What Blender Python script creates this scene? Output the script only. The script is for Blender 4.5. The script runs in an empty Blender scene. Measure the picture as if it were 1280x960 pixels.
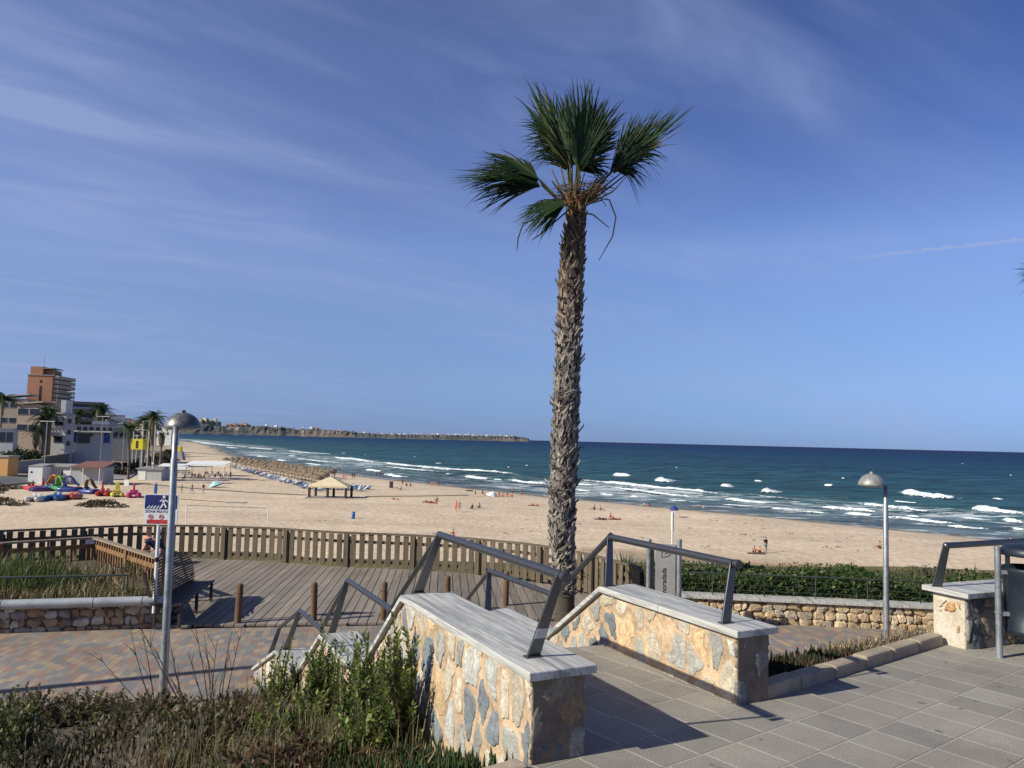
import bpy, math, random
from mathutils import Vector, Matrix
from mathutils.geometry import tessellate_polygon
R = math.radians
rnd = random.Random(7)
scene = bpy.context.scene
COL = scene.collection

# ---------------------------------------------------------------- camera
FPX, PITCH, ROLL, CAMZ = 961.0, math.atan(69.6 / 961.0), R(1.4), 1.6
cam_data = bpy.data.cameras.new("camera")
cam_data.sensor_width = 36.0
cam_data.lens = FPX / 1280 * 36
cam_data.clip_start, cam_data.clip_end = 0.05, 90000
cam = bpy.data.objects.new("camera", cam_data)
COL.objects.link(cam)
CROT = Matrix.Rotation(math.pi / 2 + PITCH, 3, 'X') @ Matrix.Rotation(ROLL, 3, 'Z')
CO = Vector((0, 0, CAMZ))
cam.matrix_world = Matrix.Translation(CO) @ CROT.to_4x4()
scene.camera = cam

# ---------------------------------------------------------------- sky, sun, exposure
SUN_AZ = Vector((-0.905, -0.425, 0)).normalized()
SUN_EL = R(32)
SUN = Vector((SUN_AZ.x * math.cos(SUN_EL), SUN_AZ.y * math.cos(SUN_EL), math.sin(SUN_EL)))
world = bpy.data.worlds.new("World")
scene.world = world
world.use_nodes = True
wt = world.node_tree
wn, wl = wt.nodes, wt.links
for n in list(wn):
    wn.remove(n)
def W(t, **k):
    n = wn.new(t)
    for a, b in k.items():
        setattr(n, a, b)
    return n
def wmath(op, a, b=None, c=None, clamp=False):
    n = W('ShaderNodeMath', operation=op, use_clamp=clamp)
    for i, s in enumerate((a, b, c)):
        if s is None: continue
        if isinstance(s, (int, float)): n.inputs[i].default_value = s
        else: wl.new(s, n.inputs[i])
    return n.outputs[0]
sky = W('ShaderNodeTexSky', sky_type='NISHITA', sun_disc=False)
sky.sun_elevation = SUN_EL
sky.sun_rotation = math.atan2(SUN_AZ.x, SUN_AZ.y)
sky.altitude = 0
sky.air_density, sky.dust_density, sky.ozone_density = 1.0, 0.0, 3.0
wtc = W('ShaderNodeTexCoord')
wsep = W('ShaderNodeSeparateXYZ'); wl.new(wtc.outputs['Generated'], wsep.inputs[0])
dx, dy, dz = wsep.outputs
hz = wmath('ADD', wmath('MAXIMUM', dz, 0.0), 0.16)
cu, cv = wmath('DIVIDE', dx, hz), wmath('DIVIDE', dy, hz)
ca, sa = math.cos(R(33)), math.sin(R(33))
along = wmath('ADD', wmath('MULTIPLY', cu, ca), wmath('MULTIPLY', cv, sa))
across = wmath('SUBTRACT', wmath('MULTIPLY', cv, ca), wmath('MULTIPLY', cu, sa))
def cirrus(sx, sy, off, detail, dist, lo, hi):
    cb = W('ShaderNodeCombineXYZ')
    wl.new(wmath('MULTIPLY', along, sx), cb.inputs[0]); wl.new(wmath('MULTIPLY', across, sy), cb.inputs[1])
    cb.inputs[2].default_value = off
    nz = W('ShaderNodeTexNoise'); nz.inputs['Scale'].default_value = 1.0
    nz.inputs['Detail'].default_value = detail; nz.inputs['Roughness'].default_value = 0.55
    nz.inputs['Distortion'].default_value = dist
    wl.new(cb.outputs[0], nz.inputs['Vector'])
    mr = W('ShaderNodeMapRange', interpolation_type='SMOOTHSTEP')
    mr.inputs[1].default_value, mr.inputs[2].default_value = lo, hi
    wl.new(nz.outputs[0], mr.inputs[0])
    return mr.outputs[0]
c1 = cirrus(0.30, 0.85, 3.1, 4, 1.0, 0.34, 0.76)
c2 = cirrus(0.9, 2.7, 8.4, 7, 1.6, 0.40, 0.84)
c3 = cirrus(0.25, 0.45, 5.7, 2, 0.0, 0.34, 0.66)
veil = wmath('MULTIPLY', c3, wmath('ADD', wmath('MULTIPLY', c1, 0.52), wmath('MULTIPLY', wmath('MULTIPLY', c1, c2), 0.70)))
# the haze of thin cloud is thicker on the sun's side
side = W('ShaderNodeMapRange'); wl.new(dx, side.inputs[0])
side.inputs[1].default_value, side.inputs[2].default_value, side.inputs[3].default_value, side.inputs[4].default_value = -0.65, 0.25, 0.85, 0.0
veil = wmath('ADD', veil, wmath('MULTIPLY', side.outputs[0], wmath('ADD', wmath('MULTIPLY', c2, 0.5), 0.5)), clamp=True)
# aircraft trail: a narrow band about a great circle
def dirpx(px, py):
    return (CROT @ Vector(((px - 640) / FPX, -(py - 480) / FPX, -1))).normalized()
ta, tb = dirpx(1085, 321), dirpx(1300, 297)
tn = ta.cross(tb).normalized()
def wdot(v):
    n = W('ShaderNodeVectorMath', operation='DOT_PRODUCT'); n.inputs[1].default_value = v
    wl.new(wtc.outputs['Generated'], n.inputs[0]); return n.outputs['Value']
tw = cirrus(9, 30, 1.2, 3, 0.3, 0.2, 0.75)
off = wmath('ADD', wdot(tn), wmath('MULTIPLY', wmath('SUBTRACT', tw, 0.5), 0.0035))
tr = W('ShaderNodeMapRange', interpolation_type='SMOOTHSTEP')
wl.new(wmath('ABSOLUTE', off), tr.inputs[0])
tr.inputs[1].default_value, tr.inputs[2].default_value, tr.inputs[3].default_value, tr.inputs[4].default_value = 0.0004, 0.0028, 1, 0
tl = W('ShaderNodeMapRange', interpolation_type='SMOOTHSTEP'); wl.new(wdot(tb), tl.inputs[0])
tl.inputs[1].default_value, tl.inputs[2].default_value = ta.dot(tb) - 0.012, ta.dot(tb) + 0.015
trail = wmath('MULTIPLY', wmath('MULTIPLY', tr.outputs[0], tl.outputs[0]), wmath('ADD', wmath('MULTIPLY', tw, 0.55), 0.28))
cl = wmath('ADD', wmath('MULTIPLY', veil, 0.70), trail, clamp=True)
tint = W('ShaderNodeMix', data_type='RGBA', blend_type='MULTIPLY'); tint.inputs[0].default_value = 1
wl.new(sky.outputs[0], tint.inputs[6])
wr = W('ShaderNodeValToRGB'); wl.new(dz, wr.inputs[0]); el = wr.color_ramp.elements
for p_, c_ in ((0.0, (.18, .31, .80)), (.03, (.26, .385, .83)), (.075, (.41, .49, .80)), (.155, (.59, .63, .87)), (.24, (.74, .745, 1.02)), (.345, (.42, .51, .86)), (.45, (.28, .40, .76)), (.62, (.20, .30, .56)), (1.0, (.15, .23, .44))):
    e_ = el[0] if p_ == 0 else (el[len(el) - 1] if p_ == 1 else el.new(p_)); e_.position = p_; e_.color = (*c_, 1)
wl.new(wr.outputs[0], tint.inputs[7])
mixc = W('ShaderNodeMix', data_type='RGBA'); wl.new(cl, mixc.inputs[0]); wl.new(tint.outputs[2], mixc.inputs[6])
mixc.inputs[7].default_value = (2.75, 3.45, 5.5, 1)
bg = W('ShaderNodeBackground'); bg.inputs[1].default_value = 0.10
wl.new(mixc.outputs[2], bg.inputs[0])
wout = W('ShaderNodeOutputWorld'); wl.new(bg.outputs[0], wout.inputs[0])

sl = bpy.data.lights.new("sun", 'SUN')
sl.energy, sl.angle, sl.color = 4.7, R(0.53), (1.0, 0.955, 0.80)
sun = bpy.data.objects.new("sun", sl); COL.objects.link(sun)
sun.rotation_euler = SUN.to_track_quat('Z', 'Y').to_euler()
vs = scene.view_settings
vs.view_transform, vs.look, vs.gamma, vs.use_curve_mapping = 'Standard', 'None', 1, False
vs.exposure = 0.32

# ---------------------------------------------------------------- pixel rays (1280 x 960 photograph) onto real planes
def ray(px, py): return CROT @ Vector(((px - 640) / FPX, -(py - 480) / FPX, -1))
def G(px, py, z):
    d = ray(px, py); return CO + d * ((z - CAMZ) / d.z)
def D(px, py, Y):
    d = ray(px, py); return CO + d * (Y / d.y)

# ---------------------------------------------------------------- tags
def tag(o, label=None, cat=None, group=None, kind=None):
    if label: o['label'] = label
    if cat: o['category'] = cat
    if group: o['group'] = group
    if kind: o['kind'] = kind
    return o
def empty(name, label, cat, loc=(0, 0, 0), rz=0, group=None):
    o = bpy.data.objects.new(name, None); COL.objects.link(o)
    o.location = loc; o.rotation_euler = (0, 0, rz); o.empty_display_size = .2
    return tag(o, label, cat, group)
def kids(o): return [c for c in bpy.data.objects if c.parent == o]
def copy_tree(o, parent=None, children=None):
    c = o.copy(); COL.objects.link(c); c.parent = parent
    for ch in (children if children is not None else kids(o)): copy_tree(ch, c)
    return c

# ---------------------------------------------------------------- mesh builder
class MB:
    def __init__(s): s.v = []; s.f = []; s.m = []; s.c = []; s.sm = []; s.cm = 0; s.cc = (1, 1, 1); s.cs = False
    def add(s, vs, fs, col=None, smooth=None):
        b = len(s.v); s.v.extend(tuple(p) for p in vs)
        for f in fs:
            s.f.append(tuple(i + b for i in f)); s.m.append(s.cm); s.c.append(col or s.cc)
            s.sm.append(s.cs if smooth is None else smooth)
        return s
    def box(s, c, size, rz=0, taper=1.0, col=None):
        x, y, z = size[0] / 2, size[1] / 2, size[2] / 2; cz, sz = math.cos(rz), math.sin(rz); P = []
        for k, t in ((-z, 1), (z, taper)):
            for a, b in ((-x, -y), (x, -y), (x, y), (-x, y)):
                a *= t; b *= t
                P.append((c[0] + a * cz - b * sz, c[1] + a * sz + b * cz, c[2] + k))
        return s.add(P, [(3, 2, 1, 0), (4, 5, 6, 7), (0, 1, 5, 4), (1, 2, 6, 5), (2, 3, 7, 6), (3, 0, 4, 7)], col, False)
    def bar(s, a, b, w, h, up=(0, 0, 1), w2=None, h2=None, col=None):
        a, b = Vector(a), Vector(b); d = (b - a).normalized(); u = Vector(up)
        if abs(d.dot(u)) > .98: u = Vector((0, 1, 0))
        r = d.cross(u).normalized(); u = r.cross(d); P = []
        for p, ww, hh in ((a, w, h), (b, w2 or w, h2 or h)):
            for i, j in ((-1, -1), (1, -1), (1, 1), (-1, 1)): P.append(p + r * (ww / 2 * i) + u * (hh / 2 * j))
        return s.add(P, [(3, 2, 1, 0), (4, 5, 6, 7), (0, 1, 5, 4), (1, 2, 6, 5), (2, 3, 7, 6), (3, 0, 4, 7)], col, False)
    def tube(s, pts, rad, n=8, cap=True, col=None, smooth=True):
        pts = [Vector(p) for p in pts]; k = len(pts)
        if isinstance(rad, (int, float)): rad = [rad] * k
        P = []; ref = None
        for i, p in enumerate(pts):
            d = (pts[min(i + 1, k - 1)] - pts[max(i - 1, 0)]).normalized()
            if ref is None: ref = Vector((0, 0, 1)) if abs(d.z) < .9 else Vector((1, 0, 0))
            r = d.cross(ref).normalized(); u = r.cross(d).normalized(); ref = u
            for j in range(n):
                a = 2 * math.pi * j / n; P.append(p + (r * math.cos(a) + u * math.sin(a)) * rad[i])
        F = [(i * n + j, i * n + (j + 1) % n, (i + 1) * n + (j + 1) % n, (i + 1) * n + j) for i in range(k - 1) for j in range(n)]
        s.add(P, F, col, smooth)
        if cap: s.add(P[:n] + P[-n:], [tuple(reversed(range(n))), tuple(range(n, 2 * n))], col, False)
        return s
    def lathe(s, prof, n=16, c=(0, 0, 0), col=None, smooth=True):
        P = []; k = len(prof)
        for r, z in prof:
            for j in range(n):
                a = 2 * math.pi * j / n; P.append((c[0] + r * math.cos(a), c[1] + r * math.sin(a), c[2] + z))
        return s.add(P, [(i * n + j, i * n + (j + 1) % n, (i + 1) * n + (j + 1) % n, (i + 1) * n + j) for i in range(k - 1) for j in range(n)], col, smooth)
    def extr(s, poly, off, col=None):
        """polygon (3D points, any shape) extruded by vector off"""
        off = Vector(off); n = len(poly); A = [Vector(p) for p in poly]; B = [p + off for p in A]
        tris = tessellate_polygon([A])
        F = [tuple(t) for t in tris] + [tuple(i + n for i in reversed(t)) for t in tris]
        F += [(i, (i + 1) % n, n + (i + 1) % n, n + i) for i in range(n)]
        return s.add(A + B, F, col, False)
    def blob(s, c, r, seed=0, seg=8, rings=6, amp=.2, col=None):
        q = random.Random(seed); P = []
        ph = [(q.uniform(0, 6.3), q.uniform(0, 6.3), q.randint(1, 3), q.randint(1, 3)) for _ in range(3)]
        for i in range(rings + 1):
            t = math.pi * i / rings
            for j in range(seg):
                a = 2 * math.pi * j / seg
                k = 1 + amp * sum(math.sin(m * a + p1) * math.sin(n_ * t + p2) for p1, p2, m, n_ in ph) / 1.5
                P.append((c[0] + r[0] * k * math.sin(t) * math.cos(a), c[1] + r[1] * k * math.sin(t) * math.sin(a), c[2] + r[2] * k * math.cos(t)))
        return s.add(P, [(i * seg + j, (i + 1) * seg + j, (i + 1) * seg + (j + 1) % seg, i * seg + (j + 1) % seg) for i in range(rings) for j in range(seg)], col, True)
    def build(s, name, mats, parent=None, loc=None, bevel=0, color=False, recalc=False):
        me = bpy.data.meshes.new(name); me.from_pydata(s.v, [], s.f)
        for m in (mats if isinstance(mats, (list, tuple)) else [mats]): me.materials.append(m)
        me.polygons.foreach_set('material_index', s.m); me.polygons.foreach_set('use_smooth', s.sm)
        if color:
            at = me.color_attributes.new('Col', 'FLOAT_COLOR', 'CORNER'); buf = []
            for f, c in zip(s.f, s.c): buf.extend((c[0], c[1], c[2], 1.0) * len(f))
            at.data.foreach_set('color', buf)
        me.validate(); me.update()
        if recalc:
            import bmesh
            bm = bmesh.new(); bm.from_mesh(me); bmesh.ops.remove_doubles(bm, verts=bm.verts, dist=1e-5); bmesh.ops.recalc_face_normals(bm, faces=bm.faces); bm.to_mesh(me); bm.free()
        o = bpy.data.objects.new(name, me); COL.objects.link(o)
        if parent: o.parent = parent
        if loc is not None: o.location = loc
        if bevel:
            b = o.modifiers.new('bevel', 'BEVEL'); b.width = bevel; b.segments = 2; b.limit_method = 'ANGLE'; b.angle_limit = R(40)
        return o

# ---------------------------------------------------------------- materials
class MT:
    def __init__(s, name):
        s.m = bpy.data.materials.new(name); s.m.use_nodes = True; s.t = s.m.node_tree; s.n = s.t.nodes; s.l = s.t.links
        s.b = s.n['Principled BSDF']; s.o = s.n['Material Output']
    def N(s, t, **k):
        n = s.n.new(t)
        for a, b in k.items(): setattr(n, a, b)
        return n
    def tc(s, which='Object', scale=(1, 1, 1), rot=(0, 0, 0)):
        c = s.N('ShaderNodeTexCoord'); m = s.N('ShaderNodeMapping'); m.inputs['Scale'].default_value = scale; m.inputs['Rotation'].default_value = rot
        s.l.new(c.outputs[which], m.inputs[0]); return m.outputs[0]
    def pos(s, scale=(1, 1, 1), rot=(0, 0, 0)):
        c = s.N('ShaderNodeNewGeometry'); m = s.N('ShaderNodeMapping'); m.inputs['Scale'].default_value = scale; m.inputs['Rotation'].default_value = rot
        s.l.new(c.outputs['Position'], m.inputs[0]); return m.outputs[0]
    def noise(s, vec, scale, detail=4, rough=.55, dist=0):
        n = s.N('ShaderNodeTexNoise'); n.inputs['Scale'].default_value = scale; n.inputs['Detail'].default_value = detail
        n.inputs['Roughness'].default_value = rough; n.inputs['Distortion'].default_value = dist; s.l.new(vec, n.inputs['Vector']); return n.outputs[0]
    def rng(s, v, a, b, c, d, smooth=False):
        n = s.N('ShaderNodeMapRange'); n.interpolation_type = 'SMOOTHSTEP' if smooth else 'LINEAR'
        for i, x in enumerate((a, b, c, d)): n.inputs[i + 1].default_value = x
        s.l.new(v, n.inputs[0]); return n.outputs[0]
    def ramp(s, v, stops, const=False):
        n = s.N('ShaderNodeValToRGB'); e = n.color_ramp; e.interpolation = 'CONSTANT' if const else 'LINEAR'
        while len(e.elements) < len(stops): e.elements.new(.5)
        for el, (p, c) in zip(e.elements, stops): el.position = p; el.color = (*c, 1)
        s.l.new(v, n.inputs[0]); return n.outputs[0]
    def mix(s, f, a, b, blend='MIX'):
        n = s.N('ShaderNodeMix', data_type='RGBA', blend_type=blend)
        for i, x in ((0, f), (6, a), (7, b)):
            if isinstance(x, (int, float)): n.inputs[i].default_value = x
            elif isinstance(x, tuple): n.inputs[i].default_value = (*x, 1)
            else: s.l.new(x, n.inputs[i])
        return n.outputs[2]
    def math(s, op, a, b=0.0, clamp=False):
        n = s.N('ShaderNodeMath', operation=op, use_clamp=clamp)
        for i, x in enumerate((a, b)):
            if isinstance(x, (int, float)): n.inputs[i].default_value = x
            else: s.l.new(x, n.inputs[i])
        return n.outputs[0]
    def attr(s, name='Col'): return s.N('ShaderNodeAttribute', attribute_name=name).outputs['Color']
    def bump(s, h, strength, dist=.01, prev=None):
        n = s.N('ShaderNodeBump'); n.inputs['Strength'].default_value = strength; n.inputs['Distance'].default_value = dist
        s.l.new(h, n.inputs['Height'])
        if prev is not None: s.l.new(prev, n.inputs['Normal'])
        return n.outputs[0]
    def fin(s, color, rough=.8, metal=0, spec=.4, normal=None):
        def put(k, x):
            if isinstance(x, (int, float)): s.b.inputs[k].default_value = x
            elif isinstance(x, tuple): s.b.inputs[k].default_value = (*x, 1)
            else: s.l.new(x, s.b.inputs[k])
        put('Base Color', color); put('Roughness', rough); put('Metallic', metal); put('Specular IOR Level', spec)
        if normal is not None: s.l.new(normal, s.b.inputs['Normal'])
        return s.m
def simple(name, color=None, rough=.7, metal=0, spec=.4, ns=6, amt=.15, bs=0, bst=.3, bd=.01, stretch=(1, 1, 1), attr=False):
    """colour (or the mesh's own colour attribute) broken up by two noises, and an optional bump"""
    t = MT(name); v = t.tc('Object', stretch)
    base = t.attr() if attr else t.mix(0.0, color, color)
    n1 = t.rng(t.noise(v, ns, 5), .3, .7, 1 - amt, 1 + amt); n2 = t.rng(t.noise(v, ns * 5.3, 3), .3, .7, 1 - amt * .6, 1 + amt * .6)
    base = t.mix(1.0, base, t.math('MULTIPLY', n1, n2), 'MULTIPLY')
    rr = t.rng(n1, 1 - amt, 1 + amt, max(.02, rough - .08), min(1, rough + .08))
    nm = t.bump(t.noise(v, bs, 5), bst, bd) if bs else None
    return t.fin(base, rr, metal, spec, nm)
def leafmat(name, attr=True, color=(.06, .1, .03), rough=.5, trans=.3, amt=.25, ns=9):
    t = MT(name); v = t.tc('Object'); base = t.attr() if attr else t.mix(0.0, color, color)
    base = t.mix(1.0, base, t.rng(t.noise(v, ns, 3), .3, .7, 1 - amt, 1 + amt), 'MULTIPLY')
    t.fin(base, rough, 0, .35)
    tr = t.N('ShaderNodeBsdfTranslucent'); t.l.new(base, tr.inputs[0])
    mx = t.N('ShaderNodeMixShader'); mx.inputs[0].default_value = trans
    t.l.new(t.b.outputs[0], mx.inputs[1]); t.l.new(tr.outputs[0], mx.inputs[2]); t.l.new(mx.outputs[0], t.o.inputs[0])
    return t.m
M = {}

# ================================================================ THE SETTING: ground
def lerp(a, b, t): return a + (b - a) * t
def sst(a, b, x):
    t = max(0.0, min(1.0, (x - a) / (b - a))); return t * t * (3 - 2 * t)
def hsh(i, j=0):
    v = math.sin(i * 127.1 + j * 311.7) * 43758.5453; return v - math.floor(v)
def vnoise(x, y):
    i, j = math.floor(x), math.floor(y); u, v = x - i, y - j; u = u * u * (3 - 2 * u); v = v * v * (3 - 2 * v)
    return lerp(lerp(hsh(i, j), hsh(i + 1, j), u), lerp(hsh(i, j + 1), hsh(i + 1, j + 1), u), v)
def seg_dist(x, y, P):
    best = 1e9
    for (ax, ay), (bx, by) in zip(P, P[1:]):
        ux, uy = bx - ax, by - ay; t = max(0, min(1, ((x - ax) * ux + (y - ay) * uy) / (ux * ux + uy * uy)))
        d = math.hypot(x - ax - ux * t, y - ay - uy * t)
        if d < best: best = d
    return best
def inside(x, y, P):
    r = False; j = len(P) - 1
    for i in range(len(P)):
        if (P[i][1] > y) != (P[j][1] > y) and x < (P[j][0] - P[i][0]) * (y - P[i][1]) / (P[j][1] - P[i][1]) + P[i][0]: r = not r
        j = i
    return r
SEA = -11.4
SHORE = [(330, 20), (150, 60), (107, 84), (73.9, 111.4), (42.8, 146.1), (11.5, 175.6), (-44.6, 243.6), (-105, 335), (-163, 449), (-296, 755), (-394, 956), (-560, 1250), (-900, 1700), (-1500, 2300), (-2200, 3200)]
SEAPOLY = SHORE + [(-2200, 60000), (60000, 60000), (60000, 20)]
def shore_d(x, y):
    """metres inland of the water's edge, negative out at sea"""
    d = seg_dist(x, y, SHORE); return -d if inside(x, y, SEAPOLY) else d
TOWN = [tuple(G(px, py, z)[:2]) for px, py, z in ((-420, 640, -9.3), (-60, 616, -9.3), (0, 609, -9.3), (50, 603, -9.3), (130, 599, -9.3), (172, 592, -9.3), (206, 584, -9.3), (221, 573, -9.3), (227, 565, -9.2), (233, 558, -9), (237, 552, -9))]
TOWNPOLY = TOWN + [(-700, 1000), (-1400, 900), (-1400, 100)]
ROADPOLY = [tuple(G(px, py, -7.6)[:2]) for px, py in ((128, 592), (152, 588), (178, 573), (166, 562), (120, 562), (112, 575))]
def terrain(x, y):
    """height of the land sheet and its own colour"""
    d = shore_d(x, y) if y > 40 else 60
    z = SEA + (min(d * .075, 1.4 + .001 * d) if d > 0 else max(d * .05, -5))
    z += .10 * (vnoise(x * .11, y * .11) - .5) + (.22 * (vnoise(x * .05 + 9, y * .05) - .5) if d > 14 else 0)
    dry, wet = (.62, .487, .352), (.30, .235, .17)
    k = sst(1.0, 5.5, d + 2.0 * (vnoise(x * .13, y * .13) - .5)); c = tuple(lerp(a, b, k) for a, b in zip(wet, dry))
    m = .94 + .12 * vnoise(x * .04, y * .04 + 5); c = tuple(q * m for q in c)
    # the bank that falls from the boardwalk to the beach
    hb = sst(22, 60, y + 3 * (vnoise(x * .2, y * .2) - .5) + max(0, -x - 10) * .0)
    if y < 75:
        z = lerp(-2.2, z, hb); g = 1 - sst(50, 72, y + 8 * (vnoise(x * .15, 3) - .5))
        n = vnoise(x * .9, y * .9); veg = (.10 + .10 * n, .095 + .06 * n, .05)
        c = tuple(lerp(a, b, g) for a, b in zip(c, veg))
    # damp hollow of the dry stream mouth, right of the sign
    if 62 < y < 84 and 8 < x < 70:
        e = y + (x - 21) * .30 + 1.6 * (vnoise(x * .25, 1) - .5); w = sst(66, 69, e) * (1 - sst(76, 78.5, e)) * sst(9, 14, x); c = tuple(lerp(a, b, w) for a, b in zip(c, (.20, .20, .155)))
        w2 = sst(76.5, 78, e) * (1 - sst(79, 82.5, e)); c = tuple(lerp(a, b, w2 * .75) for a, b in zip(c, (.33, .21, .11)))
    # the town stands on a low terrace above the sand
    if x < -35 and y > 60 and inside(x, y, TOWNPOLY):
        t = seg_dist(x, y, TOWN); z = lerp(z, -8.6 + .0 * t, sst(0, 10, t)) + 4.9 * sst(12, 55, t) + min(2.5, max(0, t - 60) * .03)
        tc = (.30, .24, .17); w = sst(2, 16, t + 5 * (vnoise(x * .1, y * .1) - .5)); c = tuple(lerp(a, b, w) for a, b in zip(c, tc))
    return z, c
def onland(px, py):
    """where a sight line meets the land"""
    d = ray(px, py).normalized(); t = 22.0
    while t < 4000:
        p = CO + d * t
        if p.z < terrain(p.x, p.y)[0]: break
        t += max(.5, t * .008)
    lo, hi = t - max(.5, t * .008), t
    for _ in range(12):
        m = (lo + hi) / 2; p = CO + d * m
        if p.z < terrain(p.x, p.y)[0]: hi = m
        else: lo = m
    p = CO + d * hi; return Vector((p.x, p.y, terrain(p.x, p.y)[0]))

# sand and land, one sheet fanned out from the terrace to far beyond the bay
t = MT('sand'); v = t.pos(); base = t.attr()
f1 = t.noise(v, .55, 6, .62); f2 = t.noise(v, 2.6, 4, .6); f3 = t.noise(v, .09, 3)
vor = t.N('ShaderNodeTexVoronoi'); vor.inputs['Scale'].default_value = 1.5; vor.feature = 'SMOOTH_F1'; t.l.new(v, vor.inputs['Vector'])
base = t.mix(1, base, t.rng(f1, .3, .7, .90, 1.10), 'MULTIPLY'); base = t.mix(1, base, t.rng(f2, .3, .7, .94, 1.05), 'MULTIPLY'); base = t.mix(1, base, t.rng(f3, .3, .7, .88, 1.08), 'MULTIPLY'); f4 = t.noise(t.pos((.16, 1.0, 1), (0, 0, R(40))), .16, 5, .6); base = t.mix(1, base, t.rng(f4, .35, .65, .93, 1.05), 'MULTIPLY'); f5 = t.noise(v, 1.1, 3, .75); base = t.mix(1, base, t.rng(f5, .32, .5, .86, 1.0), 'MULTIPLY')
nm = t.bump(f1, .7, .22); nm = t.bump(vor.outputs['Distance'], .55, .14, nm); nm = t.bump(f2, .6, .05, nm)
M['sand'] = t.fin(base, .93, 0, .2, nm)
radii = [2.0]
while radii[-1] < 5200: radii.append(radii[-1] * (1.034 if radii[-1] < 420 else 1.07) + .25)
NA = 230; angs = [R(-64 + 128 * i / NA) for i in range(NA + 1)]
mb = MB(); vc = []
for r in radii:
    for a in angs:
        x, y = r * math.sin(a), r * math.cos(a); z, c = terrain(x, y)
        mb.v.append((x, y, z)); vc.append(c)
for i in range(len(radii) - 1):
    for j in range(NA):
        k = i * (NA + 1) + j; mb.f.append((k, k + 1, k + NA + 2, k + NA + 1)); mb.m.append(0); mb.sm.append(True); mb.c.append(vc[k])
me = bpy.data.meshes.new('beach_sand'); me.from_pydata(mb.v, [], mb.f); me.materials.append(M['sand'])
me.polygons.foreach_set('use_smooth', mb.sm)
at = me.color_attributes.new('Col', 'FLOAT_COLOR', 'POINT'); at.data.foreach_set('color', [q for c in vc for q in (*c, 1.0)])
tag(bpy.data.objects.new('beach_sand', me), kind='structure'); COL.objects.link(bpy.data.objects['beach_sand'])

# the sea: one sheet to the horizon, real swell, colour by depth of water
t = MT('sea_water'); v = t.pos(); base = t.attr()
vs_ = t.pos((.55, 1.0, 1), (0, 0, R(-42)))
w1 = t.noise(t.pos((.35, 1.0, 1), (0, 0, R(42))), .16, 5, .6); w2 = t.noise(t.pos((.5, 1, 1), (0, 0, R(30))), .75, 4, .6); w3 = t.noise(t.pos((.3, 1, 1), (0, 0, R(40))), .02, 4, .55)
base = t.mix(1, base, t.rng(w3, .32, .68, .80, 1.18), 'MULTIPLY')
base = t.mix(1, base, t.rng(w1, .36, .64, .55, 1.45), 'MULTIPLY')
foam = t.attr('Foam'); fs = t.N('ShaderNodeSeparateColor'); t.l.new(foam, fs.inputs[0])
lace = t.noise(t.pos((.45, 1.25, 1), (0, 0, R(42))), .33, 7, .68, .8)
fk = t.math('MULTIPLY', t.rng(t.math('ADD', lace, t.math('MULTIPLY', fs.outputs[0], .22)), .62, .76, 0, 1, True), t.rng(fs.outputs[0], 0.02, .3, 0, .9))
base = t.mix(fk, base, (.62, .66, .68))
nm = t.bump(w1, 1.0, 1.6); nm = t.bump(w2, .7, .3, nm)
t.fin(base, .9, 0, 0, nm)
fz = t.N('ShaderNodeFresnel'); fz.inputs[0].default_value = 1.33; t.l.new(nm, fz.inputs[1]); gl = t.N('ShaderNodeBsdfGlossy'); gl.inputs['Roughness'].default_value = .28; t.l.new(nm, gl.inputs['Normal'])
mx = t.N('ShaderNodeMixShader'); t.l.new(t.math('MULTIPLY', t.rng(fz.outputs[0], .02, .7, .012, .15), t.math('SUBTRACT', 1.0, fk)), mx.inputs[0]); t.l.new(t.b.outputs[0], mx.inputs[1]); t.l.new(gl.outputs[0], mx.inputs[2]); t.l.new(mx.outputs[0], t.o.inputs[0]); M['sea'] = t.m
mb = MB(); vc = []; fc = []
radii = [70.0]
while radii[-1] < 60000: radii.append(radii[-1] * (1.012 if radii[-1] < 700 else 1.10))
NA = 300; angs = [R(-38 + 102 * i / NA) for i in range(NA + 1)]
for r in radii:
    for a in angs:
        x, y = r * math.sin(a), r * math.cos(a); d = -shore_d(x, y); z = SEA
        if 2 < d < 600 and r < 900:
            q = x * .62 - y * .78; amp = .32 * sst(2, 40, d) * (1 - sst(350, 600, d))
            z += amp * (math.sin(-d * .23 + 2.2 * vnoise(x * .012, y * .012)) * (vnoise(q * .03, 4) * .7 + .5) + .55 * (vnoise(x * .16, y * .16) - .5))
        st = [(-9, (.20, .18, .14)), (0, (.155, .16, .15)), (7, (.10, .135, .155)), (22, (.060, .108, .128)), (50, (.030, .088, .098)), (120, (.024, .076, .102)), (420, (.012, .050, .094)), (1100, (.003, .031, .086)), (4000, (.002, .017, .064)), (60000, (.002, .014, .056))]
        for (d0, c0), (d1, c1_) in zip(st, st[1:]):
            if d <= d1: break
        k = max(0, min(1, (d - d0) / (d1 - d0))); vc.append(tuple(lerp(p, q_, k) for p, q_ in zip(c0, c1_)))
        mb.v.append((x, y, z))
        fc.append(max(sst(-1, 1.5, d) * (1 - sst(3, 9, d)) * .55, sst(4, 14, d) * (1 - sst(45, 85, d)) * .85 * (.35 + .9 * vnoise(x * .03, y * .03))))
for i in range(len(radii) - 1):
    for j in range(NA):
        k = i * (NA + 1) + j
        if all(-shore_d(*mb.v[q][:2]) < -14 for q in (k, k + NA + 2)): continue
        mb.f.append((k, k + 1, k + NA + 2, k + NA + 1)); mb.sm.append(True)
me = bpy.data.meshes.new('sea_water'); me.from_pydata(mb.v, [], mb.f); me.materials.append(M['sea']); me.polygons.foreach_set('use_smooth', mb.sm)
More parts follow.
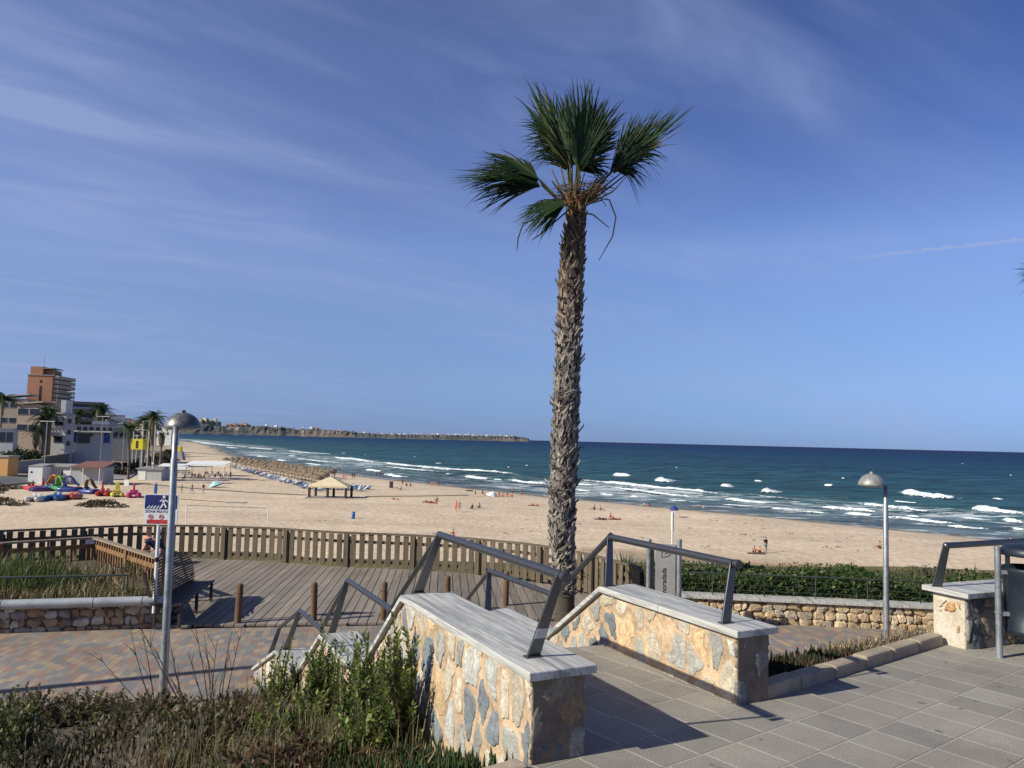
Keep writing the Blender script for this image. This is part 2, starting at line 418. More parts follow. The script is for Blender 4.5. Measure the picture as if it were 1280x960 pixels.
at = me.color_attributes.new('Col', 'FLOAT_COLOR', 'POINT'); at.data.foreach_set('color', [q for c in vc for q in (*c, 1.0)])
at = me.color_attributes.new('Foam', 'FLOAT_COLOR', 'POINT'); at.data.foreach_set('color', [q for c in fc for q in (c, c, c, 1.0)])
o = bpy.data.objects.new('sea_water', me); COL.objects.link(o); tag(o, kind='structure')

# breaking waves: ridges of white water with torn edges
t = MT('white_water'); v = t.pos((.5, 1.2, 1), (0, 0, R(42)))
n = t.noise(v, .9, 6, .65, .5)
t.fin(t.mix(t.rng(n, .35, .6, 0, 1), (.42, .49, .52), (.84, .86, .86)), .8, 0, .2, t.bump(n, .6, .3))
es = t.N('ShaderNodeSeparateColor'); t.l.new(t.attr(), es.inputs[0]); n2 = t.noise(t.pos((.5, 1.5, 1), (0, 0, R(42))), 1.1, 7, .72, .6)
al = t.rng(t.math('ADD', t.math('MULTIPLY', es.outputs[0], .52), t.math('MULTIPLY', n2, 1.25)), .82, 1.02, 0, 1, True); tb_ = t.N('ShaderNodeBsdfTransparent'); mx = t.N('ShaderNodeMixShader'); t.l.new(al, mx.inputs[0]); t.l.new(tb_.outputs[0], mx.inputs[1]); t.l.new(t.b.outputs[0], mx.inputs[2]); t.l.new(mx.outputs[0], t.o.inputs[0]); M['foam'] = t.m
FOAM = [  # photograph pixels along the crest, width and height in metres
    ([(238, 551), (262, 555), (290, 557.5), (320, 560), (352, 561.5)], 13, .5), ([(282, 559), (300, 561)], 5, .4), ([(305, 559.5), (340, 562), (358, 561.8)], 8, .5),
    ([(356, 563.5), (385, 566.5), (428, 568.5)], 6, .5), ([(320, 570.5), (336, 571.6)], 4, .4), ([(346, 574.8), (361, 577.4)], 4, .4), ([(360, 572), (400, 577), (437, 580)], 3.5, .35),
    ([(413, 571.2), (445, 575.5), (480, 579.8)], 9, .8), ([(425, 567), (434, 567.2)], 6, .6), ([(380, 579), (405, 582.6)], 3, .3), ([(452, 587.2), (482, 590.8)], 4, .5), ([(361, 570), (371, 571)], 4, .4),
    ([(458, 576.5), (505, 582), (545, 585.5), (580, 588), (618, 590), (640, 593), (664, 596)], 5.5, .55), ([(480, 593.6), (495, 596), (510, 597.6)], 4, .6),
    ([(480, 583.4), (520, 587.5), (556, 590.5)], 4, .3), ([(555, 592.4), (566, 593.8)], 3, .3), ([(580, 595.2), (596, 598), (612, 600.6)], 4.5, .65), ([(614, 600.2), (630, 601)], 3, .4), ([(630, 600.4), (655, 603), (690, 606.5)], 4, .55), ([(520, 586.5), (568, 588)], 2.5, .3),
    ([(718, 600), (760, 604), (800, 608), (850, 613), (895, 618), (928, 621)], 4.2, .65), ([(720, 605.5), (745, 608)], 3, .35), ([(719, 613), (742, 615.5)], 2.2, .35), ([(750, 608), (800, 614), (845, 620), (893, 625)], 2.2, .35), ([(905, 624.6), (943, 628.4)], 2.8, .45), ([(748, 618), (768, 620)], 2, .3), ([(786, 621), (801, 623)], 2, .3), ([(830, 626), (862, 627)], 1.6, .2), ([(900, 631), (940, 634)], 1.6, .2),
    ([(764, 594.6), (778, 595.6), (793, 596.2)], 4.5, 1.0), ([(819, 600), (832, 602.4), (851, 602.2)], 4.8, 1.2), ([(900, 607.4), (908, 609), (918, 608.4)], 4.5, .8), ([(948, 613.4), (963, 616.2), (982, 616)], 4.2, 1.0),
    ([(1124, 616.8), (1150, 620), (1180, 623.4), (1212, 624.6)], 4.4, 1.3), ([(1205, 636), (1235, 639.2), (1262, 642), (1290, 644.6)], 3.6, .9), ([(916, 626.6), (950, 629), (976, 630)], 2.2, .4), ([(940, 620.6), (985, 624)], 1.6, .3),
    ([(1018, 634), (1050, 636.8), (1080, 639.4), (1104, 641.4)], 2.2, .5), ([(1063, 629.6), (1090, 632.4), (1120, 635.8), (1150, 639.4), (1180, 641.6)], 3.0, .6), ([(1052, 642.4), (1085, 645), (1096, 646.6)], 2.0, .4), ([(1095, 646.6), (1130, 649), (1165, 653.4), (1200, 656.4)], 2.2, .4),
    ([(1130, 646), (1150, 647.6)], 1.6, .3), ([(1249, 650.6), (1285, 655)], 2.2, .5), ([(1179, 658), (1210, 660.6), (1240, 662.8)], 1.5, .3), ([(1200, 647.6), (1236, 651)], 1.4, .2), ([(960, 636), (1003, 639)], 1.5, .25), ([(1260, 661.5), (1284, 664)], 1.6, .3), ([(1000, 640), (1040, 643)], 1.4, .25),
    ([(1031, 607), (1043, 608.2)], 2.4, .5), ([(942, 601.5), (954, 602.6)], 2.2, .4), ([(1240, 624), (1256, 626)], 1.8, .4), ([(545, 579.6), (552, 580)], 4, .4), ([(1110, 627), (1150, 629.5)], 1.6, .25)]
mb = MB(); mb.cs = True; q = random.Random(4); ve = []; EDG = (.12, .62, 1.1, 1.1, .8, .12)
for pts, wd, ht in FOAM:
    W_ = [G(px, py, SEA) for px, py in pts]; L = []
    for a, b in zip(W_, W_[1:]):
        k = max(3, int((b - a).length / (wd * .32)))
        L += [a.lerp(b, i / k) for i in range(k)]
    L.append(W_[-1]); n = len(L); P = []; sd = q.uniform(0, 99)
    for i, p in enumerate(L):
        d = (L[min(i + 1, n - 1)] - L[max(0, i - 1)]); d.z = 0; d.normalize(); nn = Vector((d.y, -d.x, 0)); nn = nn if nn.dot(CO - p) > 0 else -nn
        e = min(1, .12 + 3.2 * min(i, n - 1 - i) / n) * (.45 + 1.0 * vnoise(i * .55 + sd, 2)); w = wd * e * .80; h = ht * min(1, e + .1); jx = (vnoise(i * .7 + sd, 8) - .5) * wd * .5
        row = [(-1.5, -.20), (-.5, .34), (.02, 1.0), (.20, .72), (.34, .15), (.5 + .25 * vnoise(i * 1.3 + sd, 5), -.3)]
        P += [p + nn * (u * w + jx) + Vector((0, 0, .12 + h * hh * (.75 + .5 * hsh(i, int(u * 40))))) for u, hh in row]
    mb.add(P, [(i * 6 + j, i * 6 + j + 1, (i + 1) * 6 + j + 1, (i + 1) * 6 + j) for i in range(n - 1) for j in range(5)]); ve += [EDG[j] * min(1, .15 + 3.0 * min(i, n - 1 - i) / n) * (.72 + .5 * vnoise(i * .45 + sd, 4)) for i in range(n) for j in range(6)]
for _ in range(14):   # small caps far out
    d = 10 ** q.uniform(2.35, 3.2); a = R(q.uniform(-18, 36)); x, y = d * math.sin(a), d * math.cos(a)
    if shore_d(x, y) > -70: continue
    L = q.uniform(.35, 1.0) * (1 + d / 1600); u = Vector((.75, -.66, 0)); nn = Vector((-.66, -.75, 0)); c = Vector((x, y, SEA + .3))
    mb.add([c - u * L, c - nn * .8 + Vector((0, 0, .2)), c + u * L, c + nn * .5 - Vector((0, 0, .2)), c + Vector((0, 0, .45))], [(0, 4, 1), (1, 4, 2), (2, 4, 3), (3, 4, 0)]); ve += [.2, .2, .2, .2, 1]
o = mb.build('breaking_waves', M['foam']); at = o.data.color_attributes.new('Col', 'FLOAT_COLOR', 'POINT'); at.data.foreach_set('color', [k for e in ve for k in (e, e, e, 1.0)]); tag(o, kind='stuff')

# ---------------------------------------------------------------- upper terrace, promenade, boardwalk
AX = R(26.5); SA = Vector((-math.sin(AX), math.cos(AX), 0)); SP = Vector((math.cos(AX), math.sin(AX), 0))   # stair axis (downwards) and its right hand
P0 = Vector((.132, 3.91, 0)); Q0 = Vector((1.431, 4.862, 0))
def S(s, p, z=0.0): return P0 + SA * s + SP * p + Vector((0, 0, z))
KU = Vector((math.cos(R(37.3)), math.sin(R(37.3)), 0))
t = MT('terrace_slabs'); v = t.pos((1, 1, 1), (0, 0, R(-37.3)))
br = t.N('ShaderNodeTexBrick'); br.offset = .10; t.l.new(v, br.inputs['Vector'])
for k, x in (('Scale', 1), ('Mortar Size', .005), ('Mortar Smooth', .3), ('Bias', 0), ('Brick Width', .277), ('Row Height', .33)): br.inputs[k].default_value = x
br.inputs['Color1'].default_value = (.305, .278, .24, 1); br.inputs['Color2'].default_value = (.235, .216, .19, 1); br.inputs['Mortar'].default_value = (.52, .47, .40, 1)
sx = t.N('ShaderNodeSeparateXYZ'); t.l.new(v, sx.inputs[0]); fr = t.math('FRACT', t.math('DIVIDE', sx.outputs[1], .33))
ln = t.math('LESS_THAN', t.math('ABSOLUTE', t.math('SUBTRACT', fr, .0)), .03); base = t.mix(t.math('MULTIPLY', ln, .7), br.outputs[0], (.13, .115, .10))
sp = t.noise(v, 120, 3, .8); base = t.mix(1, base, t.rng(sp, .36, .64, .62, 1.36), 'MULTIPLY')
base = t.mix(1, base, t.rng(t.noise(v, 1.7, 6, .65), .3, .7, .80, 1.12), 'MULTIPLY')
st = t.noise(v, 7.5, 3, .4, .5); base = t.mix(t.rng(st, .70, .73, 0, .6, True), base, (.09, .08, .07)); st = t.noise(v, .9, 6, .7); base = t.mix(t.rng(st, .56, .72, 0, .35, True), base, (.16, .135, .105))
M['slab'] = t.fin(base, .72, 0, .35, t.bump(sp, .25, .003, t.bump(br.outputs['Fac'], -.5, .004)))
mb = MB(); e0, e1 = P0 - Vector((.845, .535, 0)) * 12, Q0 + KU * 16
edge = [e0, P0, P0 + SP * 1.45 + SA * .25, Q0 + SP * .0, e1]
poly = [Vector((-12, -9, 0)), Vector((16, -9, 0)), Vector((e1.x, e1.y, 0)), Q0 + SA * .02, Q0 + SA * 1.50, S(1.95, .30), S(.0, .3), P0, Vector((e0.x, e0.y, 0))]
mb.extr(poly, (0, 0, -.14)); tag(mb.build('terrace_paving', M['slab'], recalc=True), kind='structure')
# the stair: treads between the two walls, landings, and the last flight down to the promenade
mb = MB(); z = 0.0; s = 1.93
def tread(s0, s1, z): mb.extr([S(s0, .30, z), S(s1, .30, z), S(s1, 1.72, z), S(s0, 1.72, z)], (0, 0, -.35))
for k in range(5): z -= .17; tread(s, s + (.30 if k < 4 else 1.62), z); s += .30 if k < 4 else 1.62
for k in range(4): z -= .19; tread(s, s + (.30 if k < 3 else 1.3), z); s += .30 if k < 3 else 1.3
for k in range(2): z -= .19; tread(s, s + .3, z); s += .3
tag(mb.build('stair_steps', M['slab'], recalc=True), kind='structure')

# planted bank between the terrace and the promenade
def bank(x, y):
    p = Vector((x, y, 0)) - P0; t_ = -.535 * p.x + .845 * p.y; sd = p.dot(SP)
    if sd > .9: return lerp(-.06, -.34, sst(.1, 1.3, t_)) - 1.70 * sst(1.25, 3.6, t_) + .08 * (vnoise(x * 1.6, y * 1.6) - .5), t_
    wdt = 7.6
    return lerp(-.10, -2.03, max(0, min(1, (t_ - .1) / wdt)) ** .9) + .10 * (vnoise(x * 1.1, y * 1.1) - .5) * sst(.1, 1, t_), t_
M['soil'] = simple('bank_soil', (.085, .062, .042), .95, ns=3, amt=.3, bs=14, bst=.8, bd=.05)
mb = MB(); nx = ny = 0; idx = {}
xs = [-14 + .35 * i for i in range(82)]; ys = [-6 + .35 * i for i in range(58)]
for j, y in enumerate(ys):
    for i, x in enumerate(xs): mb.v.append((x, y, bank(x, y)[0]))
for j in range(len(ys) - 1):
    for i in range(len(xs) - 1):
        c = Vector((xs[i] + .175, ys[j] + .175, 0)); tt = bank(c.x, c.y)[1]; sp_ = (c - P0).dot(SP); sa_ = (c - P0).dot(SA)
        if tt < -.1 or tt > 8.2 or (.1 < sp_ < 1.75 and sa_ > -.2) or (sp_ > 1.7 and tt > 5.2): continue
        k = j * len(xs) + i; mb.f.append((k, k + 1, k + len(xs) + 1, k + len(xs))); mb.m.append(0); mb.c.append((1, 1, 1)); mb.sm.append(True)
tag(mb.build('planted_bank_soil', M['soil']), kind='structure')

# promenade of mixed block paving
t = MT('block_paving'); v = t.pos((1, 1, 1), (0, 0, R(-101)))
br = t.N('ShaderNodeTexBrick'); br.offset = .5; t.l.new(v, br.inputs['Vector'])
for k, x in (('Scale', 1), ('Mortar Size', .004), ('Mortar Smooth', .2), ('Bias', 0), ('Brick Width', .225), ('Row Height', .115)): br.inputs[k].default_value = x
br.inputs['Color1'].default_value = (0, 0, 0, 1); br.inputs['Color2'].default_value = (1, 1, 1, 1); br.inputs['Mortar'].default_value = (.5, .5, .5, 1)
c = t.ramp(br.outputs[0], [(0, (.25, .215, .19)), (.20, (.27, .20, .155)), (.36, (.195, .182, .176)), (.52, (.335, .25, .165)), (.60, (.25, .165, .135)), (.74, (.175, .172, .172)), (.88, (.31, .235, .17))], True)
c = t.mix(br.outputs['Fac'], c, (.17, .14, .115)); c = t.mix(1, c, t.rng(t.noise(v, .8, 4), .3, .7, .85, 1.12), 'MULTIPLY'); c = t.mix(1, c, t.rng(t.noise(v, 60, 2), .3, .7, .85, 1.15), 'MULTIPLY')
M['blocks'] = t.fin(c, .85, 0, .3, t.bump(br.outputs['Fac'], -.4, .004))
mb = MB(); mb.extr([(-45, 8.2, -2.0), (-4.6, 10.2, -2.0), (4, 10.2, -2), (45, 9, -2), (45, 17.2, -2), (4.6, 17.2, -2), (2.9, 17.0, -2), (-7.2, 14.62, -2), (-45, 8.9, -2), ][:4] + [(45, 17, -2), (4.9, 16.5, -2), (-2.3, 15.0, -2), (-6.1, 14.36, -2), (-9, 13.9, -2), (-45, 13.0, -2)], (0, 0, -.12))
tag(mb.build('promenade_paving', M['blocks'], recalc=True), kind='structure')
M['grit'] = simple('compacted_grit', (.27, .215, .165), .95, ns=9, amt=.2, bs=45, bst=.6, bd=.02)
mb = MB(); mb.extr([(-13, 8.6, -1.994), (-4.3, 9.9, -1.994), (-3.2, 10.6, -1.994), (-5.2, 10.75, -1.994), (-7.0, 10.35, -1.994), (-13, 9.2, -1.994)], (0, 0, -.05))
mb.extr([(3.4, 10.0, -1.994), (9.5, 9.8, -1.994), (9.0, 14.3, -1.994), (7.2, 14.6, -1.994), (5.5, 13.2, -1.994), (3.6, 12.6, -1.994)], (0, 0, -.05))
tag(mb.build('grit_path', M['grit'], recalc=True), kind='structure')

# boardwalk: real planks running out towards the beach
t = MT('deck_wood'); v = t.pos((14, .55, 3), (0, 0, R(-4.8))); n1 = t.noise(v, 1.0, 6, .6); n2 = t.noise(t.pos(), .7, 3)
c = t.mix(1, t.attr(), t.rng(n1, .3, .7, .72, 1.22), 'MULTIPLY'); c = t.mix(1, c, t.rng(n2, .3, .7, .88, 1.12), 'MULTIPLY')
M['deck'] = t.fin(c, .82, 0, .25, t.bump(n1, .4, .004))
FENCE = [(-16.5, 15.6), (-14.6, 18.0), (-12.94, 19.8), (-10.48, 21.6), (-8.6, 21.95), (-6.6, 21.75), (-4.69, 21.2), (-2.77, 21.0), (-1.2, 20.7), (.25, 19.95), (1.15, 19.3), (2.05, 18.0), (2.8, 16.5)]
def fence_y(x):
    for (a, b), (c_, d_) in zip(FENCE, FENCE[1:]):
        if a <= x <= c_: return lerp(b, d_, (x - a) / (c_ - a))
    return None
mb = MB(); pd = Vector((-.0838, .9965, 0)); pr = Vector((.9965, .0838, 0)); q = random.Random(2); k = -86
while k < 30:
    off = k * .186; lo = hi = None
    for i in range(160):      # clip the plank between the paving and the fence
        u = 12 + i * .075; p = pd * u + pr * off; x, y = p.x, p.y
        yl = lerp(14.36, 15.0, (x + 6.1) / 3.8) if x < -2.3 else lerp(15.0, 16.5, (x + 2.3) / 7.2); fy = fence_y(x)
        if x < -6.15: yl = lerp(14.5, 17.2, min(1, (-6.15 - x) / 1.1)) if x > -7.25 else 17.3 + (-7.25 - x) * .9
        if fy and yl < y < fy + .05: lo = u if lo is None else lo; hi = u
    if lo is not None and hi - lo > .2:
        w = .084; a, b = pd * lo + pr * off, pd * hi + pr * off; g = q.uniform(.82, 1.15); c = (.235 * g, .198 * g, .168 * g)
        if k % 3 == 0: c = tuple(u * .93 for u in c)
        zz = -1.972 + q.uniform(-.003, .003); mb.bar((a.x, a.y, zz), (b.x, b.y, zz), w * 2, .04, col=c)
    k += 1
tag(mb.build('boardwalk_planks', M['deck'], color=True), kind='structure')
mb = MB(); mb.extr([(x, y - .02, -2.03) for x, y in FENCE] + [(2.5, 15.9, -2.03), (-2.3, 15.05, -2.03), (-6.1, 14.42, -2.03), (-7.3, 17.3, -2.03), (-10.5, 19.4, -2.03), (-15.5, 14.5, -2.03)], (0, 0, -.06))
M['dark'] = simple('deck_underside', (.03, .025, .02), .95)
tag(mb.build('boardwalk_base', M['dark'], recalc=True), kind='structure')

# ================================================================ materials for built things
M['steel'] = simple('brushed_steel', (.125, .125, .13), .36, .8, .5, ns=30, amt=.10, bs=90, bst=.06, bd=.002, stretch=(1, 1, 8))
M['galv'] = simple('galvanised_steel', (.30, .315, .33), .5, .65, .5, ns=9, amt=.2, bs=40, bst=.08, bd=.003)
M['lampcap'] = simple('lamp_cap_metal', (.27, .265, .25), .48, .25, .5, ns=14, amt=.25)
M['glass'] = simple('lamp_glass', (.45, .46, .45), .2, 0, .5)
M['mortar'] = simple('ochre_mortar', (.47, .335, .215), .95, ns=5, amt=.34, bs=38, bst=.9, bd=.012)
M['greymortar'] = simple('grey_mortar', (.17, .135, .10), .95, ns=8, amt=.25, bs=30, bst=.8, bd=.012)
t = MT('cladding_stone'); v = t.tc(); a1 = t.noise(v, 13, 6, .68, .6); a2 = t.noise(v, 60, 4, .7); c = t.mix(1, t.attr(), t.rng(a1, .32, .68, .66, 1.30), 'MULTIPLY'); c = t.mix(t.rng(t.noise(v, 6, 5, .65), .54, .76, 0, .30, True), c, (.47, .335, .20)); c = t.mix(1, c, t.rng(a2, .33, .67, .74, 1.24), 'MULTIPLY')
M['stone'] = t.fin(c, .88, 0, .3, t.bump(a2, .8, .006, t.bump(a1, .9, .02)))
M['rubble'] = simple('rubble_stone', None, .9, ns=6, amt=.25, bs=16, bst=.9, bd=.03, attr=True)
M['white'] = simple('white_paint', (.72, .72, .70), .5, ns=5, amt=.06)
M['kerb'] = simple('kerb_concrete', (.34, .275, .205), .9, ns=6, amt=.18, bs=60, bst=.5, bd=.006)
t = MT('banded_marble'); v = t.tc('Object', (13, .45, 5)); n1 = t.noise(v, 1.0, 6, .62, 1.3); n2 = t.noise(t.tc('Object', (26, 1.2, 6)), 1.0, 4, .6, .6)
c = t.ramp(n1, [(.28, (.20, .205, .205)), (.42, (.32, .32, .31)), (.50, (.56, .54, .50)), (.57, (.34, .335, .325)), (.66, (.58, .56, .52)), (.76, (.36, .355, .34))])
c = t.mix(1, c, t.rng(n2, .3, .7, .72, 1.22), 'MULTIPLY')
M['marble'] = t.fin(c, t.rng(n1, .3, .7, .42, .62), 0, .4, t.bump(n2, .2, .003))
M['fence'] = simple('weathered_fence_wood', None, .85, ns=3.5, amt=.28, bs=9, bst=.35, bd=.006, stretch=(5, 5, .6), attr=True)
M['rail_wood'] = simple('stained_rail_wood', None, .75, ns=3, amt=.22, bs=10, bst=.25, bd=.004, stretch=(4, 4, 1), attr=True)
M['post_wood'] = simple('round_post_wood', (.125, .068, .036), .8, ns=4, amt=.35, bs=12, bst=.4, bd=.006, stretch=(5, 5, .6))

# ---------------------------------------------------------------- flagstone cladding, every stone cut as its own slab
def clip(poly, nx, ny, c):
    out = []
    for i in range(len(poly)):
        a, b = poly[i], poly[(i + 1) % len(poly)]; da, db = nx * a[0] + ny * a[1] - c, nx * b[0] + ny * b[1] - c
        if da <= 0: out.append(a)
        if (da < 0) != (db < 0) and da != db:
            k = da / (da - db); out.append((a[0] + (b[0] - a[0]) * k, a[1] + (b[1] - a[1]) * k))
    return out
def flagstones(mb, o, u, v, n, region, seed, size=(.20, .27), gap=.016, th=.010, pal=None, rough=.010, skip=0.0):
    q = random.Random(seed); xs = [p[0] for p in region]; ys = [p[1] for p in region]
    x0, x1, y0, y1 = min(xs) - .2, max(xs) + .2, min(ys) - .2, max(ys) + .2; P = []
    ny_ = max(1, int((y1 - y0) / size[1])); nx_ = max(1, int((x1 - x0) / size[0]))
    for i in range(nx_ + 1):
        for j in range(ny_ + 1):
            P.append((x0 + (i + .5 * (j % 2) + q.uniform(-.42, .42)) * (x1 - x0) / nx_, y0 + (j + q.uniform(-.45, .45)) * (y1 - y0) / ny_))
    asp = size[0] / size[1]
    area = 0
    for i, (px, py) in enumerate(P):
        c = list(region)
        for k, (qx, qy) in enumerate(P):
            if k == i or abs(qx - px) > 3 * size[0] or abs(qy - py) > 3 * size[1]: continue
            dx_, dy_ = (qx - px), (qy - py) * asp * asp
            c = clip(c, dx_, dy_, dx_ * (px + qx) / 2 + dy_ * (py + qy) / 2)
            if len(c) < 3: break
        if len(c) < 3: continue
        cx, cy = sum(p[0] for p in c) / len(c), sum(p[1] for p in c) / len(c)
        rmin = min(math.hypot(a - cx, b - cy) for a, b in c)
        if rmin < gap * 1.6 or q.random() < skip: continue
        g = gap * q.uniform(.7, 1.8); pts = []
        for (ax, ay), (bx, by) in zip(c, c[1:] + c[:1]):
            L = math.hypot(bx - ax, by - ay)
            if L < .012: continue
            for k in ((.14, .38, .62, .86) if L > .07 else (.25, .75)):
                x, y = ax + (bx - ax) * k, ay + (by - ay) * k; d = math.hypot(x - cx, y - cy); s_ = max(.35, (d - g) / d)
                s_ += q.uniform(-rough, rough) / max(d, .03); pts.append((cx + (x - cx) * s_, cy + (y - cy) * s_))
        if len(pts) < 4: continue
        w, f = q.choice(pal); f *= q.uniform(.82, 1.15); col = tuple(w_ * f for w_ in w); hh = th * q.uniform(.5, 1.4); m = len(pts); tx, ty = q.uniform(-.03, .03), q.uniform(-.03, .03)
        V = []
        for sc, h in ((1.0, -.012), (.985, hh * .55), (.90, hh), (.5, hh * 1.15)):
            for x, y in pts: V.append(o + u * (cx + (x - cx) * sc) + v * (cy + (y - cy) * sc) + n * (h + (q.uniform(-.4, .4) * hh * .5 if sc < .95 else 0) + (x - cx) * tx + (y - cy) * ty))
        V.append(o + u * cx + v * cy + n * hh * 1.1)
        F = [(k * m + i_, k * m + (i_ + 1) % m, (k + 1) * m + (i_ + 1) % m, (k + 1) * m + i_) for k in range(3) for i_ in range(m)] + [(3 * m + i_, 3 * m + (i_ + 1) % m, 4 * m) for i_ in range(m)]
        mb.add(V, F, col, True)
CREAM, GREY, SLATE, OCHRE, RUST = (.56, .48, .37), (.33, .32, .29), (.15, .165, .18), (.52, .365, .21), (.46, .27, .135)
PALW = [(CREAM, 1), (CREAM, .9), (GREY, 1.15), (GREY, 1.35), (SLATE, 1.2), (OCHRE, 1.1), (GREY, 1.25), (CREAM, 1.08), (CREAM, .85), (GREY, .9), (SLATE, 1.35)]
PALSHADE = [(GREY, .6), (SLATE, .8), (OCHRE, .5), (GREY, .75), (CREAM, .55)]  # same stones darkened: shade of wall ends and pillar front put into colour
Z = Vector((0, 0, 1))
def stair_wall(label, base, th, prof, side_pal, near_pal, seed, deep):
    """prof: (distance, top height) along the stair axis; stone body in its own frame, banded marble coping above"""
    root = empty('stair_wall', label, 'stone wall', base, AX)
    lx = .03                                     # stone set back below the coping
    top = [(s, z - .045) for s, z in prof]
    def body(mb, inset):
        for (s0, z0), (s1, z1) in zip(top, top[1:]):
            if s1 - s0 < .01: continue
            b0 = deep(s0); b1 = deep(s1); a = max(s0, inset)
            x0, x1 = lx + inset, th - inset; V = [(x0, a, b0), (x1, a, b0), (x1, s1, b1), (x0, s1, b1), (x0, a, z0), (x1, a, z0), (x1, s1, z1), (x0, s1, z1)]
            mb.add(V, [(3, 2, 1, 0), (4, 5, 6, 7), (0, 1, 5, 4), (2, 3, 7, 6), (1, 2, 6, 5), (3, 0, 4, 7)], None, False)
    mb = MB(); body(mb, .012); mb.build('core', M['mortar'], root)
    st = MB()
    i = 0
    while i < len(top) - 1:
        reg = [(top[i][0], top[i][1])]; j = i + 1; reg.append(top[j])
        if j + 1 < len(top): j += 1; reg.append(top[j])
        d0, d1 = deep(reg[0][0]), deep(reg[-1][0]); poly = [(reg[0][0] + .004, d0)] + [(reg[-1][0], d1)] + list(reversed([(max(a, reg[0][0] + .004), b) for a, b in reg]))
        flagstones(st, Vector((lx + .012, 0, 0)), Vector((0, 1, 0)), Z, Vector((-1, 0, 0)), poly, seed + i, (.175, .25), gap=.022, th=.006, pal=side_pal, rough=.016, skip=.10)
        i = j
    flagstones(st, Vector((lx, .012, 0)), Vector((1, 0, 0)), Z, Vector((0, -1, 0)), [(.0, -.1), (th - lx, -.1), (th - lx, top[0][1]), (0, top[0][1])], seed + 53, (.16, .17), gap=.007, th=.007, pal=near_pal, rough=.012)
    st.build('cladding_stone', M['stone'], root, color=True)
    mb = MB(); mb.box((lx / 2 + th / 2, .010, (top[0][1] - .3) / 2), (th - lx - .03, .012, top[0][1] + .3)); mb.build('shaded_end_mortar', M['greymortar'], root)  # darker mortar paints in the shade on the wall's near end
    q = random.Random(seed); o_ = .035
    for k, ((s0, z0), (s1, z1)) in enumerate(zip(prof, prof[1:])):
        pcs = 2 if abs(z1 - z0) < .02 and s1 - s0 > 1.4 else 1
        for c in range(pcs):
            a, b = s0 + (s1 - s0) * c / pcs, s0 + (s1 - s0) * (c + 1) / pcs; za, zb = z0 + (z1 - z0) * c / pcs, z0 + (z1 - z0) * (c + 1) / pcs
            if k == 0 and c == 0: a -= o_
            a += .002 if (k or c) else 0; mb = MB(); e = q.uniform(-.003, .003)
            V = [(e, a, za - .045), (th + o_, a, za - .045), (th + o_, b, zb - .045), (e, b, zb - .045), (e, a, za), (th + o_, a, za), (th + o_, b, zb), (e, b, zb)]
            mb.add(V, [(3, 2, 1, 0), (4, 5, 6, 7), (0, 1, 5, 4), (1, 2, 6, 5), (2, 3, 7, 6), (3, 0, 4, 7)], None, False); mb.build('coping_slab', M['marble'], root, bevel=.006)
    return root
def deepL(s): return -.25 - .29 * s
PROF_L = [(0, .46), (1.97, .46), (3.05, -.38), (4.44, -.39), (5.62, -1.12), (6.87, -1.16), (8.6, -1.84)]
PROF_R = [(0, .46), (1.52, .455), (2.50, -.20), (3.80, -.20), (5.2, -1.10), (6.5, -1.14), (8.1, -1.84)]
stair_wall('ochre flagstone stair wall with grey marble coping, the nearer one beside the green shrubs', P0 - SP * .03, .36, PROF_L, PALW, PALSHADE, 11, deepL)
stair_wall('ochre flagstone stair wall with grey marble coping, on the right side of the steps', Q0 - SP * .03, .31, PROF_R, PALW, PALSHADE, 27, deepL)

# ---------------------------------------------------------------- steel handrails: flat tapering blades and a round tube
def blade(mb, a, b, wa, wb, th, across):
    a, b = Vector(a), Vector(b); across = Vector(across).normalized(); n = (b - a).cross(across).normalized(); P = []
    for p, w in ((a, wa), (b, wb)):
        for i, j in ((-1, -1), (1, -1), (1, 1), (-1, 1)): P.append(p + across * (w / 2 * i) + n * (th / 2 * j))
    mb.add(P, [(3, 2, 1, 0), (4, 5, 6, 7), (0, 1, 5, 4), (1, 2, 6, 5), (2, 3, 7, 6), (3, 0, 4, 7)], None, False)
def handrail(label, base, px, prof, posts, sticker=False, slim=.026):
    """prof: rail points (s, z); posts: (s foot, foot z, s top, top z) ; px: rail offset over the wall"""
    root = empty('handrail', label, 'handrail', base, AX, 'steel handrails of the stair')
    mb = MB(); pts = [(px, s, z) for s, z in prof]
    for (a, b) in zip(pts, pts[1:]): mb.tube([a, b], slim, 14)
    for p in pts[1:-1]: mb.blob(p, (slim * 1.04,) * 3, 0, 12, 8, 0)
    p, p2 = Vector(pts[0]), Vector(pts[1]); d = (p2 - p).normalized(); mb.tube([p - d * .05, p - d * .012], slim * 1.12, 14)
    mb.build('rail_tube', M['steel'], root)
    for k, (s0, z0, s1, z1) in enumerate(posts):
        mb = MB(); blade(mb, (px - .085, s0, z0), (px, s1, z1), .078, .052, .014, (1, 0, 0)); mb.box((px - .085, s0, z0 + .004), (.10, .05, .008)); po = mb.build('rail_post', M['steel'], root, bevel=.003)
        if sticker and k == 0:
            mb = MB(); f0, f1 = .24, .36; A = Vector((px - .085, s0, z0)); B = Vector((px, s1, z1))
            dn = (B - A).cross(Vector((1, 0, 0))).normalized(); dn = dn if dn.y < 0 else -dn
            blade(mb, A.lerp(B, f0) + dn * .009, A.lerp(B, f1) + dn * .009, .070, .066, .002, (1, 0, 0)); mb.build('metal_plate', M['glass'], po)
    return root
hL = P0 - SP * .03
handrail('steel handrail with a pale plate on its near post, above the nearer stair wall', hL, .235, [(.07, .90), (1.83, .90)], [(.21, .46, .09, .90), (2.0, .46, 1.82, .90)], True)
handrail('thin sloping steel handrail running down from the nearer stair wall', hL, .235, [(1.86, .875), (2.86, .17)], [], slim=.02)
